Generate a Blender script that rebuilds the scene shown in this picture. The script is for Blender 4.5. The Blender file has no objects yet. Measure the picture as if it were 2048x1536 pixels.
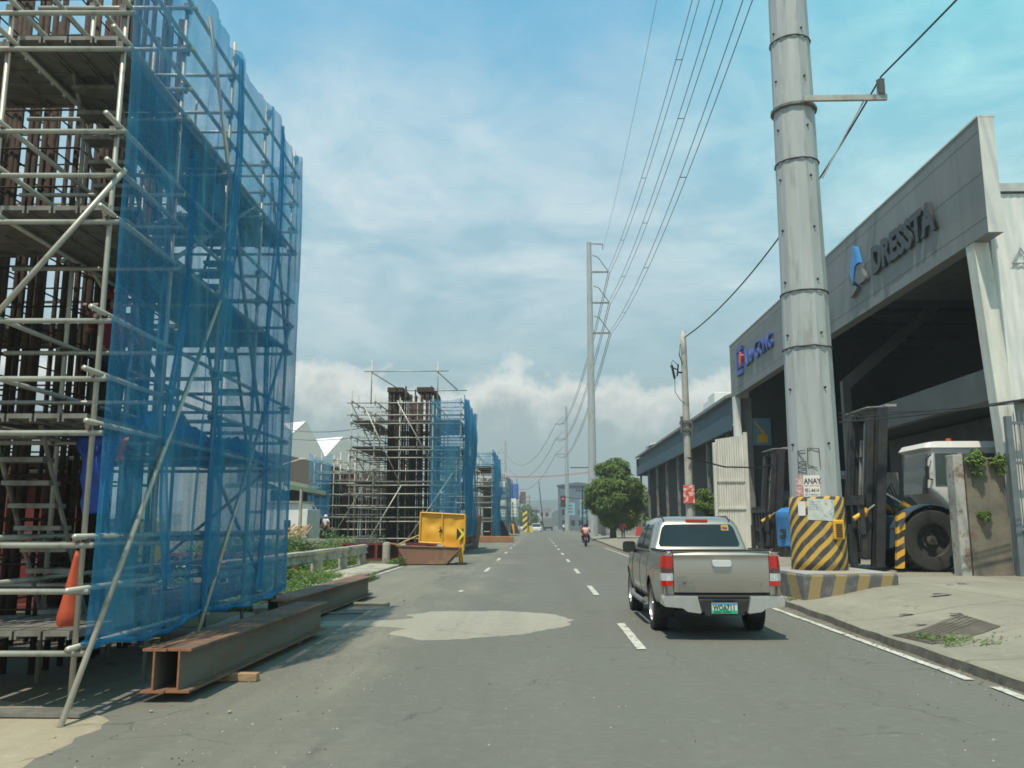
import bpy, bmesh, math, random
from mathutils import Vector, Matrix, Quaternion, noise as mnoise
R = math.radians
random.seed(7)
sc = bpy.context.scene
COL = sc.collection
# ---------------------------------------------------------------- camera
cam_d = bpy.data.cameras.new('camera')
cam = bpy.data.objects.new('camera', cam_d)
COL.objects.link(cam)
cam_d.sensor_fit = 'HORIZONTAL'; cam_d.sensor_width = 36.0
cam_d.lens = 36.0 * 1700.0 / 2048.0
cam_d.clip_start = 0.05; cam_d.clip_end = 6000
cam.location = (0, 0, 1.65)
cam.rotation_euler = (R(90 + 9.353), 0, R(1.696))
sc.camera = cam
# ---------------------------------------------------------------- sky and sun
SUN_DIR = Vector((-0.17, -0.44, 1.0)).normalized()
SUN_EL = math.asin(SUN_DIR.z)
SUN_AZ = math.atan2(SUN_DIR.x, SUN_DIR.y)
world = bpy.data.worlds.new('World'); sc.world = world; world.use_nodes = True
wn, wl = world.node_tree.nodes, world.node_tree.links
wn.clear()
def wnode(t, **k):
    n = wn.new(t)
    for a, b in k.items(): setattr(n, a, b)
    return n
def wmath(op, a, b=None, c=None, clamp=False):
    n = wnode('ShaderNodeMath', operation=op, use_clamp=clamp)
    for i, v in enumerate((a, b, c)):
        if v is None: continue
        if isinstance(v, (int, float)): n.inputs[i].default_value = v
        else: wl.new(v, n.inputs[i])
    return n.outputs[0]
def wmix(fac, a, b):
    n = wnode('ShaderNodeMix', data_type='RGBA')
    for i, v in ((0, fac), (6, a), (7, b)):
        if isinstance(v, (int, float)): n.inputs[i].default_value = v
        elif isinstance(v, tuple): n.inputs[i].default_value = (*v, 1)
        else: wl.new(v, n.inputs[i])
    return n.outputs[2]
def wramp(v, stops):
    n = wnode('ShaderNodeValToRGB')
    e = n.color_ramp.elements
    while len(e) < len(stops): e.new(0.5)
    for i, (p, c) in enumerate(stops):
        e[i].position = p
        e[i].color = (*c, 1) if isinstance(c, tuple) else (c, c, c, 1)
    wl.new(v, n.inputs[0]); return n.outputs[0]
def s2l(*c):
    return tuple(((x / 255) / 12.92) if x < 11 else (((x / 255) + .055) / 1.055) ** 2.4 for x in c)
w_out = wnode('ShaderNodeOutputWorld'); w_bg = wnode('ShaderNodeBackground')
sky = wnode('ShaderNodeTexSky', sky_type='NISHITA')
sky.sun_disc = False; sky.sun_elevation = SUN_EL; sky.sun_rotation = SUN_AZ
sky.air_density = 1.2; sky.dust_density = 2.0; sky.altitude = 20
tc = wnode('ShaderNodeTexCoord'); sp = wnode('ShaderNodeSeparateXYZ')
wl.new(tc.outputs['Generated'], sp.inputs[0])
dx, dy, dz = sp.outputs
def wvec(x, y, z):
    n = wnode('ShaderNodeCombineXYZ')
    for i, v in enumerate((x, y, z)):
        if isinstance(v, (int, float)): n.inputs[i].default_value = v
        else: wl.new(v, n.inputs[i])
    return n.outputs[0]
def wnoise(vec, scale, detail=5, rough=.55, dist=0.0):
    n = wnode('ShaderNodeTexNoise'); n.inputs['Scale'].default_value = scale
    n.inputs['Detail'].default_value = detail; n.inputs['Roughness'].default_value = rough
    n.inputs['Distortion'].default_value = dist
    wl.new(vec, n.inputs['Vector']); return n.outputs['Fac']
# the clear part of the sky (Nishita) brought to picture level and tinted by height
nish = wnode('ShaderNodeVectorMath', operation='SCALE'); wl.new(sky.outputs[0], nish.inputs[0]); nish.inputs[3].default_value = 0.085
grad = wramp(dz, [(0.0, s2l(160, 176, 172)), (0.10, s2l(157, 177, 176)), (0.19, s2l(150, 184, 194)), (0.33, s2l(146, 188, 206)), (0.44, s2l(128, 186, 212)), (0.54, s2l(88, 172, 212)), (0.8, s2l(80, 150, 195))])
# towards the right the high air turns turquoise
side = wmath('MULTIPLY', wramp(dx, [(0.1, 0.0), (0.42, 1.0)]), wramp(dz, [(0.18, 0.0), (0.55, 1.0)]))
grad = wmix(wmath('MULTIPLY', side, .68), grad, s2l(118, 212, 218))
clear = wmix(0.9, nish.outputs[0], grad)
# high thin cloud layer, projected on a plane overhead
den = wmath('ADD', wmath('MAXIMUM', dz, 0.0), 0.16)
pl = wvec(wmath('DIVIDE', dx, den), wmath('DIVIDE', dy, den), 0.0)
n1 = wnoise(pl, 1.25, 8, .6, .8)
n2 = wnoise(pl, 4.5, 7, .65, .6)
veil = wramp(wmath('ADD', wmath('MULTIPLY', n1, .66), wmath('MULTIPLY', n2, .34)), [(0.42, 0.12), (0.50, .5), (0.60, 1.0)])
fade = wramp(dz, [(0.06, 0.1), (0.18, .45), (0.30, .95), (0.43, .8), (0.53, .32), (0.64, .15)])
veil_side = wmath('ADD', fade, wmath('MULTIPLY', side, .5), clamp=True)
cloudcol = wmix(side, s2l(214, 226, 230), s2l(176, 244, 242))
c1 = wmix(wmath('MULTIPLY', wmath('MULTIPLY', veil, veil_side), .85), clear, cloudcol)
# low heaped clouds over the horizon
az = wmath('ARCTAN2', dx, dy)
bv = wvec(az, dz, 0.3)
tops = wnoise(wvec(az, 2.1, 0.0), 5.0, 2, .5)
puff = wnoise(bv, 26, 8, .62)
edge = wmath('ADD', wmath('ADD', wmath('MULTIPLY', tops, .21), 0.062), wmath('MULTIPLY', wmath('SUBTRACT', puff, .5), .085))
hdist = wmath('SUBTRACT', edge, dz)
cum = wramp(wmath('MULTIPLY', wmath('ADD', hdist, .01), 30), [(0.0, 0.0), (.55, 1.0)])
body = wmath('MULTIPLY', cum, wramp(dz, [(.0, .15), (.06, .45), (.14, .9)]))
cumcol = wmix(wramp(wmath('ADD', wmath('MULTIPLY', hdist, 8), wmath('MULTIPLY', puff, .45)), [(0.2, 1.0), (.70, 0.0)]), s2l(164, 176, 178), s2l(248, 246, 236))
c2 = wmix(wmath('MULTIPLY', body, .95), c1, cumcol)
wl.new(c2, w_bg.inputs['Color']); w_bg.inputs['Strength'].default_value = 0.90
wl.new(w_bg.outputs[0], w_out.inputs[0])
sun_d = bpy.data.lights.new('sun', 'SUN'); sun_d.energy = 3.7; sun_d.angle = R(0.6); sun_d.color = (1.0, .92, .76)
sun = bpy.data.objects.new('sun', sun_d); COL.objects.link(sun)
sun.rotation_euler = SUN_DIR.to_track_quat('Z', 'Y').to_euler(); sun.location = (0, 0, 60)
sc.view_settings.view_transform = 'Standard'; sc.view_settings.look = 'None'
sc.view_settings.exposure = 0.36
sc.cycles.pixel_filter_type = 'BLACKMAN_HARRIS'; sc.cycles.filter_width = 1.7; sc.view_settings.gamma = 1.0

# ---------------------------------------------------------------- materials
MATS = {}
def mat(name, c1, c2=None, rough=.8, metal=0.0, scale=3.0, detail=6, bump=0.0, bscale=None, stretch=(1, 1, 1), sharp=(.35, .65), spec=.4, c3=None, s3=.6, f3=(.55, .7), coat=0.0):
    """procedural surface: two colours mixed by noise, an optional third as patches, bump"""
    if name in MATS: return MATS[name]
    m = bpy.data.materials.new(name); m.use_nodes = True; MATS[name] = m
    n, l = m.node_tree.nodes, m.node_tree.links
    b = n['Principled BSDF']
    b.inputs['Roughness'].default_value = rough; b.inputs['Metallic'].default_value = metal
    b.inputs['Specular IOR Level'].default_value = spec
    if coat: b.inputs['Coat Weight'].default_value = coat; b.inputs['Coat Roughness'].default_value = .08
    t = n.new('ShaderNodeTexCoord'); mp = n.new('ShaderNodeMapping'); mp.inputs['Scale'].default_value = stretch
    l.new(t.outputs['Object'], mp.inputs[0])
    if c2 is None: c2 = tuple(x * .82 for x in c1)
    no = n.new('ShaderNodeTexNoise'); no.inputs['Scale'].default_value = scale; no.inputs['Detail'].default_value = detail; no.inputs['Roughness'].default_value = .6
    l.new(mp.outputs[0], no.inputs['Vector'])
    rp = n.new('ShaderNodeValToRGB'); rp.color_ramp.elements[0].position = sharp[0]; rp.color_ramp.elements[1].position = sharp[1]
    rp.color_ramp.elements[0].color = (*c1, 1); rp.color_ramp.elements[1].color = (*c2, 1)
    l.new(no.outputs['Fac'], rp.inputs[0]); col = rp.outputs[0]
    if c3 is not None:
        n3 = n.new('ShaderNodeTexNoise'); n3.inputs['Scale'].default_value = s3; n3.inputs['Detail'].default_value = 8; n3.inputs['Roughness'].default_value = .65
        l.new(mp.outputs[0], n3.inputs['Vector'])
        r3 = n.new('ShaderNodeMapRange'); r3.inputs[1].default_value = f3[0]; r3.inputs[2].default_value = f3[1]
        l.new(n3.outputs['Fac'], r3.inputs[0])
        mx = n.new('ShaderNodeMix'); mx.data_type = 'RGBA'; mx.inputs[7].default_value = (*c3, 1)
        l.new(r3.outputs[0], mx.inputs[0]); l.new(col, mx.inputs[6]); col = mx.outputs[2]
    l.new(col, b.inputs['Base Color'])
    if bump:
        nb = n.new('ShaderNodeTexNoise'); nb.inputs['Scale'].default_value = bscale or scale * 6; nb.inputs['Detail'].default_value = 5
        l.new(mp.outputs[0], nb.inputs['Vector'])
        bp = n.new('ShaderNodeBump'); bp.inputs['Strength'].default_value = bump; bp.inputs['Distance'].default_value = .02
        l.new(nb.outputs['Fac'], bp.inputs['Height']); l.new(bp.outputs[0], b.inputs['Normal'])
    return m
def node_mix(m, a, b, fac):
    n = m.node_tree.nodes.new('ShaderNodeMix'); n.data_type = 'RGBA'; l = m.node_tree.links
    for i, v in ((0, fac), (6, a), (7, b)):
        if isinstance(v, (int, float)): n.inputs[i].default_value = v
        elif isinstance(v, tuple): n.inputs[i].default_value = (*v, 1)
        else: l.new(v, n.inputs[i])
    return n.outputs[2]
def m_math(m, op, a, b=None, clamp=False):
    n = m.node_tree.nodes.new('ShaderNodeMath'); n.operation = op; n.use_clamp = clamp
    for i, v in enumerate((a, b)):
        if v is None: continue
        if isinstance(v, (int, float)): n.inputs[i].default_value = v
        else: m.node_tree.links.new(v, n.inputs[i])
    return n.outputs[0]
def m_noise(m, vec, scale, detail=5, rough=.6):
    n = m.node_tree.nodes.new('ShaderNodeTexNoise'); n.inputs['Scale'].default_value = scale
    n.inputs['Detail'].default_value = detail; n.inputs['Roughness'].default_value = rough
    m.node_tree.links.new(vec, n.inputs['Vector']); return n.outputs['Fac']
def m_ramp(m, v, a, b, lo=0.0, hi=1.0):
    n = m.node_tree.nodes.new('ShaderNodeMapRange'); n.inputs[1].default_value = a; n.inputs[2].default_value = b
    n.inputs[3].default_value = lo; n.inputs[4].default_value = hi
    m.node_tree.links.new(v, n.inputs[0]); return n.outputs[0]
def m_map(m, stretch, rot=(0, 0, 0)):
    t = m.node_tree.nodes.new('ShaderNodeTexCoord'); mp = m.node_tree.nodes.new('ShaderNodeMapping')
    mp.inputs['Scale'].default_value = stretch; mp.inputs['Rotation'].default_value = rot
    m.node_tree.links.new(t.outputs['Object'], mp.inputs[0]); return mp.outputs[0]

GALV = mat('galvanised_tube', (.50, .48, .41), (.38, .36, .31), .45, .35, 2.5, c3=(.20, .17, .13), s3=3, f3=(.56, .72))
GALVD = mat('dirty_steel_tube', (.30, .30, .27), (.20, .19, .17), .55, .5, 2.0, c3=(.17, .12, .09), s3=2, f3=(.5, .7))
COUP = mat('coupler_steel', (.22, .21, .19), (.12, .11, .10), .5, .6, 20)
PLANK = mat('steel_plank', (.26, .25, .22), (.18, .17, .15), .6, .4, 5, c3=(.12, .09, .07), s3=2)
RUST = mat('rusty_rebar', (.085, .054, .04), (.045, .032, .027), .85, .1, 9, bump=.6, bscale=90)
RUSTB = mat('rusty_beam', (.20, .125, .085), (.13, .09, .07), .8, .15, 2.2, c3=(.27, .14, .075), s3=3.5, f3=(.5, .62), bump=.2)
BEAMEDGE = mat('rust_orange_edge', (.36, .15, .07), (.22, .10, .06), .85, 0, 9)
WOOD = mat('timber', (.42, .28, .16), (.28, .18, .10), .85, 0, 6, stretch=(1, 1, 4))
WHITE = mat('white_paint', (.78, .79, .76), (.70, .71, .67), .6, 0, 1.5, c3=(.5, .48, .42), s3=.8, f3=(.62, .8))
WHITEOLD = mat('old_white_paint', (.70, .70, .64), (.55, .55, .49), .75, 0, 1.8, stretch=(3, 3, .5), c3=(.33, .28, .22), s3=1.2, f3=(.58, .75), bump=.1)
GREYCON = mat('grey_concrete', (.36, .36, .34), (.27, .27, .25), .85, 0, 1.5, c3=(.16, .15, .13), s3=.9, f3=(.56, .72), bump=.25)
DARK = mat('dark_steel', (.045, .048, .05), (.024, .025, .027), .6, .2, 3, c3=(.075, .06, .045), s3=2, f3=(.56, .7))
BLACKR = mat('black_rubber', (.028, .028, .027), (.04, .039, .036), .85, 0, 8, bump=.2)
YEL = mat('yellow_paint', (.72, .40, .035), (.62, .33, .03), .5, 0, 2.5, c3=(.30, .17, .06), s3=2.6, f3=(.62, .72), bump=.1, bscale=4)
ORANGE = mat('orange_plastic', (.56, .10, .04), (.42, .07, .03), .7, 0, 4)
BLUEP = mat('blue_paint', (.05, .22, .52), (.04, .18, .44), .5, 0, 3, c3=(.10, .2, .33), s3=2.5, f3=(.6, .75))
REDP = mat('red_oxide_paint', (.17, .03, .027), (.11, .022, .02), .7, 0, 2, c3=(.12, .05, .04), s3=1.5)
GLASSD = mat('dark_glass', (.014, .022, .022), (.02, .03, .03), .08, 0, 2, spec=.8)
CHROME = mat('chrome', (.62, .63, .63), (.52, .53, .54), .18, 1.0, 3)
ASPH = None

# ---------------------------------------------------------------- mesh helpers
LOC = {}
def tag(o, label=None, cat=None, group=None, kind=None):
    if label: o['label'] = label
    if cat: o['category'] = cat
    if group: o['group'] = group
    if kind: o['kind'] = kind
    return o
def thing(name, label, cat, loc=(0, 0, 0), rz=0.0, group=None):
    o = bpy.data.objects.new(name, None); COL.objects.link(o)
    o.empty_display_size = .3
    o.location = loc; o.rotation_euler = (0, 0, rz); LOC[o] = Vector(loc)
    return tag(o, label, cat, group)
def absloc(p):
    return LOC.get(p, Vector((0, 0, 0)))
class MB:
    def __init__(s): s.v = []; s.f = []; s.mi = []; s.m = 0
    def add(s, vs, fs):
        k = len(s.v); s.v += [tuple(v) for v in vs]
        for f in fs: s.f.append(tuple(i + k for i in f)); s.mi.append(s.m)
        return s
    def box(s, x0, x1, y0, y1, z0, z1, M=None):
        vs = [Vector((x, y, z)) for z in (z0, z1) for y in (y0, y1) for x in (x0, x1)]
        if M is not None: vs = [M @ v for v in vs]
        return s.add(vs, [(0, 2, 3, 1), (4, 5, 7, 6), (0, 1, 5, 4), (2, 6, 7, 3), (0, 4, 6, 2), (1, 3, 7, 5)])
    def tube(s, a, b, r0, r1=None, n=8, cap=True):
        a = Vector(a); b = Vector(b); r1 = r0 if r1 is None else r1
        d = (b - a).normalized(); q = d.to_track_quat('Z', 'Y')
        vs = []
        for c, r in ((a, r0), (b, r1)):
            for i in range(n):
                t = 2 * math.pi * i / n; vs.append(c + q @ Vector((r * math.cos(t), r * math.sin(t), 0)))
        fs = [(i, (i + 1) % n, n + (i + 1) % n, n + i) for i in range(n)]
        if cap: fs += [tuple(range(n))[::-1], tuple(range(n, 2 * n))]
        return s.add(vs, fs)
    def path(s, pts, r, n=6, close=False):
        pts = [Vector(p) for p in pts]; vs = []; m = len(pts)
        for i, p in enumerate(pts):
            d = (pts[min(i + 1, m - 1)] - pts[max(i - 1, 0)]).normalized(); q = d.to_track_quat('Z', 'Y')
            rr = r[i] if isinstance(r, (list, tuple)) else r
            for k in range(n):
                t = 2 * math.pi * k / n; vs.append(p + q @ Vector((rr * math.cos(t), rr * math.sin(t), 0)))
        fs = [(i * n + k, i * n + (k + 1) % n, (i + 1) * n + (k + 1) % n, (i + 1) * n + k) for i in range(m - 1) for k in range(n)]
        fs += [tuple(range(n))[::-1], tuple(range((m - 1) * n, m * n))]
        return s.add(vs, fs)
    def rings(s, rings, cap=True):
        n = len(rings[0]); vs = [v for r in rings for v in r]
        fs = [(i * n + k, i * n + (k + 1) % n, (i + 1) * n + (k + 1) % n, (i + 1) * n + k) for i in range(len(rings) - 1) for k in range(n)]
        if cap: fs += [tuple(range(n))[::-1], tuple(range((len(rings) - 1) * n, len(rings) * n))]
        return s.add(vs, fs)
    def lathe(s, prof, n=24, M=None, cap=False):
        """prof: (r, z) pairs round the z axis"""
        vs = []
        for r, z in prof:
            for i in range(n):
                t = 2 * math.pi * i / n; v = Vector((r * math.cos(t), r * math.sin(t), z))
                vs.append(M @ v if M is not None else v)
        m = len(prof)
        fs = [(i * n + k, i * n + (k + 1) % n, (i + 1) * n + (k + 1) % n, (i + 1) * n + k) for i in range(m - 1) for k in range(n)]
        if cap: fs += [tuple(range(n))[::-1], tuple(range((m - 1) * n, m * n))]
        return s.add(vs, fs)
    def prism(s, poly, d, M=None):
        """poly: list of 3D points (one face), swept by vector d"""
        n = len(poly); d = Vector(d); vs = [Vector(p) for p in poly] + [Vector(p) + d for p in poly]
        if M is not None: vs = [M @ v for v in vs]
        fs = [tuple(range(n))[::-1], tuple(range(n, 2 * n))] + [(i, (i + 1) % n, n + (i + 1) % n, n + i) for i in range(n)]
        return s.add(vs, fs)
    def grid(s, rows):
        n = len(rows[0]); vs = [v for r in rows for v in r]
        return s.add(vs, [(i * n + k, i * n + k + 1, (i + 1) * n + k + 1, (i + 1) * n + k) for i in range(len(rows) - 1) for k in range(n - 1)])
    def mesh(s, name, mats, smooth=False, off=None, fixn=True):
        me = bpy.data.meshes.new(name)
        vs = s.v if off is None else [tuple(Vector(v) - off) for v in s.v]
        me.from_pydata(vs, [], s.f)
        for m in (mats if isinstance(mats, (list, tuple)) else [mats]): me.materials.append(m)
        me.polygons.foreach_set('material_index', s.mi)
        if fixn:
            bm = bmesh.new(); bm.from_mesh(me); bmesh.ops.recalc_face_normals(bm, faces=bm.faces); bm.to_mesh(me); bm.free()
        if smooth: me.polygons.foreach_set('use_smooth', [True] * len(me.polygons))
        me.update(); return me
    def build(s, name, mats, parent=None, smooth=False, world=True, bevel=0, fixn=True, auto=None):
        off = absloc(parent) if (parent is not None and world) else None
        me = s.mesh(name, mats, smooth, off, fixn)
        if auto is not None:
            me.polygons.foreach_set('use_smooth', [True] * len(me.polygons))
            me.set_sharp_from_angle(angle=R(auto))
        o = bpy.data.objects.new(name, me); COL.objects.link(o)
        if parent is not None:
            o.parent = parent; LOC[o] = absloc(parent)
        if bevel:
            b = o.modifiers.new('bevel', 'BEVEL'); b.width = bevel; b.segments = 2; b.limit_method = 'ANGLE'
        return o
CACHE = {}
def place(name, key, maker, mats, parent, loc, quat=None, smooth=False):
    if key not in CACHE:
        mb = MB(); maker(mb); CACHE[key] = mb.mesh(name, mats, smooth)
    o = bpy.data.objects.new(name, CACHE[key]); COL.objects.link(o)
    o.parent = parent; o.location = Vector(loc) - absloc(parent)
    if quat is not None: o.rotation_mode = 'QUATERNION'; o.rotation_quaternion = quat
    return o
def tube_part(name, a, b, r, m, parent, n=8):
    a = Vector(a); b = Vector(b); L = round((b - a).length, 2)
    return place(name, ('tube', L, r, m.name, n), lambda mb: mb.tube((0, 0, 0), (0, 0, L), r, n=n), m, parent, a, (b - a).to_track_quat('Z', 'Y'), True)
def text_obj(name, txt, size, extrude, m, M, parent=None, bold=0.0, align='LEFT', sx=1.0, world=True, space=1.0):
    c = bpy.data.curves.new(name, 'FONT'); c.body = txt; c.size = size; c.extrude = extrude; c.offset = bold; c.align_x = align; c.resolution_u = 3
    c.space_character = space
    o = bpy.data.objects.new(name, c); COL.objects.link(o)
    bpy.context.view_layer.update()
    me = bpy.data.meshes.new_from_object(o.evaluated_get(bpy.context.evaluated_depsgraph_get()))
    bpy.data.objects.remove(o); bpy.data.curves.remove(c)
    MM = M @ Matrix.Diagonal((sx, 1, 1, 1))
    if parent is not None and world: MM = Matrix.Translation(-absloc(parent)) @ MM
    me.transform(MM); me.materials.clear(); me.materials.append(m); me.name = name
    o = bpy.data.objects.new(name, me); COL.objects.link(o)
    if parent is not None: o.parent = parent; LOC[o] = absloc(parent)
    return o
def copy_tree(o, parent=None):
    c = o.copy(); COL.objects.link(c)
    if parent is not None: c.parent = parent
    LOC[c] = absloc(o)
    for ch in [x for x in bpy.data.objects if x.parent == o]: copy_tree(ch, c)
    return c

# ================================================================ THE SETTING
def asphalt(name, base, dark, light, worn, lane=False, joints=0):
    m = bpy.data.materials.new(name); m.use_nodes = True
    b = m.node_tree.nodes['Principled BSDF']; l = m.node_tree.links
    v = m_map(m, (1, 1, 1)); vs = m_map(m, (1, .16, 1))
    f1 = m_ramp(m, m_noise(m, v, .35, 7), .38, .62)
    col = node_mix(m, base, dark, f1)
    f2 = m_ramp(m, m_noise(m, vs, 1.1, 8, .62), .5, .68)
    col = node_mix(m, col, light, m_math(m, 'MULTIPLY', f2, .6))
    f3 = m_ramp(m, m_noise(m, v, 1.7, 9, .7), .60, .72)
    col = node_mix(m, col, worn, m_math(m, 'MULTIPLY', f3, .55))
    sepn = m.node_tree.nodes.new('ShaderNodeSeparateXYZ'); l.new(v, sepn.inputs[0])
    tr_ = m_ramp(m, m_noise(m, m_map(m, (1.6, .03, 1)), 1.0, 6, .55), .44, .60)
    col = node_mix(m, col, tuple(x * .74 for x in base), m_math(m, 'MULTIPLY', tr_, .6))
    if lane:
        # newer darker surfacing right of a ragged seam, long rubber tracks and drips of oil
        sx = m_math(m, 'ADD', sepn.outputs[0], m_math(m, 'MULTIPLY', m_math(m, 'SUBTRACT', m_noise(m, m_map(m, (1, .35, 1)), .8, 8, .65), .5), 2.6))
        mask = m_math(m, 'MULTIPLY', m_ramp(m, sx, -1.9, -1.2), m_ramp(m, sepn.outputs[0], 4.5, 4.9, 1.0, 0.0))
        col = node_mix(m, col, tuple(x * y for x, y in zip(base, (.70, .74, .79))), m_math(m, 'MULTIPLY', mask, .85))
        for cx in (-.75, .75, 2.1, 3.5):
            d_ = m_math(m, 'ABSOLUTE', m_math(m, 'SUBTRACT', sepn.outputs[0], cx)); w_ = m_math(m, 'MULTIPLY', m_ramp(m, d_, .1, .42, 1.0, 0.0), m_ramp(m, m_noise(m, m_map(m, (1, .12, 1)), 1.3, 5), .42, .6))
            col = node_mix(m, col, tuple(x * .62 for x in base), m_math(m, 'MULTIPLY', w_, .5))
        oil = m_ramp(m, m_noise(m, m_map(m, (1, .5, 1)), 2.6, 4, .5), .66, .74); col = node_mix(m, col, (.05, .05, .045), m_math(m, 'MULTIPLY', oil, .55))
        dust = m_math(m, 'MULTIPLY', m_ramp(m, m_noise(m, m_map(m, (1, .4, 1)), .45, 9, .7), .50, .66), m_ramp(m, sepn.outputs[0], -2.2, .2, 1.0, .15)); col = node_mix(m, col, (.34, .31, .235), m_math(m, 'MULTIPLY', dust, .55))
    if joints:
        wv_ = m_math(m, 'MULTIPLY', m_math(m, 'SUBTRACT', m_noise(m, v, 2.0, 4), .5), .12)
        for ax, per in ((0, joints), (1, joints * 1.3)):
            q_ = m_math(m, 'ABSOLUTE', m_math(m, 'SUBTRACT', m_math(m, 'FRACT', m_math(m, 'DIVIDE', m_math(m, 'ADD', sepn.outputs[ax], wv_), per)), .5)); k_ = m_ramp(m, q_, .0, .012, 1.0, 0.0)
            col = node_mix(m, col, (.09, .08, .065), m_math(m, 'MULTIPLY', k_, .8))
        st_ = m_ramp(m, m_noise(m, m_map(m, (.6, .6, 1)), 1.0, 9, .72), .52, .64); col = node_mix(m, col, tuple(x * .62 for x in base), m_math(m, 'MULTIPLY', st_, .75))
    # coarse aggregate speckle
    g2 = m_noise(m, v, 7, 9, .82); col = node_mix(m, col, tuple(min(.6, x * 1.45) for x in base), m_math(m, 'MULTIPLY', m_ramp(m, g2, .54, .66), .5)); col = node_mix(m, col, tuple(x * .55 for x in base), m_math(m, 'MULTIPLY', m_ramp(m, g2, .46, .34), .6))
    # stone grain and fine cracks
    gr = m_ramp(m, m_noise(m, v, 95, 2, .7), .3, .7)
    col = node_mix(m, col, tuple(x * .72 for x in base), m_math(m, 'MULTIPLY', gr, .5))
    vo = m.node_tree.nodes.new('ShaderNodeTexVoronoi'); vo.feature = 'DISTANCE_TO_EDGE'; vo.inputs['Scale'].default_value = .5
    wv = m.node_tree.nodes.new('ShaderNodeVectorMath'); wv.operation = 'ADD'
    nn = m.node_tree.nodes.new('ShaderNodeTexNoise'); nn.inputs['Scale'].default_value = 1.3; nn.inputs['Detail'].default_value = 6; l.new(v, nn.inputs['Vector'])
    l.new(v, wv.inputs[0]); l.new(nn.outputs['Color'], wv.inputs[1]); l.new(wv.outputs[0], vo.inputs['Vector'])
    crack = m_math(m, 'MULTIPLY', m_ramp(m, vo.outputs['Distance'], .0, .010, 1.0, 0.0), m_ramp(m, m_noise(m, v, .5, 3), .49, .60))
    col = node_mix(m, col, (.05, .05, .045), m_math(m, 'MULTIPLY', crack, .65))
    l.new(col, b.inputs['Base Color'])
    b.inputs['Roughness'].default_value = .82; b.inputs['Specular IOR Level'].default_value = .35
    bp = m.node_tree.nodes.new('ShaderNodeBump'); bp.inputs['Strength'].default_value = .35; bp.inputs['Distance'].default_value = .01
    l.new(m_noise(m, v, 60, 4, .7), bp.inputs['Height']); l.new(bp.outputs[0], b.inputs['Normal'])
    MATS[name] = m; return m
ASPH = asphalt('road_asphalt', (.200, .191, .155), (.156, .151, .125), (.255, .24, .18), (.285, .26, .19), lane=True)
ASPHD = asphalt('lane_asphalt', (.152, .152, .130), (.124, .126, .110), (.19, .187, .155), (.22, .21, .17))
CONCP = asphalt('concrete_patch', (.37, .345, .275), (.32, .30, .24), (.41, .385, .31), (.27, .25, .20))
SIDEW = asphalt('pavement_concrete', (.33, .305, .235), (.26, .245, .19), (.38, .355, .28), (.22, .205, .17), joints=3.1)
DIRT = asphalt('pale_dirt', (.42, .36, .26), (.35, .29, .20), (.48, .42, .32), (.25, .21, .16))
SOIL = mat('brown_soil', (.17, .14, .10), (.11, .09, .065), .95, 0, .5, c3=(.07, .09, .035), s3=.25, f3=(.48, .6), bump=.5, bscale=5)
GUT = mat('gutter_dirt', (.20, .185, .145), (.14, .13, .10), .95, 0, 2.2, c3=(.09, .085, .07), s3=3, bump=.5, bscale=30)
def sheet(name, pts, z, m, kind='structure'):
    mb = MB(); mb.add([(x, y, z) for x, y in pts], [tuple(range(len(pts)))])
    return tag(mb.build(name, m), kind=kind)
sheet('ground', [(-3000, -60), (3000, -60), (3000, 4000), (-3000, 4000)], -.06, SOIL)
# road: two sheets of different surfacing with a ragged seam between
def ragged(name, left, right, z, m, y0, y1, jl=0.0, jr=0.0, step=.5, seed=1):
    rows = []; y = y0
    while y <= y1 + .01:
        st = step if y < 60 else 6
        l_ = left(y) + jl * (mnoise.noise((y * .8, seed, 0)) + .5 * mnoise.noise((y * 3.1, seed, 4)))
        r_ = right(y) + jr * (mnoise.noise((y * .8, seed + 9, 0)) + .5 * mnoise.noise((y * 3.1, seed + 9, 4)))
        rows.append([(l_ - .05, y, -.001), (l_, y, z), (r_, y, z), (r_ + .05, y, -.001)]); y += st
    mb = MB(); mb.grid(rows); return tag(mb.build(name, m), kind='structure')
def kerb_x(y):
    if y < 12: return 4.80
    if y < 18: return 4.80 + (y - 12) * .035
    if y < 56: return 5.01 + (y - 18) * .005
    return 5.2 + (y - 56) * .018 if y < 100 else 6.0
sheet('road', [(-9.0, -30), (8.5, -30), (8.5, 420), (-9.0, 420)], 0.0, ASPH)
ragged('gutter', lambda y: 4.72, lambda y: kerb_x(y) + .2, .008, GUT, -8, 110, .12, .02, seed=5)
ragged('verge', lambda y: -14, lambda y: -5.75 if y > 17 else -5.5, .008, SOIL, 14, 330, .02, .25, seed=8)
# bare dirt at the foot of the scaffold
mb = MB(); pts = []
for i in range(36):
    y = 3.0 + i * .15
    x = -3.52 - .09 * (y - 5.5) + .10 * mnoise.noise((y * 2, 3, 1)) + .05 * mnoise.noise((y * 7, 3, 1))
    if y > 7.6: x -= (y - 7.6) * 2.0
    pts.append([(-9, y, .008), (x, y, .008), (x + .05, y, -.001)])
mb.grid(pts); tag(mb.build('dirt_verge', DIRT), kind='structure')
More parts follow.
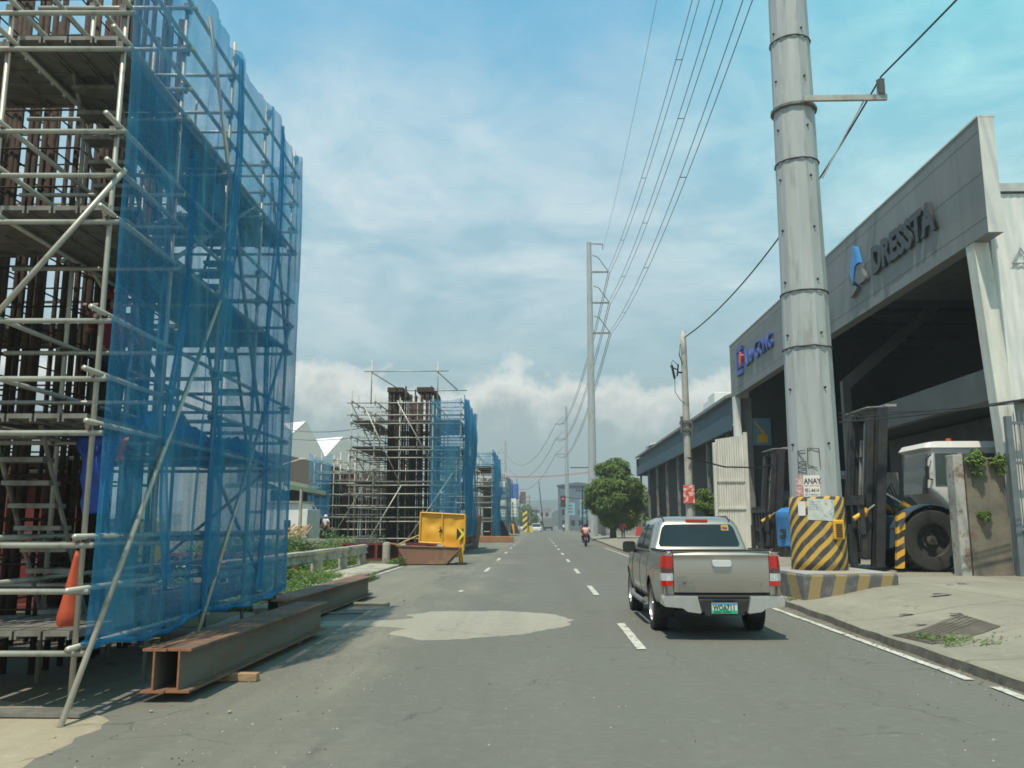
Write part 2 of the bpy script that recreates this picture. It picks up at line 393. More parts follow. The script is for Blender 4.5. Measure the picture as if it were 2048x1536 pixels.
# concrete repair patch across the lane
def blob(name, outline, z, m, jit=.06, n=14):
    P = []
    k = len(outline)
    for i in range(k):
        a = Vector(outline[i]); b = Vector(outline[(i + 1) % k])
        for j in range(n):
            p = a.lerp(b, j / n); q = (p.x * 1.9, p.y * 1.9, 2)
            P.append((p.x + jit * mnoise.noise(q) + jit * .9 * mnoise.noise((p.x * 6, p.y * 6, 1)), p.y + jit * mnoise.noise((q[0], q[1], 9)) + jit * .9 * mnoise.noise((p.x * 6, p.y * 6, 7)), z))
    c = sum((Vector(q) for q in P), Vector()) / len(P); n_ = len(P)
    O = [(q[0] + (q[0] - c.x) * .06 / max(.3, math.hypot(q[0] - c.x, q[1] - c.y)), q[1] + (q[1] - c.y) * .06 / max(.3, math.hypot(q[0] - c.x, q[1] - c.y)), -.001) for q in P]
    mb = MB(); mb.add(P + O, [tuple(range(n_))] + [(i, (i + 1) % n_, n_ + (i + 1) % n_, n_ + i) for i in range(n_)]); return tag(mb.build(name, m), kind='structure')
blob('repair_patch', [(-3.6, 15.0), (-2.5, 15.15), (-2.2, 15.5), (-2.35, 16.0), (-2.0, 16.6), (-.7, 16.8), (.2, 16.3), (.6, 15.3), (.42, 15.0), (.5, 14.6), (.1, 13.9), (-.5, 13.2), (-1.1, 12.8), (-1.65, 12.65), (-1.95, 13.0), (-2.25, 13.4), (-2.1, 14.1), (-2.5, 14.3), (-3.6, 14.3)], .006, CONCP, .07, 8)
blob('repair_patch', [(-5.2, 18.5), (-3.6, 17.6), (-2.9, 19), (-2.5, 22), (-3.0, 25), (-2.9, 28), (-3.6, 31), (-5.2, 31)], .005, asphalt('old_patch', (.235, .222, .172), (.195, .185, .145), (.28, .265, .20), (.18, .17, .14)), .3)
PAINT = mat('road_paint', (.62, .60, .52), (.45, .44, .38), .8, 0, 9, c3=(.17, .165, .15), s3=6, f3=(.53, .63))
def stripe(x, y0, y1, w=.13, z=.012, xb=None, label=None, grp='lane dashes on the road'):
    xb = x if xb is None else xb
    mb = MB(); n = max(1, int((y1 - y0) / .3)); rows = []
    for i in range(n + 1):
        t = i / n; y = y0 + (y1 - y0) * t; xx = x + (xb - x) * t
        j = .012 * mnoise.noise((y * 4, x, 0))
        rows.append([(xx - w / 2 + j, y, z), (xx + w / 2 + j, y, z)])
    mb.grid(rows); o = mb.build('lane_dash', PAINT); return tag(o, kind='structure')
for k in range(12): stripe(1.38, 3.0 + 8.75 * k, 6.0 + 8.75 * k)
for y in (30.2, 39.4, 48.6, 58.0, 67.0, 77, 86): stripe(-1.83, y, y + 2.8)
for y in (21.3,): stripe(-1.9, y, y + .5, .1)
for a, b in ((5.5, 6.2), (6.5, 7.7), (8.0, 9.2), (9.6, 20.0), (20.3, 60)): stripe(4.60, a, b, .11, .013, 4.66)
stripe(-5.3, 26.5, 34.3, .13)
rnd0 = random.Random(77); mb = MB()
for _ in range(900):
    y = 6 + 24 * rnd0.random() ** 1.6; x = rnd0.choice((rnd0.uniform(-3.3, 4.6), rnd0.uniform(-3.4, -1.6), rnd0.uniform(4.3, 4.8))); s_ = rnd0.uniform(.004, .013)
    a = rnd0.random() * 6.28; pts_ = [(x + s_ * math.cos(a + k * 1.5708) * rnd0.uniform(.7, 1.3), y + s_ * math.sin(a + k * 1.5708) * rnd0.uniform(.7, 1.3), .002) for k in range(4)]
    mb.add(pts_ + [(x, y, .004 + s_ * .8)], [(0, 1, 4), (1, 2, 4), (2, 3, 4), (3, 0, 4)])
tag(mb.build('road_grit', mat('grit', (.36, .34, .28), (.09, .085, .07), .95, 0, 1.3, sharp=(.48, .52))), 'fine grit and stone chips strewn over the asphalt', 'grit', kind='stuff')
# pavement with an uneven driveway ramp, edge stepped up from the gutter
def pave_z(x, y):
    if 10.7 < y < 12.2 and x < 6.2: d = 0.0
    t = max(0, min(1, (x - 5.0) / 2.6)); t = t * t * (3 - 2 * t)
    far = max(0, min(1, (y - 30) / 25))
    return .135 + (.31 - .16 * far) * t + .012 * mnoise.noise((x * .9, y * .7, 0))
rows = []; side = []
ys = [-8 + .3 * i for i in range(260)] + [70 + 4 * i for i in range(13)]
for y in ys:
    kx = kerb_x(y) + (.05 * mnoise.noise((y * 1.1, 0, 3)) + .03 * mnoise.noise((y * 5, 0, 3)) if y < 40 else 0)
    dip = 0.0
    row = []
    for i, u in enumerate((0, .05, .5, 1.1, 1.8, 2.6, 3.6, 5, 8, 13, 22)):
        row.append((kx + u, y, pave_z(kx + u, y) - (.02 if i == 0 else 0)))
    rows.append(row)
    side.append([(kx - .02 + .01 * mnoise.noise((y * 9, 1, 1)), y, -.02), (kx, y, row[0][2])])
mb = MB(); mb.grid(rows); mb.m = 1; mb.grid(side)
tag(mb.build('pavement', [SIDEW, mat('kerb_face', (.17, .16, .13), (.10, .095, .08), .95, 0, 4, bump=.6, bscale=25)], fixn=False), kind='structure')
# hills far behind
mb = MB(); rows = []
for r_, (yy, s) in enumerate(((1500, 0), (1560, 1), (1900, .55))):
    rows.append([(x, yy, s * (44 + 22 * mnoise.noise((x * .0028, r_ * .0, 0)) + 7 * mnoise.noise((x * .013, 0, 4)))) for x in range(-1600, 1601, 40)])
mb.grid(rows); tag(mb.build('hills', mat('hill_trees', (.055, .085, .05), (.035, .06, .04), .95, 0, .02), smooth=True), kind='structure')
mb = MB(); rows = []
for r_, (yy, s) in enumerate(((700, 0), (706, 1), (740, .8))):
    rows.append([(x, yy, s * (10 + 8 * mnoise.noise((x * .02, 3, 0)) + 4 * mnoise.noise((x * .11, 0, 4)))) for x in range(-500, 501, 6)])
mb.grid(rows); tag(mb.build('far_woods', mat('hill_trees2', (.05, .075, .035), (.03, .05, .03), .95, 0, .08), smooth=False), 'dark green belt of far trees under the hills', 'woods', kind='stuff')

# ================================================================ SCAFFOLDED PIERS
NET = bpy.data.materials.new('blue_debris_net'); NET.use_nodes = True
def make_net(m, col, lo, hi):
    n, l = m.node_tree.nodes, m.node_tree.links; n.clear()
    out = n.new('ShaderNodeOutputMaterial'); tr = n.new('ShaderNodeBsdfTransparent'); df = n.new('ShaderNodeBsdfDiffuse'); tl = n.new('ShaderNodeBsdfTranslucent')
    fadec = node_mix(m, col, tuple(min(.7, c_ * 1.25 + .05) for c_ in col), m_ramp(m, m_noise(m, m_map(m, (1, 1, .35)), 1.1, 7, .65), .45, .65)); l.new(fadec, df.inputs[0]); l.new(fadec, tl.inputs[0])
    a = n.new('ShaderNodeMixShader'); a.inputs[0].default_value = .45; l.new(df.outputs[0], a.inputs[1]); l.new(tl.outputs[0], a.inputs[2])
    b = n.new('ShaderNodeMixShader'); l.new(tr.outputs[0], b.inputs[1]); l.new(a.outputs[0], b.inputs[2]); l.new(b.outputs[0], out.inputs[0])
    v = m_map(m, (1, 1, .25)); f = m_ramp(m, m_noise(m, v, 2.2, 6, .6), .38, .62, lo, hi)
    w = m_map(m, (1, 1, 1)); g = m_ramp(m, m_noise(m, w, 40, 2, .6), .3, .7, -.06, .06)
    # woven cloth seen at a slant closes up
    lw = n.new('ShaderNodeLayerWeight'); lw.inputs[0].default_value = .35
    h = m_math(m, 'MULTIPLY', lw.outputs['Facing'], .30)
    l.new(m_math(m, 'ADD', m_math(m, 'ADD', f, g), h, clamp=True), b.inputs[0])
make_net(NET, (.065, .34, .62), .30, .50)
NETD = bpy.data.materials.new('gathered_blue_net'); NETD.use_nodes = True; make_net(NETD, (.06, .31, .54), .40, .70)
TARPB = mat('blue_tarp', (.03, .09, .42), (.02, .06, .28), .6, 0, 5, bump=.5, bscale=8)
def net_sheet(mb, path, z0, z1, fold=.09, sag=.22, posts=None, seed=0, nz=26, step=.09, bulge=.12):
    """cloth hung along a polyline path; posts = distances where it is tied up"""
    P = [Vector((p[0], p[1], 0)) for p in path]; L = [0]
    for i in range(1, len(P)): L.append(L[-1] + (P[i] - P[i - 1]).length)
    T = L[-1]; n = int(T / step); cols = []
    for i in range(n + 1):
        s = T * i / n
        k = max(j for j in range(len(L) - 1) if L[j] <= s + 1e-9)
        t = (s - L[k]) / (L[k + 1] - L[k]); p = P[k].lerp(P[k + 1], t); d = (P[k + 1] - P[k]).normalized(); nr = Vector((d.y, -d.x, 0))
        ph = posts or [0, T]
        near = min(abs(s - q) for q in ph); span = min((abs(a - b) for a, b in zip(ph, ph[1:])), default=1.7)
        sg = sag * math.sin(min(1, near / (span * .5)) * math.pi / 2) ** 1.3
        col = []
        for j in range(nz + 1):
            v = j / nz; z = z0 + (z1 - sg - z0) * v + (.05 * mnoise.noise((s * 1.2, seed, 2)) if j == 0 else 0)
            f = fold * mnoise.noise((s * 2.3 + .35 * mnoise.noise((v * 3, s * .3, seed)), v * 1.1, seed)) + fold * .55 * mnoise.noise((s * 6.5, v * 1.6, seed + 5)) + .03 * mnoise.noise((s * 14, v * 4, seed))
            b = bulge * math.sin(min(1, near / (span * .5)) * math.pi / 2) * mnoise.noise((s * .5, v * 3.3, seed + 7)) - .05 * abs(math.sin(v * math.pi * 4)) * 0
            col.append(p + nr * (f + b + .03) + Vector((0, 0, z)))
        cols.append(col)
    mb.grid(cols); return mb

def deck_maker(L, W, along_y):
    def f(mb):
        n = max(1, round(W / .27)); w = W / n
        for i in range(n):
            a = i * w + .012; b = (i + 1) * w - .012
            if along_y:
                mb.box(a, b, 0, L, 0, .045); mb.box(a, a + .02, 0, L, -.03, -.001); mb.box(b - .02, b, 0, L, -.03, -.001)
                for k in range(int(L / .42)): mb.box(a + .03, b - .03, .2 + k * .42, .24 + k * .42, -.02, -.001)
            else:
                mb.box(0, L, a, b, 0, .045); mb.box(0, L, a, a + .02, -.03, -.001); mb.box(0, L, b - .02, b, -.03, -.001)
                for k in range(int(L / .42)): mb.box(.2 + k * .42, .24 + k * .42, a + .03, b - .03, -.02, -.001)
    return f
def coupler_maker(mb):
    mb.box(-.036, .036, -.036, .036, -.035, .035); mb.tube((.045, 0, 0), (.095, 0, 0), .018, n=6); mb.tube((-.045, .0, .02), (-.06, .05, .02), .014, n=6); mb.tube((0, -.09, 0), (0, -.045, 0), .02, n=6)
def scaffold(name, label, X, Y, levels, decks, cage, top, group, m=GALV, r=.0275, n=8, coup=True, jig=.12, braces=True, seed=1, front_only=False, twist=0):
    rnd = random.Random(seed)
    root = thing(name, label, 'scaffold', (X[0], Y[0], 0), R(twist), group)
    cx0, cx1, cy0, cy1 = cage
    inside = lambda x, y: cx0 < x < cx1 and cy0 < y < cy1
    for x in X:
        for y in Y:
            if inside(x, y): continue
            if abs(x - cx0) > 3.2 and 0: continue
            h = top + rnd.uniform(.1, .75)
            tube_part('post', (x, y, 0), (x + rnd.uniform(-.02, .02), y, round(h, 1)), r, m, root, n)
    ci = 0; extra = MB()
    for z in levels:
        for y in Y:
            segs = [(X[-1] - jig * rnd.random() * 2 - .05, X[0] + .12)]
            if cy0 < y < cy1: segs = [(X[-1] - .2, cx0 - .1), (cx1 + .1, X[0] + .12)]
            for a, b in segs:
                zz = z + rnd.uniform(-.03, .03)
                tube_part('transom', (a, y - .055, zz), (b, y - .055, zz), r, m, root, n)
        for x in X:
            if cx0 < x < cx1: continue
            if front_only and x not in (X[0], X[1]): continue
            zz = z + .06 + rnd.uniform(-.02, .02)
            tube_part('ledger', (x + .055, Y[0] - .2 - rnd.random() * .15, zz), (x + .055, Y[-1] + .2, zz), r, m, root, n)
        if coup:
            for y in Y:
                for x in X:
                    if inside(x, y): continue
                    if ci < 96 and (x > X[2] or y == Y[0]):
                        o = place('coupler', 'coupler', coupler_maker, COUP, root, (x, y - .03, z + .03), Quaternion((0, 0, 1), rnd.uniform(-.4, .4))); ci += 1
                    else:
                        extra.box(x - .036, x + .036, y - .07, y + .03, z - .03, z + .06)
    if coup and extra.v:
        tag(extra.build('coupler', COUP, root), kind='stuff')
    for z in decks:
        for i in range(len(Y) - 1):
            W = X[0] - X[1] - .1
            place('deck', ('dk', round(Y[i + 1] - Y[i], 2), round(W, 2), 1), deck_maker(Y[i + 1] - Y[i] - .02, W, True), PLANK, root, (X[1] + .05, Y[i] + .01, z + .10))
            W2 = X[-2] - X[-1] - .1
            place('deck', ('dk', round(Y[i + 1] - Y[i], 2), round(W2, 2), 1), deck_maker(Y[i + 1] - Y[i] - .02, W2, True), PLANK, root, (X[-1] + .05, Y[i] + .01, z + .10))
        L = X[1] - X[-2] - .1; W = Y[1] - Y[0] - .25
        place('deck', ('dk', round(L, 2), round(W, 2), 0), deck_maker(L, W, False), PLANK, root, (X[-2] + .05, Y[0] + .1, z + .10))
        place('deck', ('dk', round(L, 2), round(Y[-1] - Y[-2] - .25, 2), 0), deck_maker(L, Y[-1] - Y[-2] - .25, False), PLANK, root, (X[-2] + .05, Y[-2] + .15, z + .10))
    return root
def cage_maker(name, label, x0, x1, y0, y1, h, group, nx=7, ny=6, r=.042, z0=0.0, seed=3, ties=None, n=8, dbl=.35):
    rnd = random.Random(seed)
    root = thing(name, label, 'rebar cage', ((x0 + x1) / 2, (y0 + y1) / 2, z0), 0, group)
    pts = []
    for i in range(nx):
        x = x0 + (x1 - x0) * i / (nx - 1); pts += [(x, y0), (x, y1)]
    for j in range(1, ny - 1):
        y = y0 + (y1 - y0) * j / (ny - 1); pts += [(x0, y), (x1, y)]
    for i in range(1, nx - 1, 2):
        x = x0 + (x1 - x0) * i / (nx - 1); pts += [(x, y0 + .35), (x, y1 - .35)]
    for x, y in pts:
        mbk = round(h + rnd.choice((-.3, 0, 0, .15)), 1)
        for dx_, dy_ in (((0, 0), (r * 2.1, r * .4)) if rnd.random() < dbl else ((0, 0),)):
            tube_part('rebar', (x + dx_, y + dy_, z0), (x + dx_ + rnd.uniform(-.03, .03), y + dy_, z0 + mbk), r, RUST, root, n)
    k = 0; z = z0 + .2
    step = ties or .33
    while z < z0 + h - .2:
        mb = MB(); e = .055
        P = [(x0 - e, y0 - e), (x1 + e, y0 - e), (x1 + e, y1 + e), (x0 - e, y1 + e), (x0 - e, y0 - e)]
        for a, b in zip(P, P[1:]): mb.tube((*a, z), (*b, z), .014, n=5)
        for xx in (x0 + (x1 - x0) * .33, x0 + (x1 - x0) * .66): mb.tube((xx, y0 - e, z + .02), (xx, y1 + e, z + .02), .012, n=5)
        mb.build('stirrup', RUST, root, smooth=True); z += step; k += 1
    return root

ZL = [.52, 1.03, 1.47, 2.50, 2.98, 3.54, 4.53, 4.98, 5.42, 6.32, 6.72, 7.20, 7.75]
X1 = [-4.12, -5.25, -6.6, -7.95, -9.2, -10.3]; Y1 = [7.72, 9.25, 10.85, 12.5, 14.2]
s1 = scaffold('scaffold', 'tall tube scaffold nearest the viewer, at the left edge, around the first rebar column', X1, Y1, ZL, [.56, 2.52, 4.55, 6.34], (-8.8, -6.0, 9.0, 12.6), 7.7, 'scaffolds around the piers', r=.026, seed=2, twist=1.7)
c1_ = cage_maker('rebar_cage', 'dark rusty cage of upright bars inside the nearest scaffold', -8.5, -5.65, 9.7, 12.3, 9.6, 'rebar cages of the piers', nx=8, ny=10, r=.036, seed=5, ties=.5, dbl=.7)
# diagonals and rakers of the near scaffold
for a, b in (((-5.35, 7.62, 3.2), (-3.95, 7.62, 5.02)), ((-10.2, 7.6, 3.2), (-8.9, 7.6, 5.1)), ((-3.93, 7.20, 0), (-4.02, 10.9, 4.95)), ((-3.95, 10.2, .25), (-4.04, 14.1, 4.95)), ((-4.2, 14.05, .5), (-4.2, 10.9, 2.6)), ((-4.2, 9.3, 4.6), (-4.2, 12.4, 6.5)),
             ((-5.2, 14.1, 2.6), (-5.2, 9.4, 4.7)), ((-4.0, 9.6, 7.9), (-4.05, 12.6, 3.3)), ((-4.05, 12.7, 7.0), (-4.1, 14.2, 4.6)), ((-5.35, 9.2, 4.6), (-5.35, 12.4, 6.4)), ((-6.6, 14.3, .6), (-4.3, 14.3, 2.6)), ((-9.1, 9.1, 2.6), (-9.1, 14.1, 4.6)), ((-6.6, 7.8, 6.4), (-5.3, 7.8, 4.6))):
    tube_part('brace', a, b, .027, GALV, s1)
def stair(root, xc, w, yb, zb, yt, zt, n, m=PLANK):
    mb = MB()
    for sx in (-1, 1):
        x = xc + sx * w / 2
        mb.path([(x, yb, zb - .1), (x, yt, zt)], .025, 6)
    mb.build('stair_stringer', m, root)
    for i in range(n):
        t = (i + .6) / n; y = yb + (yt - yb) * t; z = zb + (zt - zb) * t
        place('stair_tread', ('tread', w), lambda q: q.box(-w / 2, w / 2, -.11, .11, -.045, 0), m, root, (xc, y, z))
stair(s1, -5.02, .47, 9.35, .62, 8.05, 2.6, 9)
stair(s1, -4.72, .45, 9.6, 4.65, 8.25, 6.6, 9)
stair(s1, -4.75, .42, 13.9, 2.6, 12.7, 4.6, 8)
stair(s1, -4.75, .42, 11.9, 4.6, 13.0, 6.4, 8)
# debris net of the near scaffold
g = 'blue debris nets on the scaffolds'
net1 = thing('debris_net', 'translucent blue net hung down the road side of the nearest scaffold', 'net', (-4.0, 7.7, 0), R(1.7), g)
mb = MB(); net_sheet(mb, [(-4.02, 7.62), (-4.0, 14.32), (-5.2, 14.36)], .55, 8.12, fold=.07, sag=.16, posts=[0, 1.6, 3.2, 4.85, 6.6, 7.7], seed=3, nz=34, step=.06, bulge=.14)
mb.build('net_cloth', NET, net1, smooth=True)
mb = MB()
for (y, w, z0, z1, dxx) in ((10.85, .75, .6, 8.0, .05), (12.6, .62, .7, 8.0, .07), (9.3, .35, 1.0, 6.0, .05)):
    # gathered seam where two widths of net overlap, drooping in long folds
    cols = []
    for i in range(9):
        u = i / 8; c = []
        for j in range(31):
            v = j / 30; ww = w * (.12 + 1.0 * abs(mnoise.noise((v * 2.6, y, 3))) + .35 * (1 - v))
            c.append((-4.02 + dxx + .03 * math.sin(u * 11 + v * 3 + 2 * mnoise.noise((v * 3, y, 0))) + .05 * mnoise.noise((y, v * 3, 0)), y + (u - .5) * ww + .42 * mnoise.noise((y * 3, v * 1.7, 1)), z0 + (z1 - z0) * v))
        cols.append(c)
    mb.grid(cols)
mb.build('net_overlap', NETD, net1, smooth=True)
mb = MB(); P = []
for i in range(60):
    y = 7.6 + i * .114; P.append((-3.99 + .02 * math.sin(i * 1.7), y, .56 + .06 * mnoise.noise((y * 1.3, 5, 0)) + .05 * math.sin(y * 1.9)))
mb.path(P, [.025 + .05 * abs(mnoise.noise((i * .6, 2, 2))) for i in range(60)], 7); mb.build('rolled_hem', NETD, net1, smooth=True)
mb = MB()
for y, z in ((9.25, 8.05), (10.85, 8.08), (12.5, 8.1), (14.2, 8.1)):
    mb.lathe([(.01, .05), (.035, .03), (.05, -.02), (.03, -.10), (.01, -.14)], 7, Matrix.Translation((-4.08, y, z)))
mb.build('net_knot', NETD, net1, smooth=True)
# things lying and hanging on the near scaffold
mb = MB(); prof = []
rings = []
for j in range(13):
    v = j / 12; z = 1.40 - .74 * v; w = .022 + .095 * v ** 1.2 if v < .86 else .112 - .5 * (v - .86)
    rings.append([(-4.44 + .06 * (1 - v) + w * math.cos(a) + .01 * mnoise.noise((a, v * 5, 0)), 8.12 + w * .75 * math.sin(a) * (1 + .2 * math.sin(3 * a)), z) for a in [2 * math.pi * i / 16 for i in range(16)]])
mb.rings(rings); o = mb.build('orange_cloth', ORANGE, smooth=True); tag(o, 'orange cloth bundle hanging at the foot of the scaffold stair', 'cloth')
def rag(name, label, cx, cy, z1, z0, w, mats, seed):
    mb = MB(); rings = []
    for j in range(17):
        v = j / 16; z = z1 + (z0 - z1) * v
        ww = w * (1 - .45 * v) * (1 + .25 * mnoise.noise((v * 4, seed, 0)))
        rings.append([(cx + ww * math.cos(a) + .05 * mnoise.noise((math.cos(a) * 2, v * 4, seed)), cy + ww * .55 * math.sin(a) + .08 * mnoise.noise((math.sin(a) * 2, v * 4, seed + 3)), z + .05 * mnoise.noise((a, v, seed))) for a in [2 * math.pi * i / 14 for i in range(14)]])
    mb.rings(rings); o = mb.build(name, mats, smooth=True); return tag(o, label, 'tarp')
rag('hanging_tarp', 'royal blue tarp hanging bunched beside the near scaffold post', -4.42, 8.45, 2.52, 1.75, .21, TARPB, 3)
rag('hanging_rag', 'small orange red rag tied beside the hanging blue tarp', -4.26, 8.5, 2.52, 2.28, .11, mat('red_rag', (.62, .14, .05), (.5, .08, .05), .8, 0, 5), 5)
def heap(name, label, cat, cx, cy, z, rx, ry, h, m, seed, nn=16):
    mb = MB(); rows = []
    for i in range(nn + 1):
        rows.append([(cx + rx * (2 * i / nn - 1), cy + ry * (2 * j / nn - 1), z + max(0, h * (1 - (2 * i / nn - 1) ** 2) ** .5 * (1 - (2 * j / nn - 1) ** 2) ** .5 * (1 + .7 * mnoise.noise((i * .45, j * .45, seed))))) for j in range(nn + 1)])
    mb.grid(rows); o = mb.build(name, m, smooth=True); return tag(o, label, cat)
heap('folded_tarp', 'crumpled blue tarp lying on the second deck behind the net', 'tarp', -4.75, 10.6, 2.67, .42, .8, .32, TARPB, 2)
heap('folded_tarp', 'dark blue tarp heap on the second deck, near the far scaffold end', 'tarp', -4.75, 12.9, 2.67, .40, .6, .25, TARPB, 9)
# red steel formwork and yellow machine seen through the near scaffold
def formwork(label, x0, x1, y, z0, z1, m=REDP, depth=.35, nrib=6, group=None):
    t = thing('formwork_panel', label, 'formwork', ((x0 + x1) / 2, y, z0), 0, group)
    mb = MB(); mb.box(x0, x1, y, y + .06, z0, z1); mb.build('panel_face', m, t)
    for i in range(nrib):
        x = x0 + (x1 - x0 - .12) * i / (nrib - 1); mb = MB(); mb.box(x, x + .12, y - depth, y - .002, z0 + .1, z1 - .1); mb.build('panel_rib', m, t)
    mb = MB(); mb.box(x0, x1, y - depth, y - .002, z0, z0 + .098); mb.box(x0, x1, y - depth, y - .002, z1 - .098, z1); mb.build('panel_frame', m, t)
    return t
formwork('tall dark red steel formwork standing behind the nearest scaffold', -13.4, -8.6, 17.0, .0, 2.9)
formwork('long low dark red steel formwork lying behind the concrete guardrail', -15.5, -7.5, 27.2, .0, .75, nrib=14)
formwork('red steel formwork lying between the bollard and the second scaffold', -9.0, -4.6, 39.5, 0, .8, nrib=9)
t = thing('generator', 'yellow wheeled site generator with louvred hood behind the nearest scaffold', 'machine', (-7.9, 15.6, 0))
mb = MB(); mb.box(-8.4, -7.3, 15.2, 16.8, .85, 1.75); mb.build('hood', YEL, t, bevel=.06)
mb = MB()
for i in range(6): mb.box(-8.2, -7.5, 15.17, 15.198, 1.05 + i * .1, 1.10 + i * .1)
mb.build('louvre', DARK, t)
mb = MB(); mb.box(-8.5, -7.2, 15.1, 16.9, .6, .847); mb.build('chassis', DARK, t)
for wx in (-8.45, -7.3):
    mb = MB(); mb.tube((wx - .1, 16, .32), (wx + .1, 16, .32), .32, n=18); mb.build('wheel', BLACKR, t)
mb = MB(); mb.tube((-7.5, 15.4, 1.7), (-7.5, 15.4, 2.15), .05); mb.build('exhaust', DARK, t)

# second pier
ZL2 = [.35, .9, 1.75, 2.55, 3.3, 3.75, 4.55, 5.25, 5.65, 6.35, 7.15, 7.6, 8.3]
X2 = [-4.2, -5.75, -7.6, -9.0, -10.3]; Y2 = [46.6, 48.3, 50.2, 52.2, 54.6]
GALV2 = mat('mid_grey_tube', (.42, .41, .36), (.30, .29, .25), .5, .4, 2.0)
s2 = scaffold('scaffold', 'second scaffold up the road, behind the yellow panel, net on its right half', X2, Y2, ZL2, [1.9, 3.85, 5.75, 7.2], (-8.75, -5.8, 47.8, 51.9), 8.3, 'scaffolds around the piers', m=GALV2, r=.034, seed=4, n=6, coup=True)
for a, b in (((-9.6, 46.4, 10.05), (-4.9, 46.4, 10.05)), ((-9.2, 46.45, 8.2), (-9.2, 46.45, 10.7)), ((-5.5, 46.45, 8.2), (-5.5, 46.45, 10.6)), ((-9.2, 46.4, 10.0), (-7.9, 48.3, 9.3)), ((-5.5, 46.4, 10.0), (-4.6, 48.3, 9.3)), ((-7.6, 48.3, 9.25), (-4.0, 48.3, 9.25)),
             ((-9.6, 46.3, 8.2), (-7.5, 46.3, 3.9)), ((-7.7, 46.3, 8.3), (-5.8, 46.3, 5.0)), ((-7.4, 46.3, 3.7), (-9.5, 46.3, .1)), ((-7.5, 46.35, .1), (-4.6, 46.35, 4.4)), ((-4.2, 46.7, 4.4), (-4.2, 54, 5.9)), ((-5.8, 46.7, 2.2), (-5.8, 52, 4)), ((-10.3, 46.7, 8.2), (-10.3, 54, 6)), ((-10.3, 46.7, 5.8), (-10.3, 54, 3.8))):
    tube_part('brace', a, b, .034, GALV, s2, 6)
stair(s2, -4.95, .7, 47.2, 4.0, 48.0, 5.75, 6); stair(s2, -4.95, .7, 47.2, 2.1, 48.2, 3.8, 6)
cage_maker('rebar_cage', 'rusty rebar cage standing tallest inside the second scaffold', -8.5, -6.05, 48.2, 51.5, 9.35, 'rebar cages of the piers', nx=9, ny=11, r=.048, seed=8, ties=.36, n=6, dbl=.4)
mb = MB()
for a in ((-8.6, -7.7, 48.1, 51.6), (-6.9, -5.95, 48.1, 51.6)): mb.box(*a, 9.15, 9.42)
tag(mb.build('bar_spacer', RUST), 'flat rusty spacer frame laid round the bar tops of the tallest cage', 'bar spacer')
net2 = thing('debris_net', 'dense blue net along the road side of the second scaffold', 'net', (-4.1, 46.5, 0), 0, g)
mb = MB(); net_sheet(mb, [(-4.05, 46.4), (-4.0, 54.8)], 1.0, 8.75, fold=.2, sag=.3, posts=[0, 1.8, 3.6, 5.6, 8.2], seed=13, nz=26, step=.14, bulge=.3); mb.build('net_cloth', NETD, net2, smooth=True)
mb = MB(); net_sheet(mb, [(-5.85, 46.3), (-4.1, 46.3)], 1.0, 8.5, fold=.06, sag=.12, posts=[0, 1.7], seed=17, nz=20, step=.12, bulge=.05); mb.build('net_cloth', NET, net2, smooth=True)
# lower cages and a net further left, behind the second pier
X3 = [-9.6, -11.2, -12.9, -14.4, -15.8]; Y3 = [60.0, 62.0, 64.5, 67.0]
s3 = scaffold('scaffold', 'lower scaffold set back to the left of the second one, with brown columns', X3, Y3, [.5, 1.3, 2.1, 2.9, 3.7, 4.5, 5.3, 6.1], [2.2, 4.6], (-13.0, -11.1, 61.5, 64.6), 6.3, 'scaffolds around the piers', r=.038, seed=6, n=6, coup=False)
for a, b in (((-15.9, 59.8, 3.2), (-13.9, 59.8, .6)), ((-14.5, 59.8, .4), (-11.2, 59.8, 6)), ((-9.6, 59.8, 3), (-11.3, 59.8, 6.5))): tube_part('brace', a, b, .038, GALV, s3, 6)
for k, (x, w) in enumerate(((-13.9, 1.2), (-12.1, 1.5), (-10.4, 1.3))):
    cage_maker('rebar_cage', ['leftmost short brown rebar cage behind the second scaffold', 'middle short brown rebar cage behind the second scaffold', 'right hand short brown rebar cage beside the second scaffold'][k], x - w / 2, x + w / 2, 62.4, 63.8, 5.4, 'rebar cages of the piers', nx=8, ny=3, r=.055, seed=20 + k, ties=.35, n=5)
net3 = thing('debris_net', 'pale blue net on the set-back scaffold at left of the second pier', 'net', (-15.9, 60, 0), 0, g)
mb = MB(); net_sheet(mb, [(-16.1, 59.7), (-14.5, 59.7)], 2.0, 6.6, fold=.06, sag=.35, posts=[0, 1.6], seed=19, nz=16, step=.12, bulge=.05); mb.build('net_cloth', NET, net3, smooth=True)
# third pier
X4 = [-4.25, -5.8, -7.6, -9.6]; Y4 = [80.0, 83.0, 87.0, 92.0]
s4 = scaffold('scaffold', 'third scaffold along the road with a narrow deep blue net edge', X4, Y4, [.4, 1.9, 2.2, 3.6, 4.2, 5.1, 5.6, 6.9, 7.2, 8.2], [1.9, 3.6, 5.1, 6.9], (-9.0, -6.2, 82, 90), 8.3, 'scaffolds around the piers', r=.05, seed=9, n=5, coup=False)
tube_part('post', (-6.9, 80.1, 7), (-6.9, 80.1, 10.4), .05, GALV, s4, 5); tube_part('post', (-6.5, 80.1, 7), (-6.5, 80.1, 10.8), .05, GALV, s4, 5); tube_part('transom', (-9.5, 80, 9.6), (-6.3, 80, 9.6), .05, GALV, s4, 5)
cage_maker('rebar_cage', 'rusty rebar cage showing at the left of the third scaffold', -8.9, -7.6, 82.5, 84.5, 8.4, 'rebar cages of the piers', nx=7, ny=4, r=.08, seed=31, ties=.5, n=5)
net4 = thing('debris_net', 'deep blue net gathered down the road side of the third scaffold', 'net', (-4.2, 80, 0), 0, g)
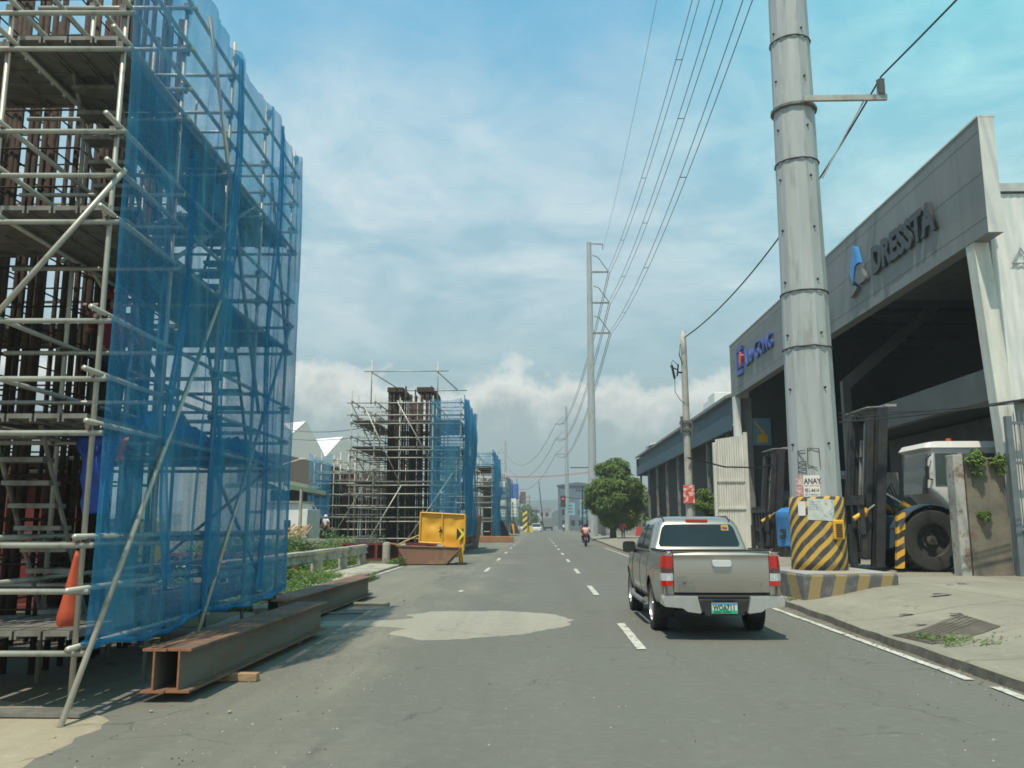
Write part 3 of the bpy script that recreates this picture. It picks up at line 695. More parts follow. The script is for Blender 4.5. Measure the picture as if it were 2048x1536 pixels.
mb = MB(); net_sheet(mb, [(-4.3, 79.7), (-4.05, 80.3), (-4.0, 92)], .4, 8.6, fold=.3, sag=.3, posts=[0, 3, 7, 12], seed=23, nz=18, step=.3, bulge=.35); mb.build('net_cloth', NETD, net4, smooth=True)
mb = MB(); net_sheet(mb, [(-5.9, 79.7), (-4.3, 79.7)], 7.0, 8.4, fold=.04, sag=.1, posts=[0, 1.7], seed=29, nz=6, step=.2, bulge=.03); mb.build('net_cloth', NET, net4, smooth=True)
# fourth pier, greenish, and the wrapped fifth
X5 = [-4.4, -6.0, -8.2]; Y5 = [119.0, 124.0, 130.0]
s5 = scaffold('scaffold', 'fourth scaffold along the road, hazy and greenish', X5, Y5, [.6, 2.2, 3.9, 5.3, 6.6, 8.0], [2, 4, 6], (-7.9, -6.2, 121, 128), 8.3, 'scaffolds around the piers', r=.07, seed=12, n=5, coup=False)
net5 = thing('debris_net', 'grey green net wrapped round the fourth scaffold', 'net', (-4.4, 119, 0), 0, g)
NETG = bpy.data.materials.new('green_grey_net'); NETG.use_nodes = True; make_net(NETG, (.10, .24, .30), .35, .55)
mb = MB(); net_sheet(mb, [(-6.4, 118.6), (-4.3, 118.6), (-4.0, 130)], .4, 8.5, fold=.2, sag=.2, posts=[0, 2, 7, 13], seed=33, nz=14, step=.35, bulge=.2); mb.build('net_cloth', NETG, net5, smooth=True)
cage_maker('rebar_cage', 'pale column core inside the greenish fourth scaffold', -7.6, -6.6, 122, 124, 8.0, 'rebar cages of the piers', nx=5, ny=3, r=.1, seed=41, ties=.8, n=5)
t = thing('wrapped_pier', 'pier wrapped in white sheet below and bright blue sheet on top', 'pier', (-6, 200, 0))
mb = MB(); mb.box(-9.2, -4.6, 200, 205, 3.2, 7.4); mb.build('white_sheet', WHITE, t, bevel=.2)
mb = MB(); mb.box(-9.3, -4.5, 199.9, 205.1, 7.41, 11.0); mb.build('blue_sheet', mat('bright_blue_sheet', (.04, .15, .55), (.03, .12, .45), .6), t, bevel=.2)
mb = MB()
for x in (-9, -7, -4.8): mb.tube((x, 199.7, 0), (x, 199.7, 12.2), .08, n=5)
for z in (1.5, 3, 4.6, 6.2): mb.tube((-9.4, 199.7, z), (-4.3, 199.7, z), .06, n=5)
mb.build('frame', GALVD, t)
t = thing('scaffold', 'fifth scaffold, small and far, with a rusty top beside the wrapped pier', 'scaffold', (-3.2, 205, 0), 0, 'scaffolds around the piers')
mb = MB()
for x in (-4.2, -3.2, -1.9):
    for y in (205, 208): mb.tube((x, y, 0), (x, y, 8.6), .08, n=5)
mb.build('post', GALVD, t)
mb = MB()
for z in (2, 4, 5.5, 7, 8): mb.tube((-4.5, 205, z), (-1.6, 205, z), .08, n=5)
mb.build('transom', GALVD, t)
mb = MB(); mb.box(-4.1, -2.8, 206, 207, 6.5, 9.3); mb.build('rusty_block', RUSTB, t)

# ================================================================ LEFT FOREGROUND
def h_beam(name, label, a, b, w, h, z0, group):
    a = Vector((*a, 0)); b = Vector((*b, 0)); L = (b - a).length; rz = math.atan2(-(b - a).x, (b - a).y)
    t = thing(name, label, 'steel beam', (a.x, a.y, z0), rz, group)
    def fl(zz0, zz1, nm):
        mb = MB(); n = 24; rows_t = []
        mb.box(-w / 2, w / 2, 0, L, zz0, zz1); mb.m = 1
        mb.box(-w / 2 - .001, w / 2 + .001, -.003, .012, zz0 - .001, zz1 + .001)
        return mb.build(nm, [RUSTB, BEAMEDGE], t, world=False)
    fl(0, .022, 'flange'); fl(h - .022, h, 'flange')
    mb = MB(); mb.box(-.008, .008, .004, L, .0225, h - .0225); mb.m = 1; mb.box(-.009, .009, -.002, .004, .0225, h - .0225)
    mb.build('web', [mat('grey_steel_web', (.17, .155, .13), (.13, .115, .095), .75, .1, 1.5, stretch=(1, .4, 2), c3=(.17, .10, .065), s3=2.5, f3=(.56, .72), bump=.15), BEAMEDGE], t, world=False)
    return t
gb = 'rusty steel beams lying along the road edge'
h_beam('steel_beam', 'near rusty steel beam on the left, its open end facing the viewer', (-3.61, 8.2), (-3.52, 13.1), .225, .40, .09, gb)
h_beam('steel_beam', 'near rusty steel beam on the road side of the pair', (-3.38, 8.22), (-3.29, 13.15), .225, .40, .09, gb)
h_beam('steel_beam', 'farther rusty steel beam beyond the pair, grey brown web towards the road', (-4.02, 13.45), (-3.88, 19.8), .25, .42, .06, gb)
h_beam('steel_beam', 'farther beam lying on the verge side under weeds', (-4.35, 14.0), (-4.2, 21.0), .25, .40, .05, gb)
mb = MB(); mb.box(-3.58, -3.53, 8.2, 8.9, .492, .505); mb.path([(-3.66, 8.25, .50), (-3.5, 8.3, .515), (-3.42, 9.0, .51), (-3.46, 10.2, .505)], .009)
tag(mb.build('wire_scrap', RUSTB), 'bent wire scrap lying on top of the near steel beams', 'scrap')
for i, (x0, x1, y, w, lab) in enumerate(((-3.75, -2.98, 9.35, .12, 'short timber block under the near beams, sticking out to the road'), (-3.8, -3.0, 12.3, .12, 'short timber block under the near beams, farther along'), (-4.2, -3.4, 15.2, .1, 'thin timber under the farther beam'), (-4.3, -3.5, 18.6, .1, 'timber under the far end of the farther beam'))):
    mb = MB(); mb.box(x0, x1, y - w / 2, y + w / 2, .004, .086 if i < 2 else .055, Matrix.Rotation(R(1.5 * i), 4, 'Z'))
    tag(mb.build('timber_block', WOOD, bevel=.006), lab, 'timber', 'timbers under the beams')
for i, (a, b, r_, m_) in enumerate((((-3.9, 16.1, .02), (-3.25, 16.25, .02), .018, GALVD), ((-3.75, 17.7, .05), (-3.0, 17.6, .05), .035, mat('grey_log', (.42, .38, .30), (.3, .27, .2), .9)))):
    mb = MB(); mb.tube(a, b, r_); tag(mb.build('loose_pipe', m_), ['thin rusty pipe lying on the road beside the farther beam', 'short pale pole lying on the road beside the farther beam'][i], 'pipe')
# plank along the ground under the scaffold
mb = MB(); mb.box(-9.5, -3.9, 7.50, 7.75, .02, .05); tag(mb.build('ground_plank', PLANK), 'long flat plank on the ground under the front of the nearest scaffold', 'plank')
def rock(x, y, z, s, seed, m, label, group=None, name='stone'):
    mb = MB(); rings = []
    for j in range(6):
        ph = math.pi * j / 5
        rings.append([(x + s * math.sin(ph) * math.cos(a) * (1 + .5 * mnoise.noise((a, j, seed))), y + s * math.sin(ph) * math.sin(a) * (1 + .5 * mnoise.noise((a, j, seed + 4))), z + s * .55 * (1 - math.cos(ph)) * (1 + .3 * mnoise.noise((a * .7, j, seed)))) for a in [2 * math.pi * i / 9 for i in range(9)]])
    mb.rings(rings, cap=False); o = mb.build(name, m); return tag(o, label, 'stone', group)
ROCKM = mat('pale_rubble', (.42, .38, .29), (.3, .27, .2), .9, 0, 6, bump=.5)
for i, (x, y, s) in enumerate(((-5.0, 15.9, .22), (-5.3, 16.6, .17), (-4.8, 17.2, .14), (-5.2, 24.5, .25), (-5.6, 25.5, .2))): rock(x, y, -.02, s, i, ROCKM, ['largest pale rubble lump where the farther steel beam begins', 'pale rubble lump just behind the largest one by the steel beams', 'small flat rubble lump beside the farther steel beam', 'pale lump in the weeds at the guardrail foot', 'farthest pale lump in the weeds at the guardrail foot'][i], 'rubble lumps by the beams')
rnd = random.Random(5)
for i in range(9):
    x = -3.6 + rnd.uniform(-1.2, 1.0); y = rnd.uniform(6.4, 8.3) if i < 6 else rnd.uniform(8.6, 12.0)
    if i >= 6: x = -3.1 + rnd.uniform(0, .9)
    rock(x, y, .005, rnd.uniform(.008, .02), i, ROCKM, 'pale stone lying on the ground %s' % ('between the raker foot and the steel beams', 'nearest the viewer by the raker foot', 'at the edge of the pale dirt', 'in the shade under the front scaffold deck', 'left of the raker foot', 'closest to the open beam end', 'on the asphalt right of the beams', 'midway along the near beams on the road side', 'farthest along the near beams on the road side')[i], 'stones near the scaffold foot')
# concrete guardrail
t = thing('guardrail', 'weathered concrete guardrail on round-edged posts along the left verge', 'guardrail', (-6.9, 27, 0))
mb = MB(); sec = [(-.10, .50), (.02, .47), (.10, .52), (.05, .60), (.05, .68), (.10, .75), (.08, .83), (-.06, .85), (-.12, .80)]
mb.rings([[(-6.9 + px + .004 * y_ * 0, y_, pz + .02 * mnoise.noise((y_ * .6, 0, 0))) for px, pz in sec] for y_ in [17.5 + .9 * i for i in range(20)]])
mb.build('rail_beam', mat('weathered_concrete', (.46, .42, .33), (.33, .31, .25), .9, 0, 2, c3=(.16, .15, .12), s3=1.5, f3=(.5, .65), bump=.3), t)
for y_ in (19.6, 23.2, 26.9, 30.6, 33.9):
    mb = MB(); mb.lathe([(.17, -.05), (.165, .46), (.14, .50)], 10, Matrix.Translation((-6.92, y_, 0)), cap=True); mb.build('guardrail_post', MATS['weathered_concrete'], t)
mb = MB(); mb.lathe([(.17, -.05), (.165, .78), (.15, .88), (.08, .9)], 12, Matrix.Translation((-6.35, 36.2, 0)), cap=True)
tag(mb.build('bollard', MATS['weathered_concrete']), 'lone round concrete bollard beyond the guardrail end', 'bollard')
mb = MB(); mb.path([(-6.2, 36.1, .85), (-5.9, 36.4, .78), (-5.6, 36.7, .95), (-5.0, 37.6, 1.25)], .03, 6); tag(mb.build('yellow_rope', mat('old_rope', (.5, .38, .16), None, .9)), 'yellowish rope from the bollard towards the scaffold', 'rope')
mb = MB(); mb.box(-7.2, -5.4, 22.4, 34.4, .005, .10); tag(mb.build('kerb', MATS['weathered_concrete'], bevel=.03), kind='structure')
# skip
t = thing('skip', 'rusty low steel skip with sloping ends at the road edge', 'skip', (-4.45, 35.4, 0))
RS = mat('rusty_skip', (.26, .13, .085), (.20, .11, .08), .8, 0, 1.6, c3=(.33, .22, .12), s3=1.3, f3=(.52, .66), bump=.15)
P = [(-5.75, .76), (-5.35, .04), (-3.72, .04), (-3.12, .68)]
mb = MB()
mb.prism([(x, 35.2, z) for x, z in P], (0, .03, 0)); mb.prism([(x, 36.9, z) for x, z in P], (0, .03, 0))
mb.prism([(-5.75, 35.231, .76), (-5.35, 35.231, .04), (-5.32, 35.231, .06), (-5.71, 35.231, .76)], (0, 1.668, 0)); mb.prism([(-3.12, 35.231, .68), (-3.72, 35.231, .04), (-3.76, 35.231, .06), (-3.17, 35.231, .68)], (0, 1.668, 0))
mb.box(-5.34, -3.74, 35.231, 36.899, .045, .07); mb.build('skip_body', RS, t)
mb = MB(); mb.tube((-5.78, 35.18, .76), (-3.1, 35.18, .69), .03); mb.tube((-3.1, 35.16, .7), (-3.72, 35.16, .06), .035); mb.build('rim', RUSTB, t)
mb = MB(); mb.box(-5.3, -3.3, 35.6, 36.8, .3, .66); tag(mb.build('yellow_load', YEL, bevel=.03), 'yellow steel plate resting inside the rusty skip', 'steel plate')
rock(-4.0, 35.5, .62, .2, 3, mat('sack_cloth', (.4, .3, .2), (.2, .15, .1), .9), 'brown sack lying on the load in the skip', None, 'sack'); rock(-5.55, 35.5, .7, .14, 8, ROCKM, 'pale cloth knot on the left corner of the skip', None, 'cloth_knot')
# propped yellow double-door panel
t = thing('metal_screen', 'dented yellow two-leaf steel panel standing up behind the skip', 'steel panel', (-4.0, 36.3, 0), R(0))
def leaf(x0, x1, zb0, zb1, zt0, zt1, seed):
    mb = MB(); rows = []
    for i in range(15):
        u = i / 14; x = x0 + (x1 - x0) * u; row = []
        for j in range(13):
            v = j / 12; b = zb0 + (zb1 - zb0) * u; tp = zt0 + (zt1 - zt0) * u
            dent = .07 * mnoise.noise((u * 2.2, v * 2.2, seed)) * math.sin(u * math.pi) * math.sin(v * math.pi) * 2
            row.append((x + .06 * v * 0 , 36.25 + dent, b + (tp - b) * v))
        rows.append(row)
    mb.grid(rows); return mb.build('door_leaf', YEL, t, smooth=True)
leaf(-4.93, -4.02, .92, .88, 2.10, 2.06, 1); leaf(-4.0, -3.09, .88, .82, 2.06, 2.00, 6)
mb = MB()
for a, b in (((-4.97, .9), (-3.05, .80)), ((-4.93, 2.13), (-3.05, 2.03)), ((-4.97, .88), (-4.93, 2.15)), ((-4.01, .86), (-4.01, 2.08)), ((-3.07, .78), (-3.05, 2.05))):
    mb.tube((a[0], 36.2, a[1]), (b[0], 36.2, b[1]), .038, n=6)
mb.build('frame', YEL, t)
mb = MB(); mb.path([(-4.12, 36.17, 1.32), (-4.04, 36.13, 1.42), (-4.10, 36.15, 1.5)], .045); mb.build('latch', DARK, t)
mb = MB(); mb.box(-4.0, -3.06, 36.0, 36.15, .55, .87); mb.build('lower_plate', YEL, t)
mb = MB(); mb.tube((-4.7, 36.7, 0), (-4.6, 36.27, 1.5), .03, n=6); mb.tube((-3.3, 36.7, 0), (-3.4, 36.27, 1.5), .03, n=6); mb.build('prop', RUSTB, t)
t = thing('chevron_sign', 'black sign with a yellow chevron pointing right, on a yellow post beside the skip', 'sign', (-3.1, 35.6, 0))
mb = MB(); mb.box(-3.2, -3.05, 35.45, 35.5, .10, 1.05); mb.build('post', YEL, t)
mb = MB(); mb.prism([(-3.32, 35.38, 1.02), (-3.04, 35.38, 1.02), (-3.04, 35.38, 1.46), (-3.32, 35.38, 1.46)], (0, .04, 0)); mb.build('sign_plate', DARK, t)
mb = MB(); mb.prism([(-3.16, 35.36, 1.46), (-3.28, 35.36, 1.46), (-3.12, 35.36, 1.24), (-3.28, 35.36, 1.02), (-3.16, 35.36, 1.02), (-2.98, 35.36, 1.24)], (0, .015, 0)); mb.build('chevron', mat('sign_yellow', (.85, .62, .05), None, .5), t)
mb = MB(); mb.box(-3.38, -2.92, 35.3, 35.7, .01, .09); mb.build('foot', DARK, t)

# ---------------------------------------------------------------- foliage
def leafmat(name, a, b, c):
    m = bpy.data.materials.new(name); m.use_nodes = True; n = m.node_tree.nodes; l = m.node_tree.links
    bs = n['Principled BSDF']; bs.inputs['Roughness'].default_value = .55; bs.inputs['Specular IOR Level'].default_value = .35
    g_ = n.new('ShaderNodeNewGeometry'); v = m_map(m, (1, 1, 1))
    col = node_mix(m, a, b, g_.outputs['Random Per Island']); col = node_mix(m, col, c, m_math(m, 'MULTIPLY', m_ramp(m, m_noise(m, v, .9, 3), .45, .65), .7))
    l.new(col, bs.inputs['Base Color'])
    tl = n.new('ShaderNodeBsdfTranslucent'); l.new(col, tl.inputs[0]); ms = n.new('ShaderNodeMixShader'); ms.inputs[0].default_value = .3
    l.new(bs.outputs[0], ms.inputs[1]); l.new(tl.outputs[0], ms.inputs[2]); l.new(ms.outputs[0], n['Material Output'].inputs[0]); return m
LEAF = leafmat('mango_leaf', (.14, .225, .045), (.22, .31, .07), (.085, .145, .035))
WEED = leafmat('weed_leaf', (.14, .23, .06), (.22, .30, .09), (.07, .13, .04))
def add_leaf(mb, p, L, W, d, up):
    d = d.normalized(); s = d.cross(up)
    if s.length < 1e-3: s = Vector((1, 0, 0))
    s.normalize(); k = up * (-L * .16)
    mb.add([p, p + d * L * .5 + s * W, p + d * L + k, p + d * L * .5 - s * W], [(0, 1, 2, 3)])
def leaf_cloud(mb, centres, n, L, W, rnd, droop=.5, shell=.55):
    tot = sum(c[3] ** 2 for c in centres)
    for cx, cy, cz, r, rz in centres:
        for _ in range(int(n * r * r / tot)):
            while True:
                v = Vector((rnd.uniform(-1, 1), rnd.uniform(-1, 1), rnd.uniform(-1, 1)))
                if .05 < v.length < 1: break
            q = v.normalized() * (shell + (1 - shell) * rnd.random() ** .6) * rnd.choice((1, 1, 1, .8, 1.08))
            p = Vector((cx + q.x * r, cy + q.y * r, cz + q.z * rz))
            d0 = Vector((q.x, q.y, q.z * .4 - droop)).normalized()
            for k in range(5):
                d = d0 + Vector((rnd.uniform(-.8, .8), rnd.uniform(-.8, .8), rnd.uniform(-.6, .4)))
                add_leaf(mb, p, L * rnd.uniform(.7, 1.25), W, d, Vector((rnd.uniform(-.4, .4), rnd.uniform(-.4, .4), 1)).normalized())
BARK = mat('bark', (.12, .095, .07), (.07, .055, .04), .95, 0, 8, bump=.6, stretch=(2, 2, .4))
def tree(label, x, y, z0, h, rx, nclump, nleaf, L, W, seed, trunk_r=.28, name='mango_tree', low=.15, m=LEAF):
    rnd = random.Random(seed); t = thing(name, label, 'tree', (x, y, z0))
    cz = z0 + h * (low + (1 - low) / 2); rz = h * (1 - low) / 2; cl = []; tips = []
    for i in range(nclump):
        a = rnd.random() * 6.28; u = rnd.uniform(-1, 1); rr = (rnd.random() ** .4) * .78
        s = math.sqrt(1 - u * u)
        wid = (1 if u < 0 else (1 - .35 * u))
        p = (x + rx * rr * s * math.cos(a) * wid, y + rx * rr * s * math.sin(a) * wid, cz + rz * rr * u)
        r = rx * rnd.uniform(.17, .38); cl.append((*p, r, r * .8)); tips.append(p)
    mb = MB(); leaf_cloud(mb, cl, nleaf, L, W, rnd); mb.build('crown', m, t, fixn=False)
    mb = MB(); th = h * (low + .22)
    mb.path([(x + .1 * mnoise.noise((i, seed, 0)), y, z0 + th * i / 6) for i in range(7)], [trunk_r * (1.25 - .09 * i) for i in range(7)], 10)
    for p in tips[:16]:
        q = Vector(p); s_ = Vector((x, y, z0 + th * rnd.uniform(.6, 1)))
        mid = s_.lerp(q, .5) + Vector((0, 0, -.1 * h * .3)); mb.path([s_, mid, q], [trunk_r * .45, trunk_r * .28, trunk_r * .1], 6)
    mb.build('trunk', BARK, t, smooth=True); return t
tree('round dark green mango tree on the pavement before the blue warehouse', 7.5, 86, .2, 8.7, 3.0, 52, 8000, .44, .065, 4, low=.07)
def weeds(name, label, x0, x1, y0, y1, z, n, hmax, seed, m=WEED, L=.16, kind='stuff', avoid=None):
    rnd = random.Random(seed); mb = MB()
    for _ in range(n):
        x = rnd.uniform(x0, x1); y = rnd.uniform(y0, y1)
        dd = mnoise.noise((x * .7, y * .5, seed)) + .25
        if dd < 0: continue
        h = hmax * dd * rnd.uniform(.3, 1.2)
        for k in range(4):
            p = Vector((x + rnd.uniform(-.08, .08), y + rnd.uniform(-.08, .08), z + h * (k + .3) / 4)); a = rnd.random() * 6.28
            add_leaf(mb, p, L * rnd.uniform(.6, 1.5), L * .22, Vector((math.cos(a), math.sin(a), rnd.uniform(-.1, .9))), Vector((0, 0, 1)))
    o = mb.build(name, m, fixn=False); return tag(o, label, 'weeds', kind=kind)
weeds('weeds', 'green weeds and creepers under and behind the concrete guardrail', -9.5, -7.1, 17, 36, 0, 6500, 1.0, 3)
weeds('weeds', 'low grass between the guardrail and the steel beams', -6.7, -4.9, 16.5, 26.5, 0, 5200, .40, 4, L=.12)
weeds('weeds', 'green undergrowth below the second scaffold and gatehouse', -17, -8.2, 40, 46, 0, 5200, 2.3, 6, L=.24)
weeds('weeds', 'weeds far left behind the nearest scaffold', -12, -6, 19, 24, 0, 4000, 1.5, 9)
weeds('grass_tuft', 'soft grass tuft at the left foot of the skip', -6.2, -5.4, 33.8, 35.0, 0, 1400, .5, 11, L=.12)
weeds('weeds', 'small weeds at the foot of the striped concrete block', 5.1, 5.5, 17.2, 17.95, .1, 260, .3, 12, L=.09)
weeds('weeds', 'small weeds growing in the sunken drain strip', 5.0, 6.5, 11.0, 12.1, .17, 150, .10, 14, L=.07)
def climber(label, x, y, z, seed, s=.3):
    rnd = random.Random(seed); mb = MB(); leaf_cloud(mb, [(x, y, z, s, s * .8), (x + .1, y, z + s * .7, s * .6, s * .7), (x + .05, y - .05, z - s * 1.2, s * .55, s)], 160, .09, .025, rnd); return tag(mb.build('climbing_weed', WEED, fixn=False), label, 'plant')

# ---------------------------------------------------------------- left background buildings
t = thing('factory_hall', 'pale grey hall with a zigzag roof of bright white folded plates', 'building', (-32, 110, 0))
GW = mat('pale_grey_cladding', (.40, .44, .43), (.36, .40, .39), .8, 0, .6, stretch=(.2, .2, 1))
mb = MB(); Z = [(-46, 0), (-46, 11.0), (-36, 10.2), (-32.0, 13.3), (-30.3, 14.9), (-27.6, 10.25), (-25.35, 12.85), (-19, 9.0), (-19, 0)]
mb.prism([(x, 110, z) for x, z in Z], (0, .5, 0)); mb.build('wall', GW, t)
mb = MB()
for A, B, C_ in (((-29.7, 113, 12.9), (-26.05, 113, 13.2), (-27.6, 109.95, 10.3)), ((-30.3, 109.95, 14.95), (-34.2, 113, 15.05), (-32.0, 109.95, 13.35))):
    mb.prism([A, B, C_], (0, .15, -.12))
mb.build('roof', mat('bright_white_roof', (.86, .86, .82), (.8, .8, .77), .6), t)
mb = MB(); mb.box(-30, -19.1, 109.2, 109.9, 4.5, 4.8); mb.build('ledge', GREYCON, t)
t = thing('workshop', 'brown grey workshop with a green awning and dark open front', 'building', (-17, 62, 0))
mb = MB(); mb.prism([(-22, 62, 4.5), (-22, 62, 7.0), (-18.6, 62, 6.7), (-15.2, 62, 5.9), (-15.2, 62, 4.2)], (0, 9, 0)); mb.build('upper_wall', mat('brown_cladding', (.12, .105, .09), (.10, .09, .08), .85, 0, 1, stretch=(6, 1, .3)), t)
mb = MB(); mb.prism([(-22, 61.95, 4.7), (-18, 61.95, 4.75), (-14.8, 61.95, 4.1), (-14.8, 61.95, 3.9), (-18, 61.95, 4.4), (-22, 61.95, 4.4)], (0, -2.4, -.25)); mb.build('awning', mat('green_awning', (.14, .19, .13), (.11, .15, .10), .6), t)
mb = MB(); mb.prism([(-18.9, 59.4, 4.55), (-17.9, 59.4, 4.5), (-17.3, 59.4, 4.0), (-17.6, 59.4, 3.95)], (0, .1, 0)); mb.build('white_fascia', WHITE, t)
mb = MB(); mb.box(-22, -15, 70, 70.2, 0, 4.4); mb.build('back_wall', DARK, t)
mb = MB()
for x in (-21, -18.4, -16.6, -15.2): mb.box(x, x + .15, 61.5, 61.7, 0, 4.1)
mb.box(-21, -15, 61.4, 61.6, 2.4, 2.6); mb.build('posts', GALVD, t)
t = thing('gatehouse', 'small white gatehouse with one window behind the guardrail', 'building', (-15.8, 55, 0))
mb = MB(); mb.box(-17.6, -15.3, 55, 58, 0, 3.0); mb.box(-15.29, -14.75, 54.8, 58, 0, 2.6); mb.build('wall', WHITE, t, bevel=.02)
mb = MB(); mb.box(-16.3, -15.9, 54.95, 54.99, 1.1, 1.9); mb.build('window', GLASSD, t)
mb = MB(); mb.box(-17.7, -15.2, 54.8, 58.2, 3.002, 3.12); mb.build('roof', GREYCON, t)
mb = MB(); mb.box(-15.1, -14.95, 54.75, 54.79, 1.0, 1.5); mb.build('panel_hole', DARK, t)
mb = MB(); mb.tube((-15.0, 54, 0), (-15.0, 54, 3.9), .13, .09, n=6); tag(mb.build('stone_post', MATS['weathered_concrete']), 'pale pointed post standing by the gatehouse', 'post')
t = thing('plank_stack', 'leaning stack of rough timber planks before the gatehouse', 'planks', (-14.4, 50, 0))
for i in range(9):
    mb = MB(); x = -15.1 + i * .17; mb.tube((x, 49.5 + .05 * i, .75), (x + .8 - .04 * i, 50.4, 1.65 - .03 * (i * 5 % 7)), .05, n=4); mb.build('plank', WOOD, t)
mb = MB(); mb.box(-18, -8.6, 47.5, 47.8, 0, .85); tag(mb.build('low_wall', GREYCON), 'low grey wall behind the undergrowth at the left', 'wall')
mb = MB(); mb.tube((-17.9, 59, 4.5), (-17.9, 59, 6.0), .05); mb.tube((-17.9, 59, 5.7), (-16.4, 58.9, 6.15), .04); mb.box(-16.6, -16.1, 58.8, 59.0, 6.1, 6.2); tag(mb.build('wall_lamp', WHITEOLD), 'slanting lamp arm above the green awning', 'lamp')

# ================================================================ RIGHT SIDE
def stripes_mat(name, fx, fy, fz, per, c1, c2, duty=.5, radial=None):
    m = bpy.data.materials.new(name); m.use_nodes = True; l = m.node_tree.links; b = m.node_tree.nodes['Principled BSDF']; b.inputs['Roughness'].default_value = .75
    v = m_map(m, (1, 1, 1)); s_ = m.node_tree.nodes.new('ShaderNodeSeparateXYZ'); l.new(v, s_.inputs[0])
    wob = m_math(m, 'MULTIPLY', m_math(m, 'SUBTRACT', m_noise(m, v, 2.2, 2), .5), .10)
    if radial:
        a = m_math(m, 'ARCTAN2', s_.outputs[0], m_math(m, 'MULTIPLY', s_.outputs[1], -1.0))
        e = m_math(m, 'SUBTRACT', s_.outputs[2], m_math(m, 'MULTIPLY', a, radial))
    else:
        e = m_math(m, 'ADD', m_math(m, 'ADD', m_math(m, 'MULTIPLY', s_.outputs[0], fx), m_math(m, 'MULTIPLY', s_.outputs[1], fy)), m_math(m, 'MULTIPLY', s_.outputs[2], fz))
    e = m_math(m, 'ADD', e, wob)
    k = m_math(m, 'FRACT', m_math(m, 'DIVIDE', e, per)); k = m_ramp(m, k, duty - .03, duty + .03)
    col = node_mix(m, c1, c2, k)
    wear = m_math(m, 'MULTIPLY', m_ramp(m, m_noise(m, v, 5, 8, .7), .5, .68), .55); col = node_mix(m, col, (.26, .24, .20), wear)
    l.new(col, b.inputs['Base Color']); return m
STR1 = stripes_mat('pole_stripes', 0, 0, 0, .30, (.60, .36, .05), (.055, .055, .055), .46, radial=.60)
STR2 = stripes_mat('block_stripes', 1.0, .55, -.28, .56, (.30, .215, .09), (.10, .10, .10), .47)
STR3 = stripes_mat('loader_stripes', 0, 1.0, 1.4, .34, (.75, .40, .03), (.03, .03, .03), .5)
POLEM = mat('galvanised_pole', (.44, .465, .455), (.35, .375, .37), .48, .1, 1.2, stretch=(2.5, 2.5, .35), c3=(.27, .27, .25), s3=2.2, f3=(.52, .7))
def big_pole(label, x, y, z0, H, r0, r1, arms, seed=0, side=1, detail=True):
    t = thing('steel_pole', label, 'utility pole', (x, y, z0), 0, 'tall steel power poles')
    mb = MB(); rad = lambda z: r0 + (r1 - r0) * (z - z0) / H
    cuts = [z0, 5.6, 10.2, 16, 22, 29, z0 + H] if detail else [z0, z0 + H]
    M = Matrix.Translation((x, y, 0)) @ Matrix.Rotation(R(8), 4, 'Z')
    for i in range(len(cuts) - 1):
        a, b = cuts[i], cuts[i + 1]; mb.lathe([(rad(a) + (.012 if i else 0), a), (rad(b) + .012, b)], 12, M)
    mb.lathe([(rad(z0 + H) + .012, z0 + H), (.02, z0 + H + .05)], 12, M); mb.build('shaft', POLEM, t)
    if detail:
        for zz in (5.6, 6.9, 10.08, 13.2):
            mb = MB(); mb.path([(x + (rad(zz) + .03) * math.cos(k / 16 * 6.2832), y + (rad(zz) + .03) * math.sin(k / 16 * 6.2832), zz + .03 * mnoise.noise((k, zz, 0))) for k in range(17)], .018, 5); mb.build('strap', DARK, t)
        for i in range(12):
            zz = 3.4 + i * 1.25
            for a in (-1.22, -2.78):
                mb = MB(); rr = rad(zz); mb.tube((x + rr * .96 * math.cos(a), y + rr * .96 * math.sin(a), zz), (x + (rr + .03) * math.cos(a), y + (rr + .03) * math.sin(a), zz), .026, n=7); mb.build('step_bolt', DARK, t)
    for zz, ln in arms:
        q = thing_part = MB(); rr = rad(zz)
        mb = MB(); mb.box(x, x + side * (rr + ln), y - .09, y + .09, zz - .12, zz + .06) if side > 0 else mb.box(x - rr - ln, x, y - .09, y + .09, zz - .12, zz + .06)
        ar = mb.build('crossarm', GALVD, t)
        mb = MB(); mb.tube((x + side * (rr + .1), y, zz + 2.1), (x + side * (rr + .75), y, zz + 1.85), .05, n=5); mb.tube((x + side * (rr + .75), y, zz + 1.85), (x + side * (rr + ln), y, zz + .02), .055, n=5); mb.build('insulator_strut', COUP, t)
    return t
ARMS = [(31.9, 2.0), (28.05, 2.0), (24.3, 2.0)]
P1 = (6.22, 19.35); P2 = (6.45, 100.0); P3 = (8.5, 246.0); P4 = (-13.0, 348.0)
pole1 = big_pole('huge galvanised pole with a striped base beside the pickup', *P1, .6, 35.6, .560, .24, ARMS)
tp2 = big_pole('tall galvanised pole rising behind the mango tree, three arms to the right', *P2, .2, 35.4, .56, .28, ARMS, detail=False)
mb = MB(); mb.tube((P2[0], P2[1], 35.5), (P2[0] + 1.7, P2[1], 35.4), .09, n=6); mb.tube((P2[0] + 1.65, P2[1], 35.4), (P2[0] + 1.65, P2[1], 34.7), .05, n=5); mb.build('top_arm', GALVD, tp2)
big_pole('slender far galvanised pole with arms to the left over the road', *P3, 0, 35.4, .75, .3, [(30.4, 2.6), (26.0, 2.6), (21.6, 2.6)], side=-1, detail=False)
big_pole('farthest galvanised pole above the left scaffolds', *P4, 0, 35.4, .8, .35, [(30.4, 2.8), (26.0, 2.8), (21.6, 2.8)], side=-1, detail=False)
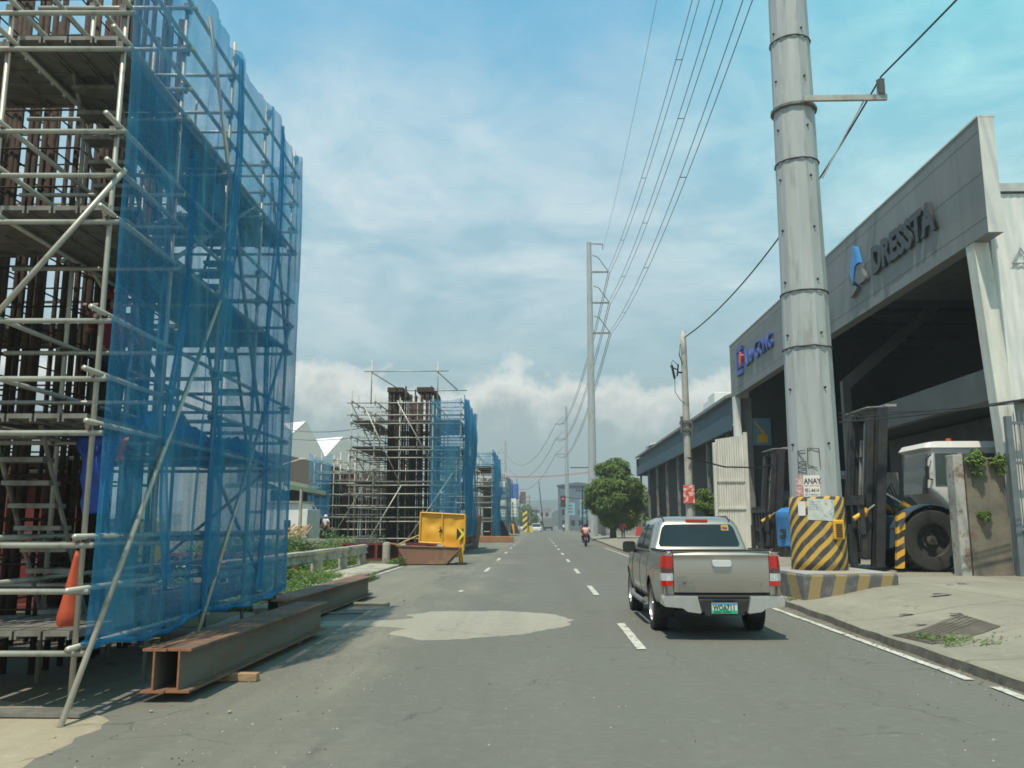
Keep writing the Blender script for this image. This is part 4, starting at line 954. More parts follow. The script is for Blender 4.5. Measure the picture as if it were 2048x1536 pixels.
# what is fixed or painted on the near pole
sleeve = pole1
mb = MB(); rings = []
for zz, rr in ((.62, .60), (.9, .595), (1.4, .59), (1.9, .585), (2.22, .58), (2.24, .555)):
    rings.append([(P1[0] + rr * math.cos(a), P1[1] + rr * math.sin(a), zz + (.02 * mnoise.noise((a * 3, 0, 0)) if zz > 2.2 else 0)) for a in [2 * math.pi * i / 40 for i in range(40)]])
mb.rings(rings); o = mb.build('striped_collar', STR1, sleeve, smooth=True); o['label'] = 'yellow and black striped collar'
def wrap(x, z, r): a = x / r; return (P1[0] + r * math.sin(a), P1[1] - r * math.cos(a), z)
def paper(name, label, x0, x1, z0, z1, r, m, tilt=0.0):
    mb = MB(); rows = []
    for i in range(9):
        x = x0 + (x1 - x0) * i / 8; rows.append([wrap(x, z0 + tilt * i / 8 + .012 * mnoise.noise((x * 9, 0, 1)), r), wrap(x + .005, z1 + tilt * i / 8, r)])
    mb.grid(rows); o = mb.build(name, m); return tag(o, label, 'poster')
def wtext(txt, x, z, size, r, m, parent, bold=0, sx=1.0, name='lettering'):
    o = text_obj(name, txt, size, 0, m, Matrix.Identity(4), None, bold=bold, sx=sx)
    for v in o.data.vertices: v.co = Vector(wrap(x + v.co.x, z + v.co.y, r)) - absloc(parent)
    o.parent = parent; LOC[o] = absloc(parent); return o
INK = mat('black_ink', (.03, .03, .03), (.05, .05, .05), .7); REDI = mat('faded_red_ink', (.62, .16, .12), (.7, .3, .25), .8, 0, 20)
PAP = mat('white_paper', (.76, .74, .70), (.68, .66, .62), .8, 0, 6); PINK = mat('faded_red_poster', (.62, .30, .26), (.5, .2, .17), .8, 0, 9, c3=(.72, .6, .55), s3=12, f3=(.5, .6))
rp = .553
o = paper('poster', 'white ANAY poster with a phone number on the huge pole', -.43, -.08, 2.24, 2.70, rp + .012, PAP)
wtext('ANAY', -.41, 2.52, .165, rp + .016, INK, o, .004, .80); wtext('951-4414', -.40, 2.33, .125, rp + .016, INK, o, .002, .62); wtext('PEST CONTROL', -.40, 2.46, .052, rp + .016, REDI, o, .001, .85); wtext('09174940241', -.40, 2.262, .058, rp + .016, INK, o, .0, .98)
o = paper('poster', 'faded red poster left of the ANAY poster', -.62, -.44, 2.26, 2.68, rp + .012, PINK); wtext('ANAY', -.61, 2.50, .085, rp + .016, PAP, o, .002, .80); wtext('951-4414', -.61, 2.42, .06, rp + .016, PAP, o, .001, .62)
o = paper('poster', 'small white notice on the striped collar', -.60, -.42, 1.83, 2.14, .594, PAP)
o = paper('poster', 'large torn pale notice on the striped collar', -.37, .20, 1.74, 2.20, .594, mat('torn_notice', (.62, .63, .58), (.45, .5, .47), .8, 0, 7, c3=(.2, .3, .34), s3=9, f3=(.55, .62)), -.03)
for i in range(4): wtext('--------------', -.34, 1.95 + i * .055, .06, .60, INK, o, 0, .95)
t = thing('vent_box', 'small yellow louvred box on the striped collar', 'box', (P1[0] + .2, P1[1] - .6, 1.5))
mb = MB(); mb.box(6.36, 6.60, 18.73, 18.85, 1.32, 1.74); mb.build('box_body', YEL, t, bevel=.03)
mb = MB()
for i in range(8): mb.box(6.41, 6.55, 18.715, 18.727, 1.37 + i * .038, 1.388 + i * .038)
mb.build('louvre', DARK, t)
GRAF = mat('graffiti_black', (.06, .06, .06), (.12, .12, .12), .8)
mb = MB()
for a, b in (((-.28, 3.3), (-.05, 3.28)), ((-.05, 3.28), (-.04, 2.88)), ((-.29, 3.3), (-.30, 2.92)), ((-.30, 2.92), (-.1, 2.86)), ((-.52, 3.24), (-.34, 3.26)), ((-.52, 3.24), (-.53, 2.75)), ((-.53, 3.0), (-.34, 3.02)), ((-.53, 2.9), (-.34, 2.92)), ((-.53, 2.8), (-.34, 2.82)), ((-.50, 3.2), (-.38, 3.05)), ((-.34, 3.02), (-.34, 2.72))):
    mb.path([wrap(a[0] + (b[0] - a[0]) * k / 4, a[1] + (b[1] - a[1]) * k / 4, rp + .003) for k in range(5)], .009, 4)
tag(mb.build('graffiti', GRAF), 'black painted scrawl of boxes on the huge pole above the posters', 'graffiti')
t = thing('concrete_block', 'low concrete block with faded yellow and black stripes under the huge pole', 'block', (6.2, 18, 0))
mb = MB(); A = [(5.3, 17.55), (7.35, 17.95), (7.2, 20.6), (5.12, 20.4)]
mb.prism([(x, y, .02) for x, y in A], (0, 0, .62)); o = mb.build('block_body', STR2, t, bevel=.03)
mb = MB(); mb.prism([(x + (.03 if x < 6 else -.03), y + (.03 if y < 19 else -.03), .643) for x, y in A], (0, 0, .02)); mb.build('block_top', GREYCON, t)
mb = MB(); mb.box(5.9, 6.5, 17.86, 17.98, .664, .668); mb.build('paint_patch', YEL, t)
# crossarm, insulator and the single wire
t = thing('pole_bracket', 'side arm clamped to the huge pole carrying one ribbed insulator', 'bracket', (6.4, 19.2, 11.8))
mb = MB(); mb.box(6.3, 8.22, 18.76, 18.84, 11.44, 11.57); mb.build('arm', GALV, t)
mb = MB(); mb.path([(P1[0] + .50 * math.cos(k / 16 * 6.2832), P1[1] + .50 * math.sin(k / 16 * 6.2832), 11.44 + .0 * k) for k in range(17)], .05, 5); mb.build('clamp_band', COUP, t)
mb = MB(); mb.tube((7.7, 18.8, 11.45), (6.75, 19.2, 9.7), .018); mb.build('stay', GALV, t)
mb = MB(); pr = []
for k in range(7): pr += [(.10, 11.58 + k * .06), (.055, 11.61 + k * .06)]
mb.lathe(pr, 12, Matrix.Translation((8.1, 18.8, 0)), cap=True); mb.build('insulator', mat('grey_porcelain', (.30, .33, .34), None, .3), t)
WIRE = mat('black_cable', (.025, .025, .027), None, .6); WIREG = mat('grey_conductor', (.14, .15, .16), None, .5, .5)
def span(mb, a, b, sag, r, n=20):
    a = Vector(a); b = Vector(b); mb.path([a.lerp(b, i / n) + Vector((0, 0, -4 * sag * (i / n) * (1 - i / n))) for i in range(n + 1)], r, 5)
mb = MB(); span(mb, (8.1, 18.75, 12.0), (5.45, 31.0, 8.45), .75, .022); span(mb, (8.1, 18.75, 12.0), (11.5, -12, 14.8), .8, .022); tag(mb.build('single_wire', WIRE), 'thin black wire from the small pole over the ribbed insulator', 'wire')
for i, zz in enumerate((31.9, 28.05, 24.3)):
    t = thing('power_line', ['topmost twin power line running over the road', 'middle twin power line running over the road', 'lowest twin power line running over the road'][i], 'power line', (8.9, 60, zz), 0, 'twin power lines')
    ax = P1[0] + 2.55
    for off in (-.2, .2):
        mb = MB(); span(mb, (ax + off, 19.35, zz), (P2[0] + 2.4 + off * .9, 100, zz), 2.4, .022, 40); span(mb, (P2[0] + 2.4 + off * .5, 100, zz), (P3[0] - 3.1 + off, 246, (30.4, 26.0, 21.6)[i]), 6, .04, 30); span(mb, (ax + off, 19.35, zz), (ax + off + 1, -60, zz), 2.4, .02, 24); mb.build('conductor', WIREG, t, smooth=True)
    for k in (.16, .36, .58, .8):
        y = 19.35 + k * 80.65; x = ax + k * (P2[0] + 2.4 - ax); z = zz - 4 * 2.4 * k * (1 - k); mb = MB(); mb.tube((x - .2, y, z), (x + .2, y, z), .025, n=5); mb.build('spacer', DARK, t)
    mb = MB(); span(mb, (P3[0] - 3.1, 246, (30.4, 26.0, 21.6)[i]), (P4[0] + .6, 348, (30.4, 26.0, 21.6)[i] - 1), 7.5, .07, 24); mb.build('far_conductor', WIREG, t, smooth=True)
mb = MB(); span(mb, (P2[0] + 1.65, 100, 34.7), (P1[0] + 1.0, 19.35, 36), 2, .014, 40); tag(mb.build('shield_wire', WIREG), 'very thin single wire above the twin power lines', 'wire')
# left thin wires behind near scaffold
mb = MB(); span(mb, (-60, 150, 30), (-13, 62, 8.6), 4, .03); span(mb, (-62, 150, 28.5), (-13, 62, 8.0), 4, .03); tag(mb.build('service_wire', WIREG), 'two thin wires sloping down behind the zigzag roof', 'wire')

# small old pole with transformer hardware
t = thing('service_pole', 'thin weathered concrete service pole behind the pickup', 'utility pole', (5.45, 31, 0))
mb = MB(); mb.path([(5.47 - .004 * i, 31, .1 + i) for i in range(9)] + [(5.43, 31, 8.6)], [.16 - .0065 * i for i in range(10)], 10); mb.build('shaft', mat('old_concrete_pole', (.44, .42, .37), (.33, .32, .28), .9, 0, 2, c3=(.18, .17, .15), s3=2, f3=(.55, .7), bump=.3), t, smooth=True)
mb = MB(); mb.tube((5.43, 31, 7.15), (5.15, 30.9, 7.15), .035); mb.tube((5.15, 30.9, 7.0), (5.2, 30.9, 7.45), .03); mb.tube((4.95, 30.8, 7.4), (5.05, 30.85, 6.9), .045); mb.tube((4.9, 30.8, 7.35), (5.15, 30.9, 7.25), .025); mb.build('cutout_switch', DARK, t)
mb = MB(); mb.path([(5.2, 30.9, 7.4), (5.0, 30.85, 7.6), (4.92, 30.8, 7.4)], .012); mb.path([(5.05, 30.85, 6.9), (5.05, 30.85, 6.4), (5.25, 30.9, 6.1), (5.4, 30.9, 6.0)], .012); mb.path([(5.3, 30.9, 8.2), (5.25, 30.9, 7.8), (5.35, 30.9, 7.5)], .02); mb.build('jumper_wire', WIRE, t)
mb = MB(); mb.box(5.24, 5.66, 30.8, 31.2, 4.98, 5.08); mb.box(5.22, 5.64, 30.82, 31.18, 5.25, 5.36); mb.tube((5.24, 30.8, 4.9), (5.24, 30.8, 5.5), .045); mb.tube((5.62, 30.8, 4.7), (5.62, 30.8, 5.4), .035); mb.build('cable_clamp', COUP, t)
mb = MB(); mb.tube((5.45, 31, 8.6), (5.45, 31, 8.72), .08); mb.build('insulator_cap', PAP, t)
o = MB().box(5.22, 5.62, 30.78, 30.82, 2.38, 3.02).build('poster', mat('red_poster', (.62, .09, .08), (.55, .07, .07), .7, 0, 3, c3=(.75, .6, .5), s3=5.5, f3=(.5, .56)), bevel=.01)
tag(o, 'red advertising poster wired to the thin service pole', 'poster')
mb = MB(); mb.path([(5.4, 30.7, 4.0), (7, 32, 3.75), (8.8, 34, 3.85), (10.9, 37, 4.3)], .03, 5); tag(mb.build('service_wire', WIRE), 'drooping cable from the thin service pole towards the loaders', 'wire')
mb = MB()
for k, (za, zb) in enumerate(((5.0, 6.0), (4.92, 5.85), (4.6, 5.3))): span(mb, (6.75, 19.1, 3.9 + .1 * k), (17, 19.4 + .2 * k, za + .95), .35, .012 if k else .02)
tag(mb.build('cable_bundle', WIRE), 'dark cables crossing in front of the showroom at right', 'wire')

# showroom building
FASC = bpy.data.materials.new('fascia_panels'); FASC.use_nodes = True
def _fasc(m, base, lines=True):
    l = m.node_tree.links; b = m.node_tree.nodes['Principled BSDF']; b.inputs['Roughness'].default_value = .55
    v = m_map(m, (1, 1, 1)); s_ = m.node_tree.nodes.new('ShaderNodeSeparateXYZ'); l.new(v, s_.inputs[0])
    col = node_mix(m, base, tuple(x * .85 for x in base), m_ramp(m, m_noise(m, m_map(m, (1, .6, .15)), 2, 6), .4, .65))
    k = m_ramp(m, m_math(m, 'ABSOLUTE', m_math(m, 'SUBTRACT', m_math(m, 'FRACT', m_math(m, 'DIVIDE', s_.outputs[1], 1.22)), .5)), .0, .012, 1, 0)
    cell = m.node_tree.nodes.new('ShaderNodeTexWhiteNoise'); cell.noise_dimensions = '1D'; l.new(m_math(m, 'FLOOR', m_math(m, 'ADD', m_math(m, 'DIVIDE', s_.outputs[1], 1.22), .5)), cell.inputs['W'])
    col = node_mix(m, col, tuple(x * .78 for x in base), m_math(m, 'MULTIPLY', cell.outputs['Value'], .35))
    col = node_mix(m, col, (.06, .065, .065), m_math(m, 'MULTIPLY', k, .6))
    for z in (11.28, 10.2, 9.05):
        q = m_ramp(m, m_math(m, 'ABSOLUTE', m_math(m, 'SUBTRACT', s_.outputs[2], z)), .012, .022, 1, 0); col = node_mix(m, col, (.05, .055, .055), m_math(m, 'MULTIPLY', q, .85))
    stn = m_ramp(m, m_noise(m, m_map(m, (1, 2.2, .12)), 3, 6), .52, .72); col = node_mix(m, col, tuple(x * .6 for x in base), m_math(m, 'MULTIPLY', stn, .5))
    l.new(col, b.inputs['Base Color'])
_fasc(FASC, (.19, .205, .198))
ENDM = mat('fascia_end', (.66, .67, .63), (.55, .56, .53), .7, 0, 1)  # paler than the fascia panels: sunlight on the end face put into its colour
bd = thing('showroom_building', 'open fronted equipment showroom with a deep grey lettered fascia', 'building', (11, 34, 0))
mb = MB(); mb.box(11.0, 11.38, 20.15, 47.9, 8.66, 11.65); fs = mb.build('fascia', FASC, bd)
fs.data.transform(Matrix.Translation((11, 34, 0))); fs.location = (-11, -34, 0); LOC[fs] = Vector((0, 0, 0))
mb = MB(); mb.box(11.003, 11.377, 20.135, 20.147, 8.66, 11.65); mb.build('fascia_end', ENDM, bd)
mb = MB(); mb.box(10.98, 11.42, 20.13, 47.92, 11.652, 11.70); mb.build('fascia_cap', ENDM, bd)
mb = MB(); mb.prism([(11.42, 0, 11.2), (18.5, 0, 13.4), (26, 0, 10.8), (26, 0, 11.0), (18.5, 0, 13.6), (11.42, 0, 11.4)], (0, 18.8, 0), Matrix.Translation((0, 29.0, 0))); mb.box(11.42, 26, 21.5, 28.99, 9.3, 9.5); mb.prism([(11.42, 28.9, 9.501), (26, 28.9, 9.501), (26, 28.9, 10.79), (18.5, 28.9, 13.39), (11.42, 28.9, 11.19)], (0, .09, 0)); mb.build('roof', mat('roof_sheet', (.10, .105, .11), (.08, .08, .085), .7), bd)
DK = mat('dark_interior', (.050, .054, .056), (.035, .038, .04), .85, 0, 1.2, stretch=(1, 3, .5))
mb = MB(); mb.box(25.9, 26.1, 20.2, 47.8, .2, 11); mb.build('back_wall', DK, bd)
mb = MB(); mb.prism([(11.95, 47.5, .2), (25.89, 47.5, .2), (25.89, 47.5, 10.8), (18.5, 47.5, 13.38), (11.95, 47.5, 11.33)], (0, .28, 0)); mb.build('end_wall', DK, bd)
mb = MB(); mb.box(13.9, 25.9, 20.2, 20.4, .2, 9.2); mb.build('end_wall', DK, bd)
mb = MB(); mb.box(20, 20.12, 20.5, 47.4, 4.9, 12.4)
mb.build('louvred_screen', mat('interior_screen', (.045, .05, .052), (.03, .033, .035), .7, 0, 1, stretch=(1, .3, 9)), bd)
for y in (34,):
    mb = MB(); mb.box(12.2, 12.5, y - .15, y + .15, .2, 7.3); mb.prism([(12.2, y - .14, 7.3), (12.5, y - .14, 7.0), (17.4, y - .14, 11.2), (17.2, y - .14, 11.5)], (0, .28, 0)); mb.build('portal_frame', mat('frame_paint', (.17, .165, .15), (.13, .125, .115), .7), bd)
for y in [29.6 + 2.6 * i for i in range(7)]:
    mb = MB(); mb.box(11.5, 25, y, y + .1, 10.3, 10.5); mb.build('purlin', DK, bd)
mb = MB(); mb.box(11.85, 12.15, 21.6, 33.0, 4.86, 5.70); mb.build('mezzanine_beam', mat('mezz_beam', (.16, .16, .15), (.12, .12, .11), .8, 0, 1), bd)
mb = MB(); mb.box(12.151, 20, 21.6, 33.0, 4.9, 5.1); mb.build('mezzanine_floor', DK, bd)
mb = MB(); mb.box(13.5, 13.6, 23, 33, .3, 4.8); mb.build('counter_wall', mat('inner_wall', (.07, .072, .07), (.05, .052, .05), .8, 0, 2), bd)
for (y0, y1, z0, z1, c) in ((30.4, 31.8, 2.6, 4.3, (.30, .30, .29)), (28.6, 29.9, 3.0, 4.2, (.36, .37, .36)), (32.2, 33, 1.2, 2.4, (.18, .17, .15))):
    mb = MB(); mb.box(13.44, 13.48, y0, y1, z0, z1); mb.build('notice_board', mat('board%d' % int(y0), c, tuple(x * .55 for x in c), .7, 0, 6, c3=(.1, .14, .17), s3=2.5, f3=(.5, .58)), bd)
for y0, x0, x1, z1, m_, nm in ((33.3, 11.05, 11.35, 8.655, WHITEOLD, 'column'), (47.1, 10.95, 11.30, 8.655, WHITE, 'column')):
    mb = MB(); mb.box(x0, x1, y0, y0 + .45, .15, z1); mb.build(nm, m_, bd, bevel=.01)
mb = MB(); mb.rings([[(x, y, z) for x, y in ((a, 20.9), (a + .38, 20.9), (a + .38, 21.3), (a, 21.3))] for a, z in ((11.40, .3), (11.32, 3.2), (11.02, 8.655))]); mb.build('column', WHITEOLD, bd)
CORR = mat('corrugated_grey', (.30, .30, .28), (.24, .24, .23), .6)
mb = MB(); rows = []
for i in range(49):
    x = 11.302 + i * .0135; rows.append([(x, 47.35 + .02 * math.sin(i * 1.57), .2), (x, 47.35 + .02 * math.sin(i * 1.57), 8.6)])
mb.grid(rows); mb.build('grey_cladding', CORR, bd, fixn=False)
# crane picture on the end wall
t = thing('crane_picture', 'board with a yellow crane on light blue inside the showroom', 'sign', (12.4, 47.3, 6))
mb = MB(); mb.box(11.98, 12.95, 47.30, 47.34, 5.95, 7.45); mb.build('board', mat('picture_blue', (.12, .28, .36), (.09, .22, .3), .6, 0, 2), t)
mb = MB(); mb.prism([(12.2, 47.27, 6.1), (12.75, 47.27, 6.1), (12.75, 47.27, 6.5), (12.45, 47.27, 6.6), (12.2, 47.27, 6.5)], (0, .02, 0)); mb.prism([(12.55, 47.26, 6.5), (12.65, 47.26, 6.6), (12.1, 47.26, 7.3), (12.02, 47.26, 7.25)], (0, .02, 0)); mb.build('crane_shape', YEL, t)
# lettering
MF = Matrix(((0, 0, -1, 10.985), (-1, 0, 0, 0), (0, 1, 0, 0), (0, 0, 0, 1)))
def fascia_text(txt, y, z, size, m, parent, sx=1.0, bold=.02, ext=.07):
    M = Matrix.Translation((-ext, y, z)) @ MF
    return text_obj('letters', txt, size, ext, m, M, parent, bold=bold, sx=sx)
LG = mat('sign_dark_grey', (.045, .055, .06), (.04, .05, .055), .5); LB = mat('sign_blue', (.035, .085, .33), (.03, .07, .27), .45); LR = mat('sign_red', (.75, .10, .05), None, .5); LBL = mat('sign_light_blue', (.05, .28, .62), (.04, .22, .5), .4)
t = thing('dressta_sign', 'raised dark grey DRESSTA letters on the fascia', 'sign', (10.9, 25, 9.6))
fascia_text('DRESSTA', 27.0, 9.66, 1.17, LG, t, sx=.93, bold=.05, ext=.05)
t = thing('flame_emblem', 'light blue and grey pointed emblem left of the DRESSTA letters', 'sign', (10.9, 28.2, 9.6))
mb = MB(); mb.prism([(10.99, 28.75, 10.2), (10.99, 28.35, 11.05), (10.99, 28.15, 10.95), (10.99, 27.95, 10.35), (10.99, 28.25, 10.3), (10.99, 28.5, 9.75)], (-.16, 0, 0)); mb.build('blue_blade', LBL, t)
mb = MB(); mb.prism([(10.99, 28.9, 10.25), (10.99, 28.78, 10.2), (10.99, 28.55, 9.72), (10.99, 28.2, 9.55), (10.99, 28.85, 9.35)], (-.13, 0, 0)); mb.prism([(10.99, 28.42, 9.85), (10.99, 28.18, 10.28), (10.99, 27.85, 10.28), (10.99, 27.45, 9.62), (10.99, 28.1, 9.62)], (-.13, 0, 0)); mb.build('grey_base', mat('emblem_grey', (.16, .17, .175), None, .5), t)
t = thing('liugong_sign', 'raised blue LiuGong letters on the far part of the fascia', 'sign', (10.9, 41, 9.9))
fascia_text('L', 44.15, 9.80, 1.25, LB, t, .95, .012, .05); fascia_text('IU', 43.45, 9.80, 1.0, LB, t, .95, .012, .05); fascia_text('G', 42.15, 9.80, 1.25, LB, t, .9, .012, .05); fascia_text('ONG', 41.2, 9.80, 1.0, LB, t, .98, .012, .05)
t = thing('bracket_emblem', 'blue square bracket emblem with a red diamond left of the LiuGong letters', 'sign', (10.9, 45, 10.2))
mb = MB(); Y0, Z0 = 45.9, 9.55
for (a0, a1, b0, b1) in ((0, 1.25, 0, .24), (0, 1.25, 1.26, 1.5), (0, .26, .241, 1.259), (.5, 1.25, .95, 1.15), (.5, .72, .4, .949), (.721, 1.25, .35, .52)): mb.box(10.86, 10.98, Y0 - a1, Y0 - a0, Z0 + b0, Z0 + b1)
mb.build('bracket', LB, t)
mb = MB(); mb.prism([(10.98, 44.95, 10.75), (10.98, 44.5, 10.45), (10.98, 44.75, 9.95), (10.98, 45.1, 10.2)], (-.16, 0, 0)); mb.build('diamond', LR, t)

# white neighbour building, wall, gate
t = thing('white_annex', 'white corrugated upper storey at the right edge of the view', 'building', (13, 21.5, 0))
mb = MB(); rows = []
for i in range(140):
    x = 11.80 + i * .03; rows.append([(x, 21.45 + .006 * math.sin(i * 1.05), 4.72), (x, 21.45 + .006 * math.sin(i * 1.05), 10.15)])
mb.grid(rows); mb.build('cladding', WHITEOLD if 0 else WHITE, t, fixn=False)
mb = MB(); mb.box(11.70, 16.5, 21.38, 24, 10.2, 10.42); mb.build('roof_edge', mat('annex_gutter', (.55, .58, .56), None, .6), t)
mb = MB(); mb.box(11.72, 11.80, 21.38, 21.46, 4.7, 10.19); mb.build('downpipe', WHITEOLD, t)
mb = MB(); mb.box(11.9, 16, 21.7, 22.0, .3, 4.7); mb.build('lower_wall', GREYCON, t)
for nm, z0, z1 in (('emblem', 8.2, 8.75),):
    mb = MB(); c = (12.45, 21.40, 8.4)
    for a in (90, 210, 330):
        d = Vector((math.cos(R(a)), 0, math.sin(R(a)))); s_ = Vector((-d.z, 0, d.x)); p = Vector(c)
        mb.prism([p + d * .05 + s_ * .02, p + d * .34, p + d * .05 - s_ * .02, p + d * .12 - s_ * .10 * 0], (0, .012, 0))
    for a in (90, 210, 330):
        p = Vector(c); q = [p + Vector((.27 * math.cos(R(b_)), 0, .27 * math.sin(R(b_)))) for b_ in (a, a + 120)]; mb.tube(q[0], q[1], .02, n=4)
    mb.build('emblem', mat('faded_blue', (.42, .47, .5), None, .6), t)
mb = MB(); mb.path([(13.0 + .28 * math.cos(R(a)), 21.38, 5.75 + .38 * math.sin(R(a))) for a in range(60, 301, 20)], .05, 5); mb.build('curved_mark', LG, t)
mb = MB(); mb.box(10.25, 11.18, 20.75, 21.0, .2, 3.22); wl_ = mb.build('boundary_wall', mat('stained_wall', (.20, .175, .13), (.12, .11, .09), .9, 0, 1.6, c3=(.12, .055, .04), s3=.9, f3=(.52, .62), bump=.4), bevel=.02)
tag(wl_, 'stained short boundary wall beside the grey gate', 'wall')
mb = MB(); mb.box(9.98, 10.22, 20.75, 21.15, .2, 3.3); tag(mb.build('wall_pier', mat('peeling_white', (.42, .41, .37), (.30, .29, .26), .85, 0, 2, c3=(.2, .14, .11), s3=3, f3=(.52, .62)), bevel=.02), 'peeling whitish pier at the left end of the boundary wall', 'wall')
climber('bushy weed growing on top of the boundary wall at its left', 10.45, 20.7, 3.2, 5, .20); climber('trailing weed on top of the boundary wall near the gate', 11.0, 20.7, 3.15, 8, .15); climber('little weed growing out of the wall face', 10.55, 20.7, 1.9, 9, .07)
GATE = mat('grey_gate_paint', (.15, .18, .20), (.12, .145, .16), .5)
t = thing('metal_gate', 'grey steel bar gate with spiked top at the right edge', 'gate', (12.3, 20.6, 0))
mb = MB(); mb.box(11.20, 11.34, 20.52, 20.64, .35, 4.2); mb.build('gate_post', GATE, t)
mb = MB(); mb.box(14.4, 14.5, 20.52, 20.64, .35, 4.3); mb.build('gate_post', GATE, t)
mb = MB()
for z in (4.0, 3.05, 1.55, .6): mb.box(11.34, 14.4, 20.55, 20.61, z, z + .07)
mb.build('gate_rail', GATE, t)
for i in range(25):
    x = 11.42 + i * .118; mb = MB(); mb.tube((x, 20.58, .4), (x, 20.58, 4.22), .016, n=6); mb.tube((x, 20.58, 4.22), (x, 20.58, 4.32), .016, .003, n=6); mb.build('gate_bar', GATE, t)
mb = MB(); mb.box(11.345, 14.39, 20.62, 20.64, .4, 1.5); mb.build('gate_plate', GATE, t)

# ---- wheel loaders with tall masts.  local: +x = forward
def tyre(mb, cx, cy, cz, r, w, lugs=20, rin=.52):
    M = Matrix.Translation((cx, cy, cz)) @ Matrix.Rotation(R(90), 4, 'X')
    mb.lathe([(r * rin, -w * .42), (r * .7, -w * .5), (r * .92, -w * .48), (r * .97, -w * .38), (r * .97, w * .38), (r * .92, w * .48), (r * .7, w * .5), (r * rin, w * .42)], 36, M)
    for i in range(lugs):
        for s_ in (-1, 1):
            a = 2 * math.pi * (i + (.25 if s_ > 0 else 0)) / lugs
            L = Matrix.Translation((cx, cy, cz)) @ Matrix.Rotation(a, 4, 'Y') @ Matrix.Rotation(R(18) * s_, 4, 'X')
            mb.box(-.045 * r, .045 * r, (0 if s_ > 0 else -w * .5), (w * .5 if s_ > 0 else 0), r * .95, r * 1.02, L)
CABW = mat('cab_white', (.72, .72, .68), (.66, .66, .62), .45, 0, 3, c3=(.45, .42, .36), s3=2, f3=(.62, .75))
def loader(label, x, y, z, bodym, rz=math.pi, s=1.0):
    t = thing('wheel_loader', label, 'loader', (x, y, z), rz, 'loaders with tall masts in front of the showroom'); t.scale = (s, s, s)
    B = lambda mb, nm, m, p=t, **k: mb.build(nm, m, p, world=False, **k)
    for wx in (0, -3.1):
        for sy in (-1.05, 1.05):
            mb = MB(); tyre(mb, wx, sy, .80, .80, .58); w = B(mb, 'wheel', BLACKR, auto=40)
            mb = MB(); M = Matrix.Translation((wx, sy, .8)) @ Matrix.Rotation(R(90), 4, 'X')
            sg = 1 if sy > 0 else -1
            mb.lathe([(.44, -.25 * 1), (.42, .25 * 1)], 28, M); mb.lathe([(.02, -.05 * sg), (.2, -.05 * sg), (.25, 0), (.42, 0)], 28, M); mb.lathe([(.12, 0), (.12, -.16 * sg), (.02, -.18 * sg)], 16, M)
            B(mb, 'rim', mat('rim_grey', (.09, .088, .08), (.05, .05, .045), .7, .1, 8), w, auto=35)
    mb = MB(); mb.box(-4.6, -.9, -.75, .75, .9, 1.75); mb.prism([(-4.6, -.78, 1.752), (-2.4, -.78, 1.752), (-2.4, -.78, 2.35), (-4.3, -.78, 2.15)], (0, 1.56, 0)); B(mb, 'engine_cover', bodym, bevel=.07)
    mb = MB(); mb.box(-.9, 1.0, -.45, .45, .55, 1.45); B(mb, 'front_frame', bodym, bevel=.05)
    for sy in (-1, 1):
        mb = MB(); pts = []
        for i in range(9):
            a = R(20 + i * 17); pts.append([(.9 * math.cos(a), sy * (.72 if k == 0 else 1.36), .8 + .92 * math.sin(a)) for k in (0, 1)])
        mb.grid(pts); o = B(mb, 'fender', bodym); q = o.modifiers.new('s', 'SOLIDIFY'); q.thickness = .03
    for sy in (1.0,):
        mb = MB(); mb.tube((1.86, sy, 1.34), (1.56, sy, 1.52), .065, n=10); mb.tube((1.6, sy - .04, 1.42), (1.5, sy - .04, 1.60), .08, n=10); q_ = B(mb, 'hydraulic_ram', YEL, auto=40)
        mb = MB(); mb.tube((1.55, sy, 1.52), (1.3, sy, 1.70), .025, n=8); B(mb, 'ram_rod', GALVD, q_)
    # cab
    zz = 1.6
    def ring(z, x0, x1, w, r=.12):
        out = []
        for cx, cy, a0 in ((x1 - r, w - r, 0), (x0 + r, w - r, 90), (x0 + r, -w + r, 180), (x1 - r, -w + r, 270)):
            for k in range(5): a = R(a0 + k * 22.5); out.append((cx + r * math.cos(a), cy + r * math.sin(a), z))
        return out
    mb = MB(); mb.rings([ring(1.55, -2.0, -.75, .80), ring(1.9, -2.15, -.45, .86), ring(2.15, -2.2, -.22, .86), ring(3.12, -2.2, -.30, .82), ring(3.2, -2.3, -.15, .88), ring(3.34, -2.25, -.25, .84), ring(3.38, -2.1, -.5, .7)]); cab = B(mb, 'cab', CABW, auto=40)
    mb = MB()
    for sy in (-1, 1):
        mb.prism([(-1.0, sy * .872, 2.22), (-.36, sy * .872, 2.22), (-.42, sy * .846, 3.05), (-1.0, sy * .846, 3.05)], (0, sy * .012, 0)); mb.prism([(-1.95, sy * .872, 2.22), (-1.12, sy * .872, 2.22), (-1.12, sy * .846, 3.05), (-1.95, sy * .846, 3.05)], (0, sy * .012, 0))
    mb.prism([(-.205, -.72, 2.0), (-.205, .72, 2.0), (-.292, .70, 3.05), (-.292, -.70, 3.05)], (.012, 0, 0)); B(mb, 'cab_window', mat('green_glass', (.06, .085, .08), (.05, .07, .066), .12, 0, 2, spec=.8), cab)
    mb = MB(); mb.path([(-.30, .86, 2.35), (-.1, 1.0, 2.4), (-.1, 1.0, 2.9), (-.3, .86, 3.0)], .02); mb.box(-.12, -.08, .95, 1.1, 2.35, 2.7); B(mb, 'mirror', DARK)
    mb = MB(); mb.tube((-1.2, 0, 3.38), (-1.2, 0, 3.52), .07, n=10); B(mb, 'beacon', ORANGE)
    mb = MB(); mb.tube((-3.4, .45, 2.3), (-3.4, .45, 3.2), .06, n=8); B(mb, 'exhaust', DARK)
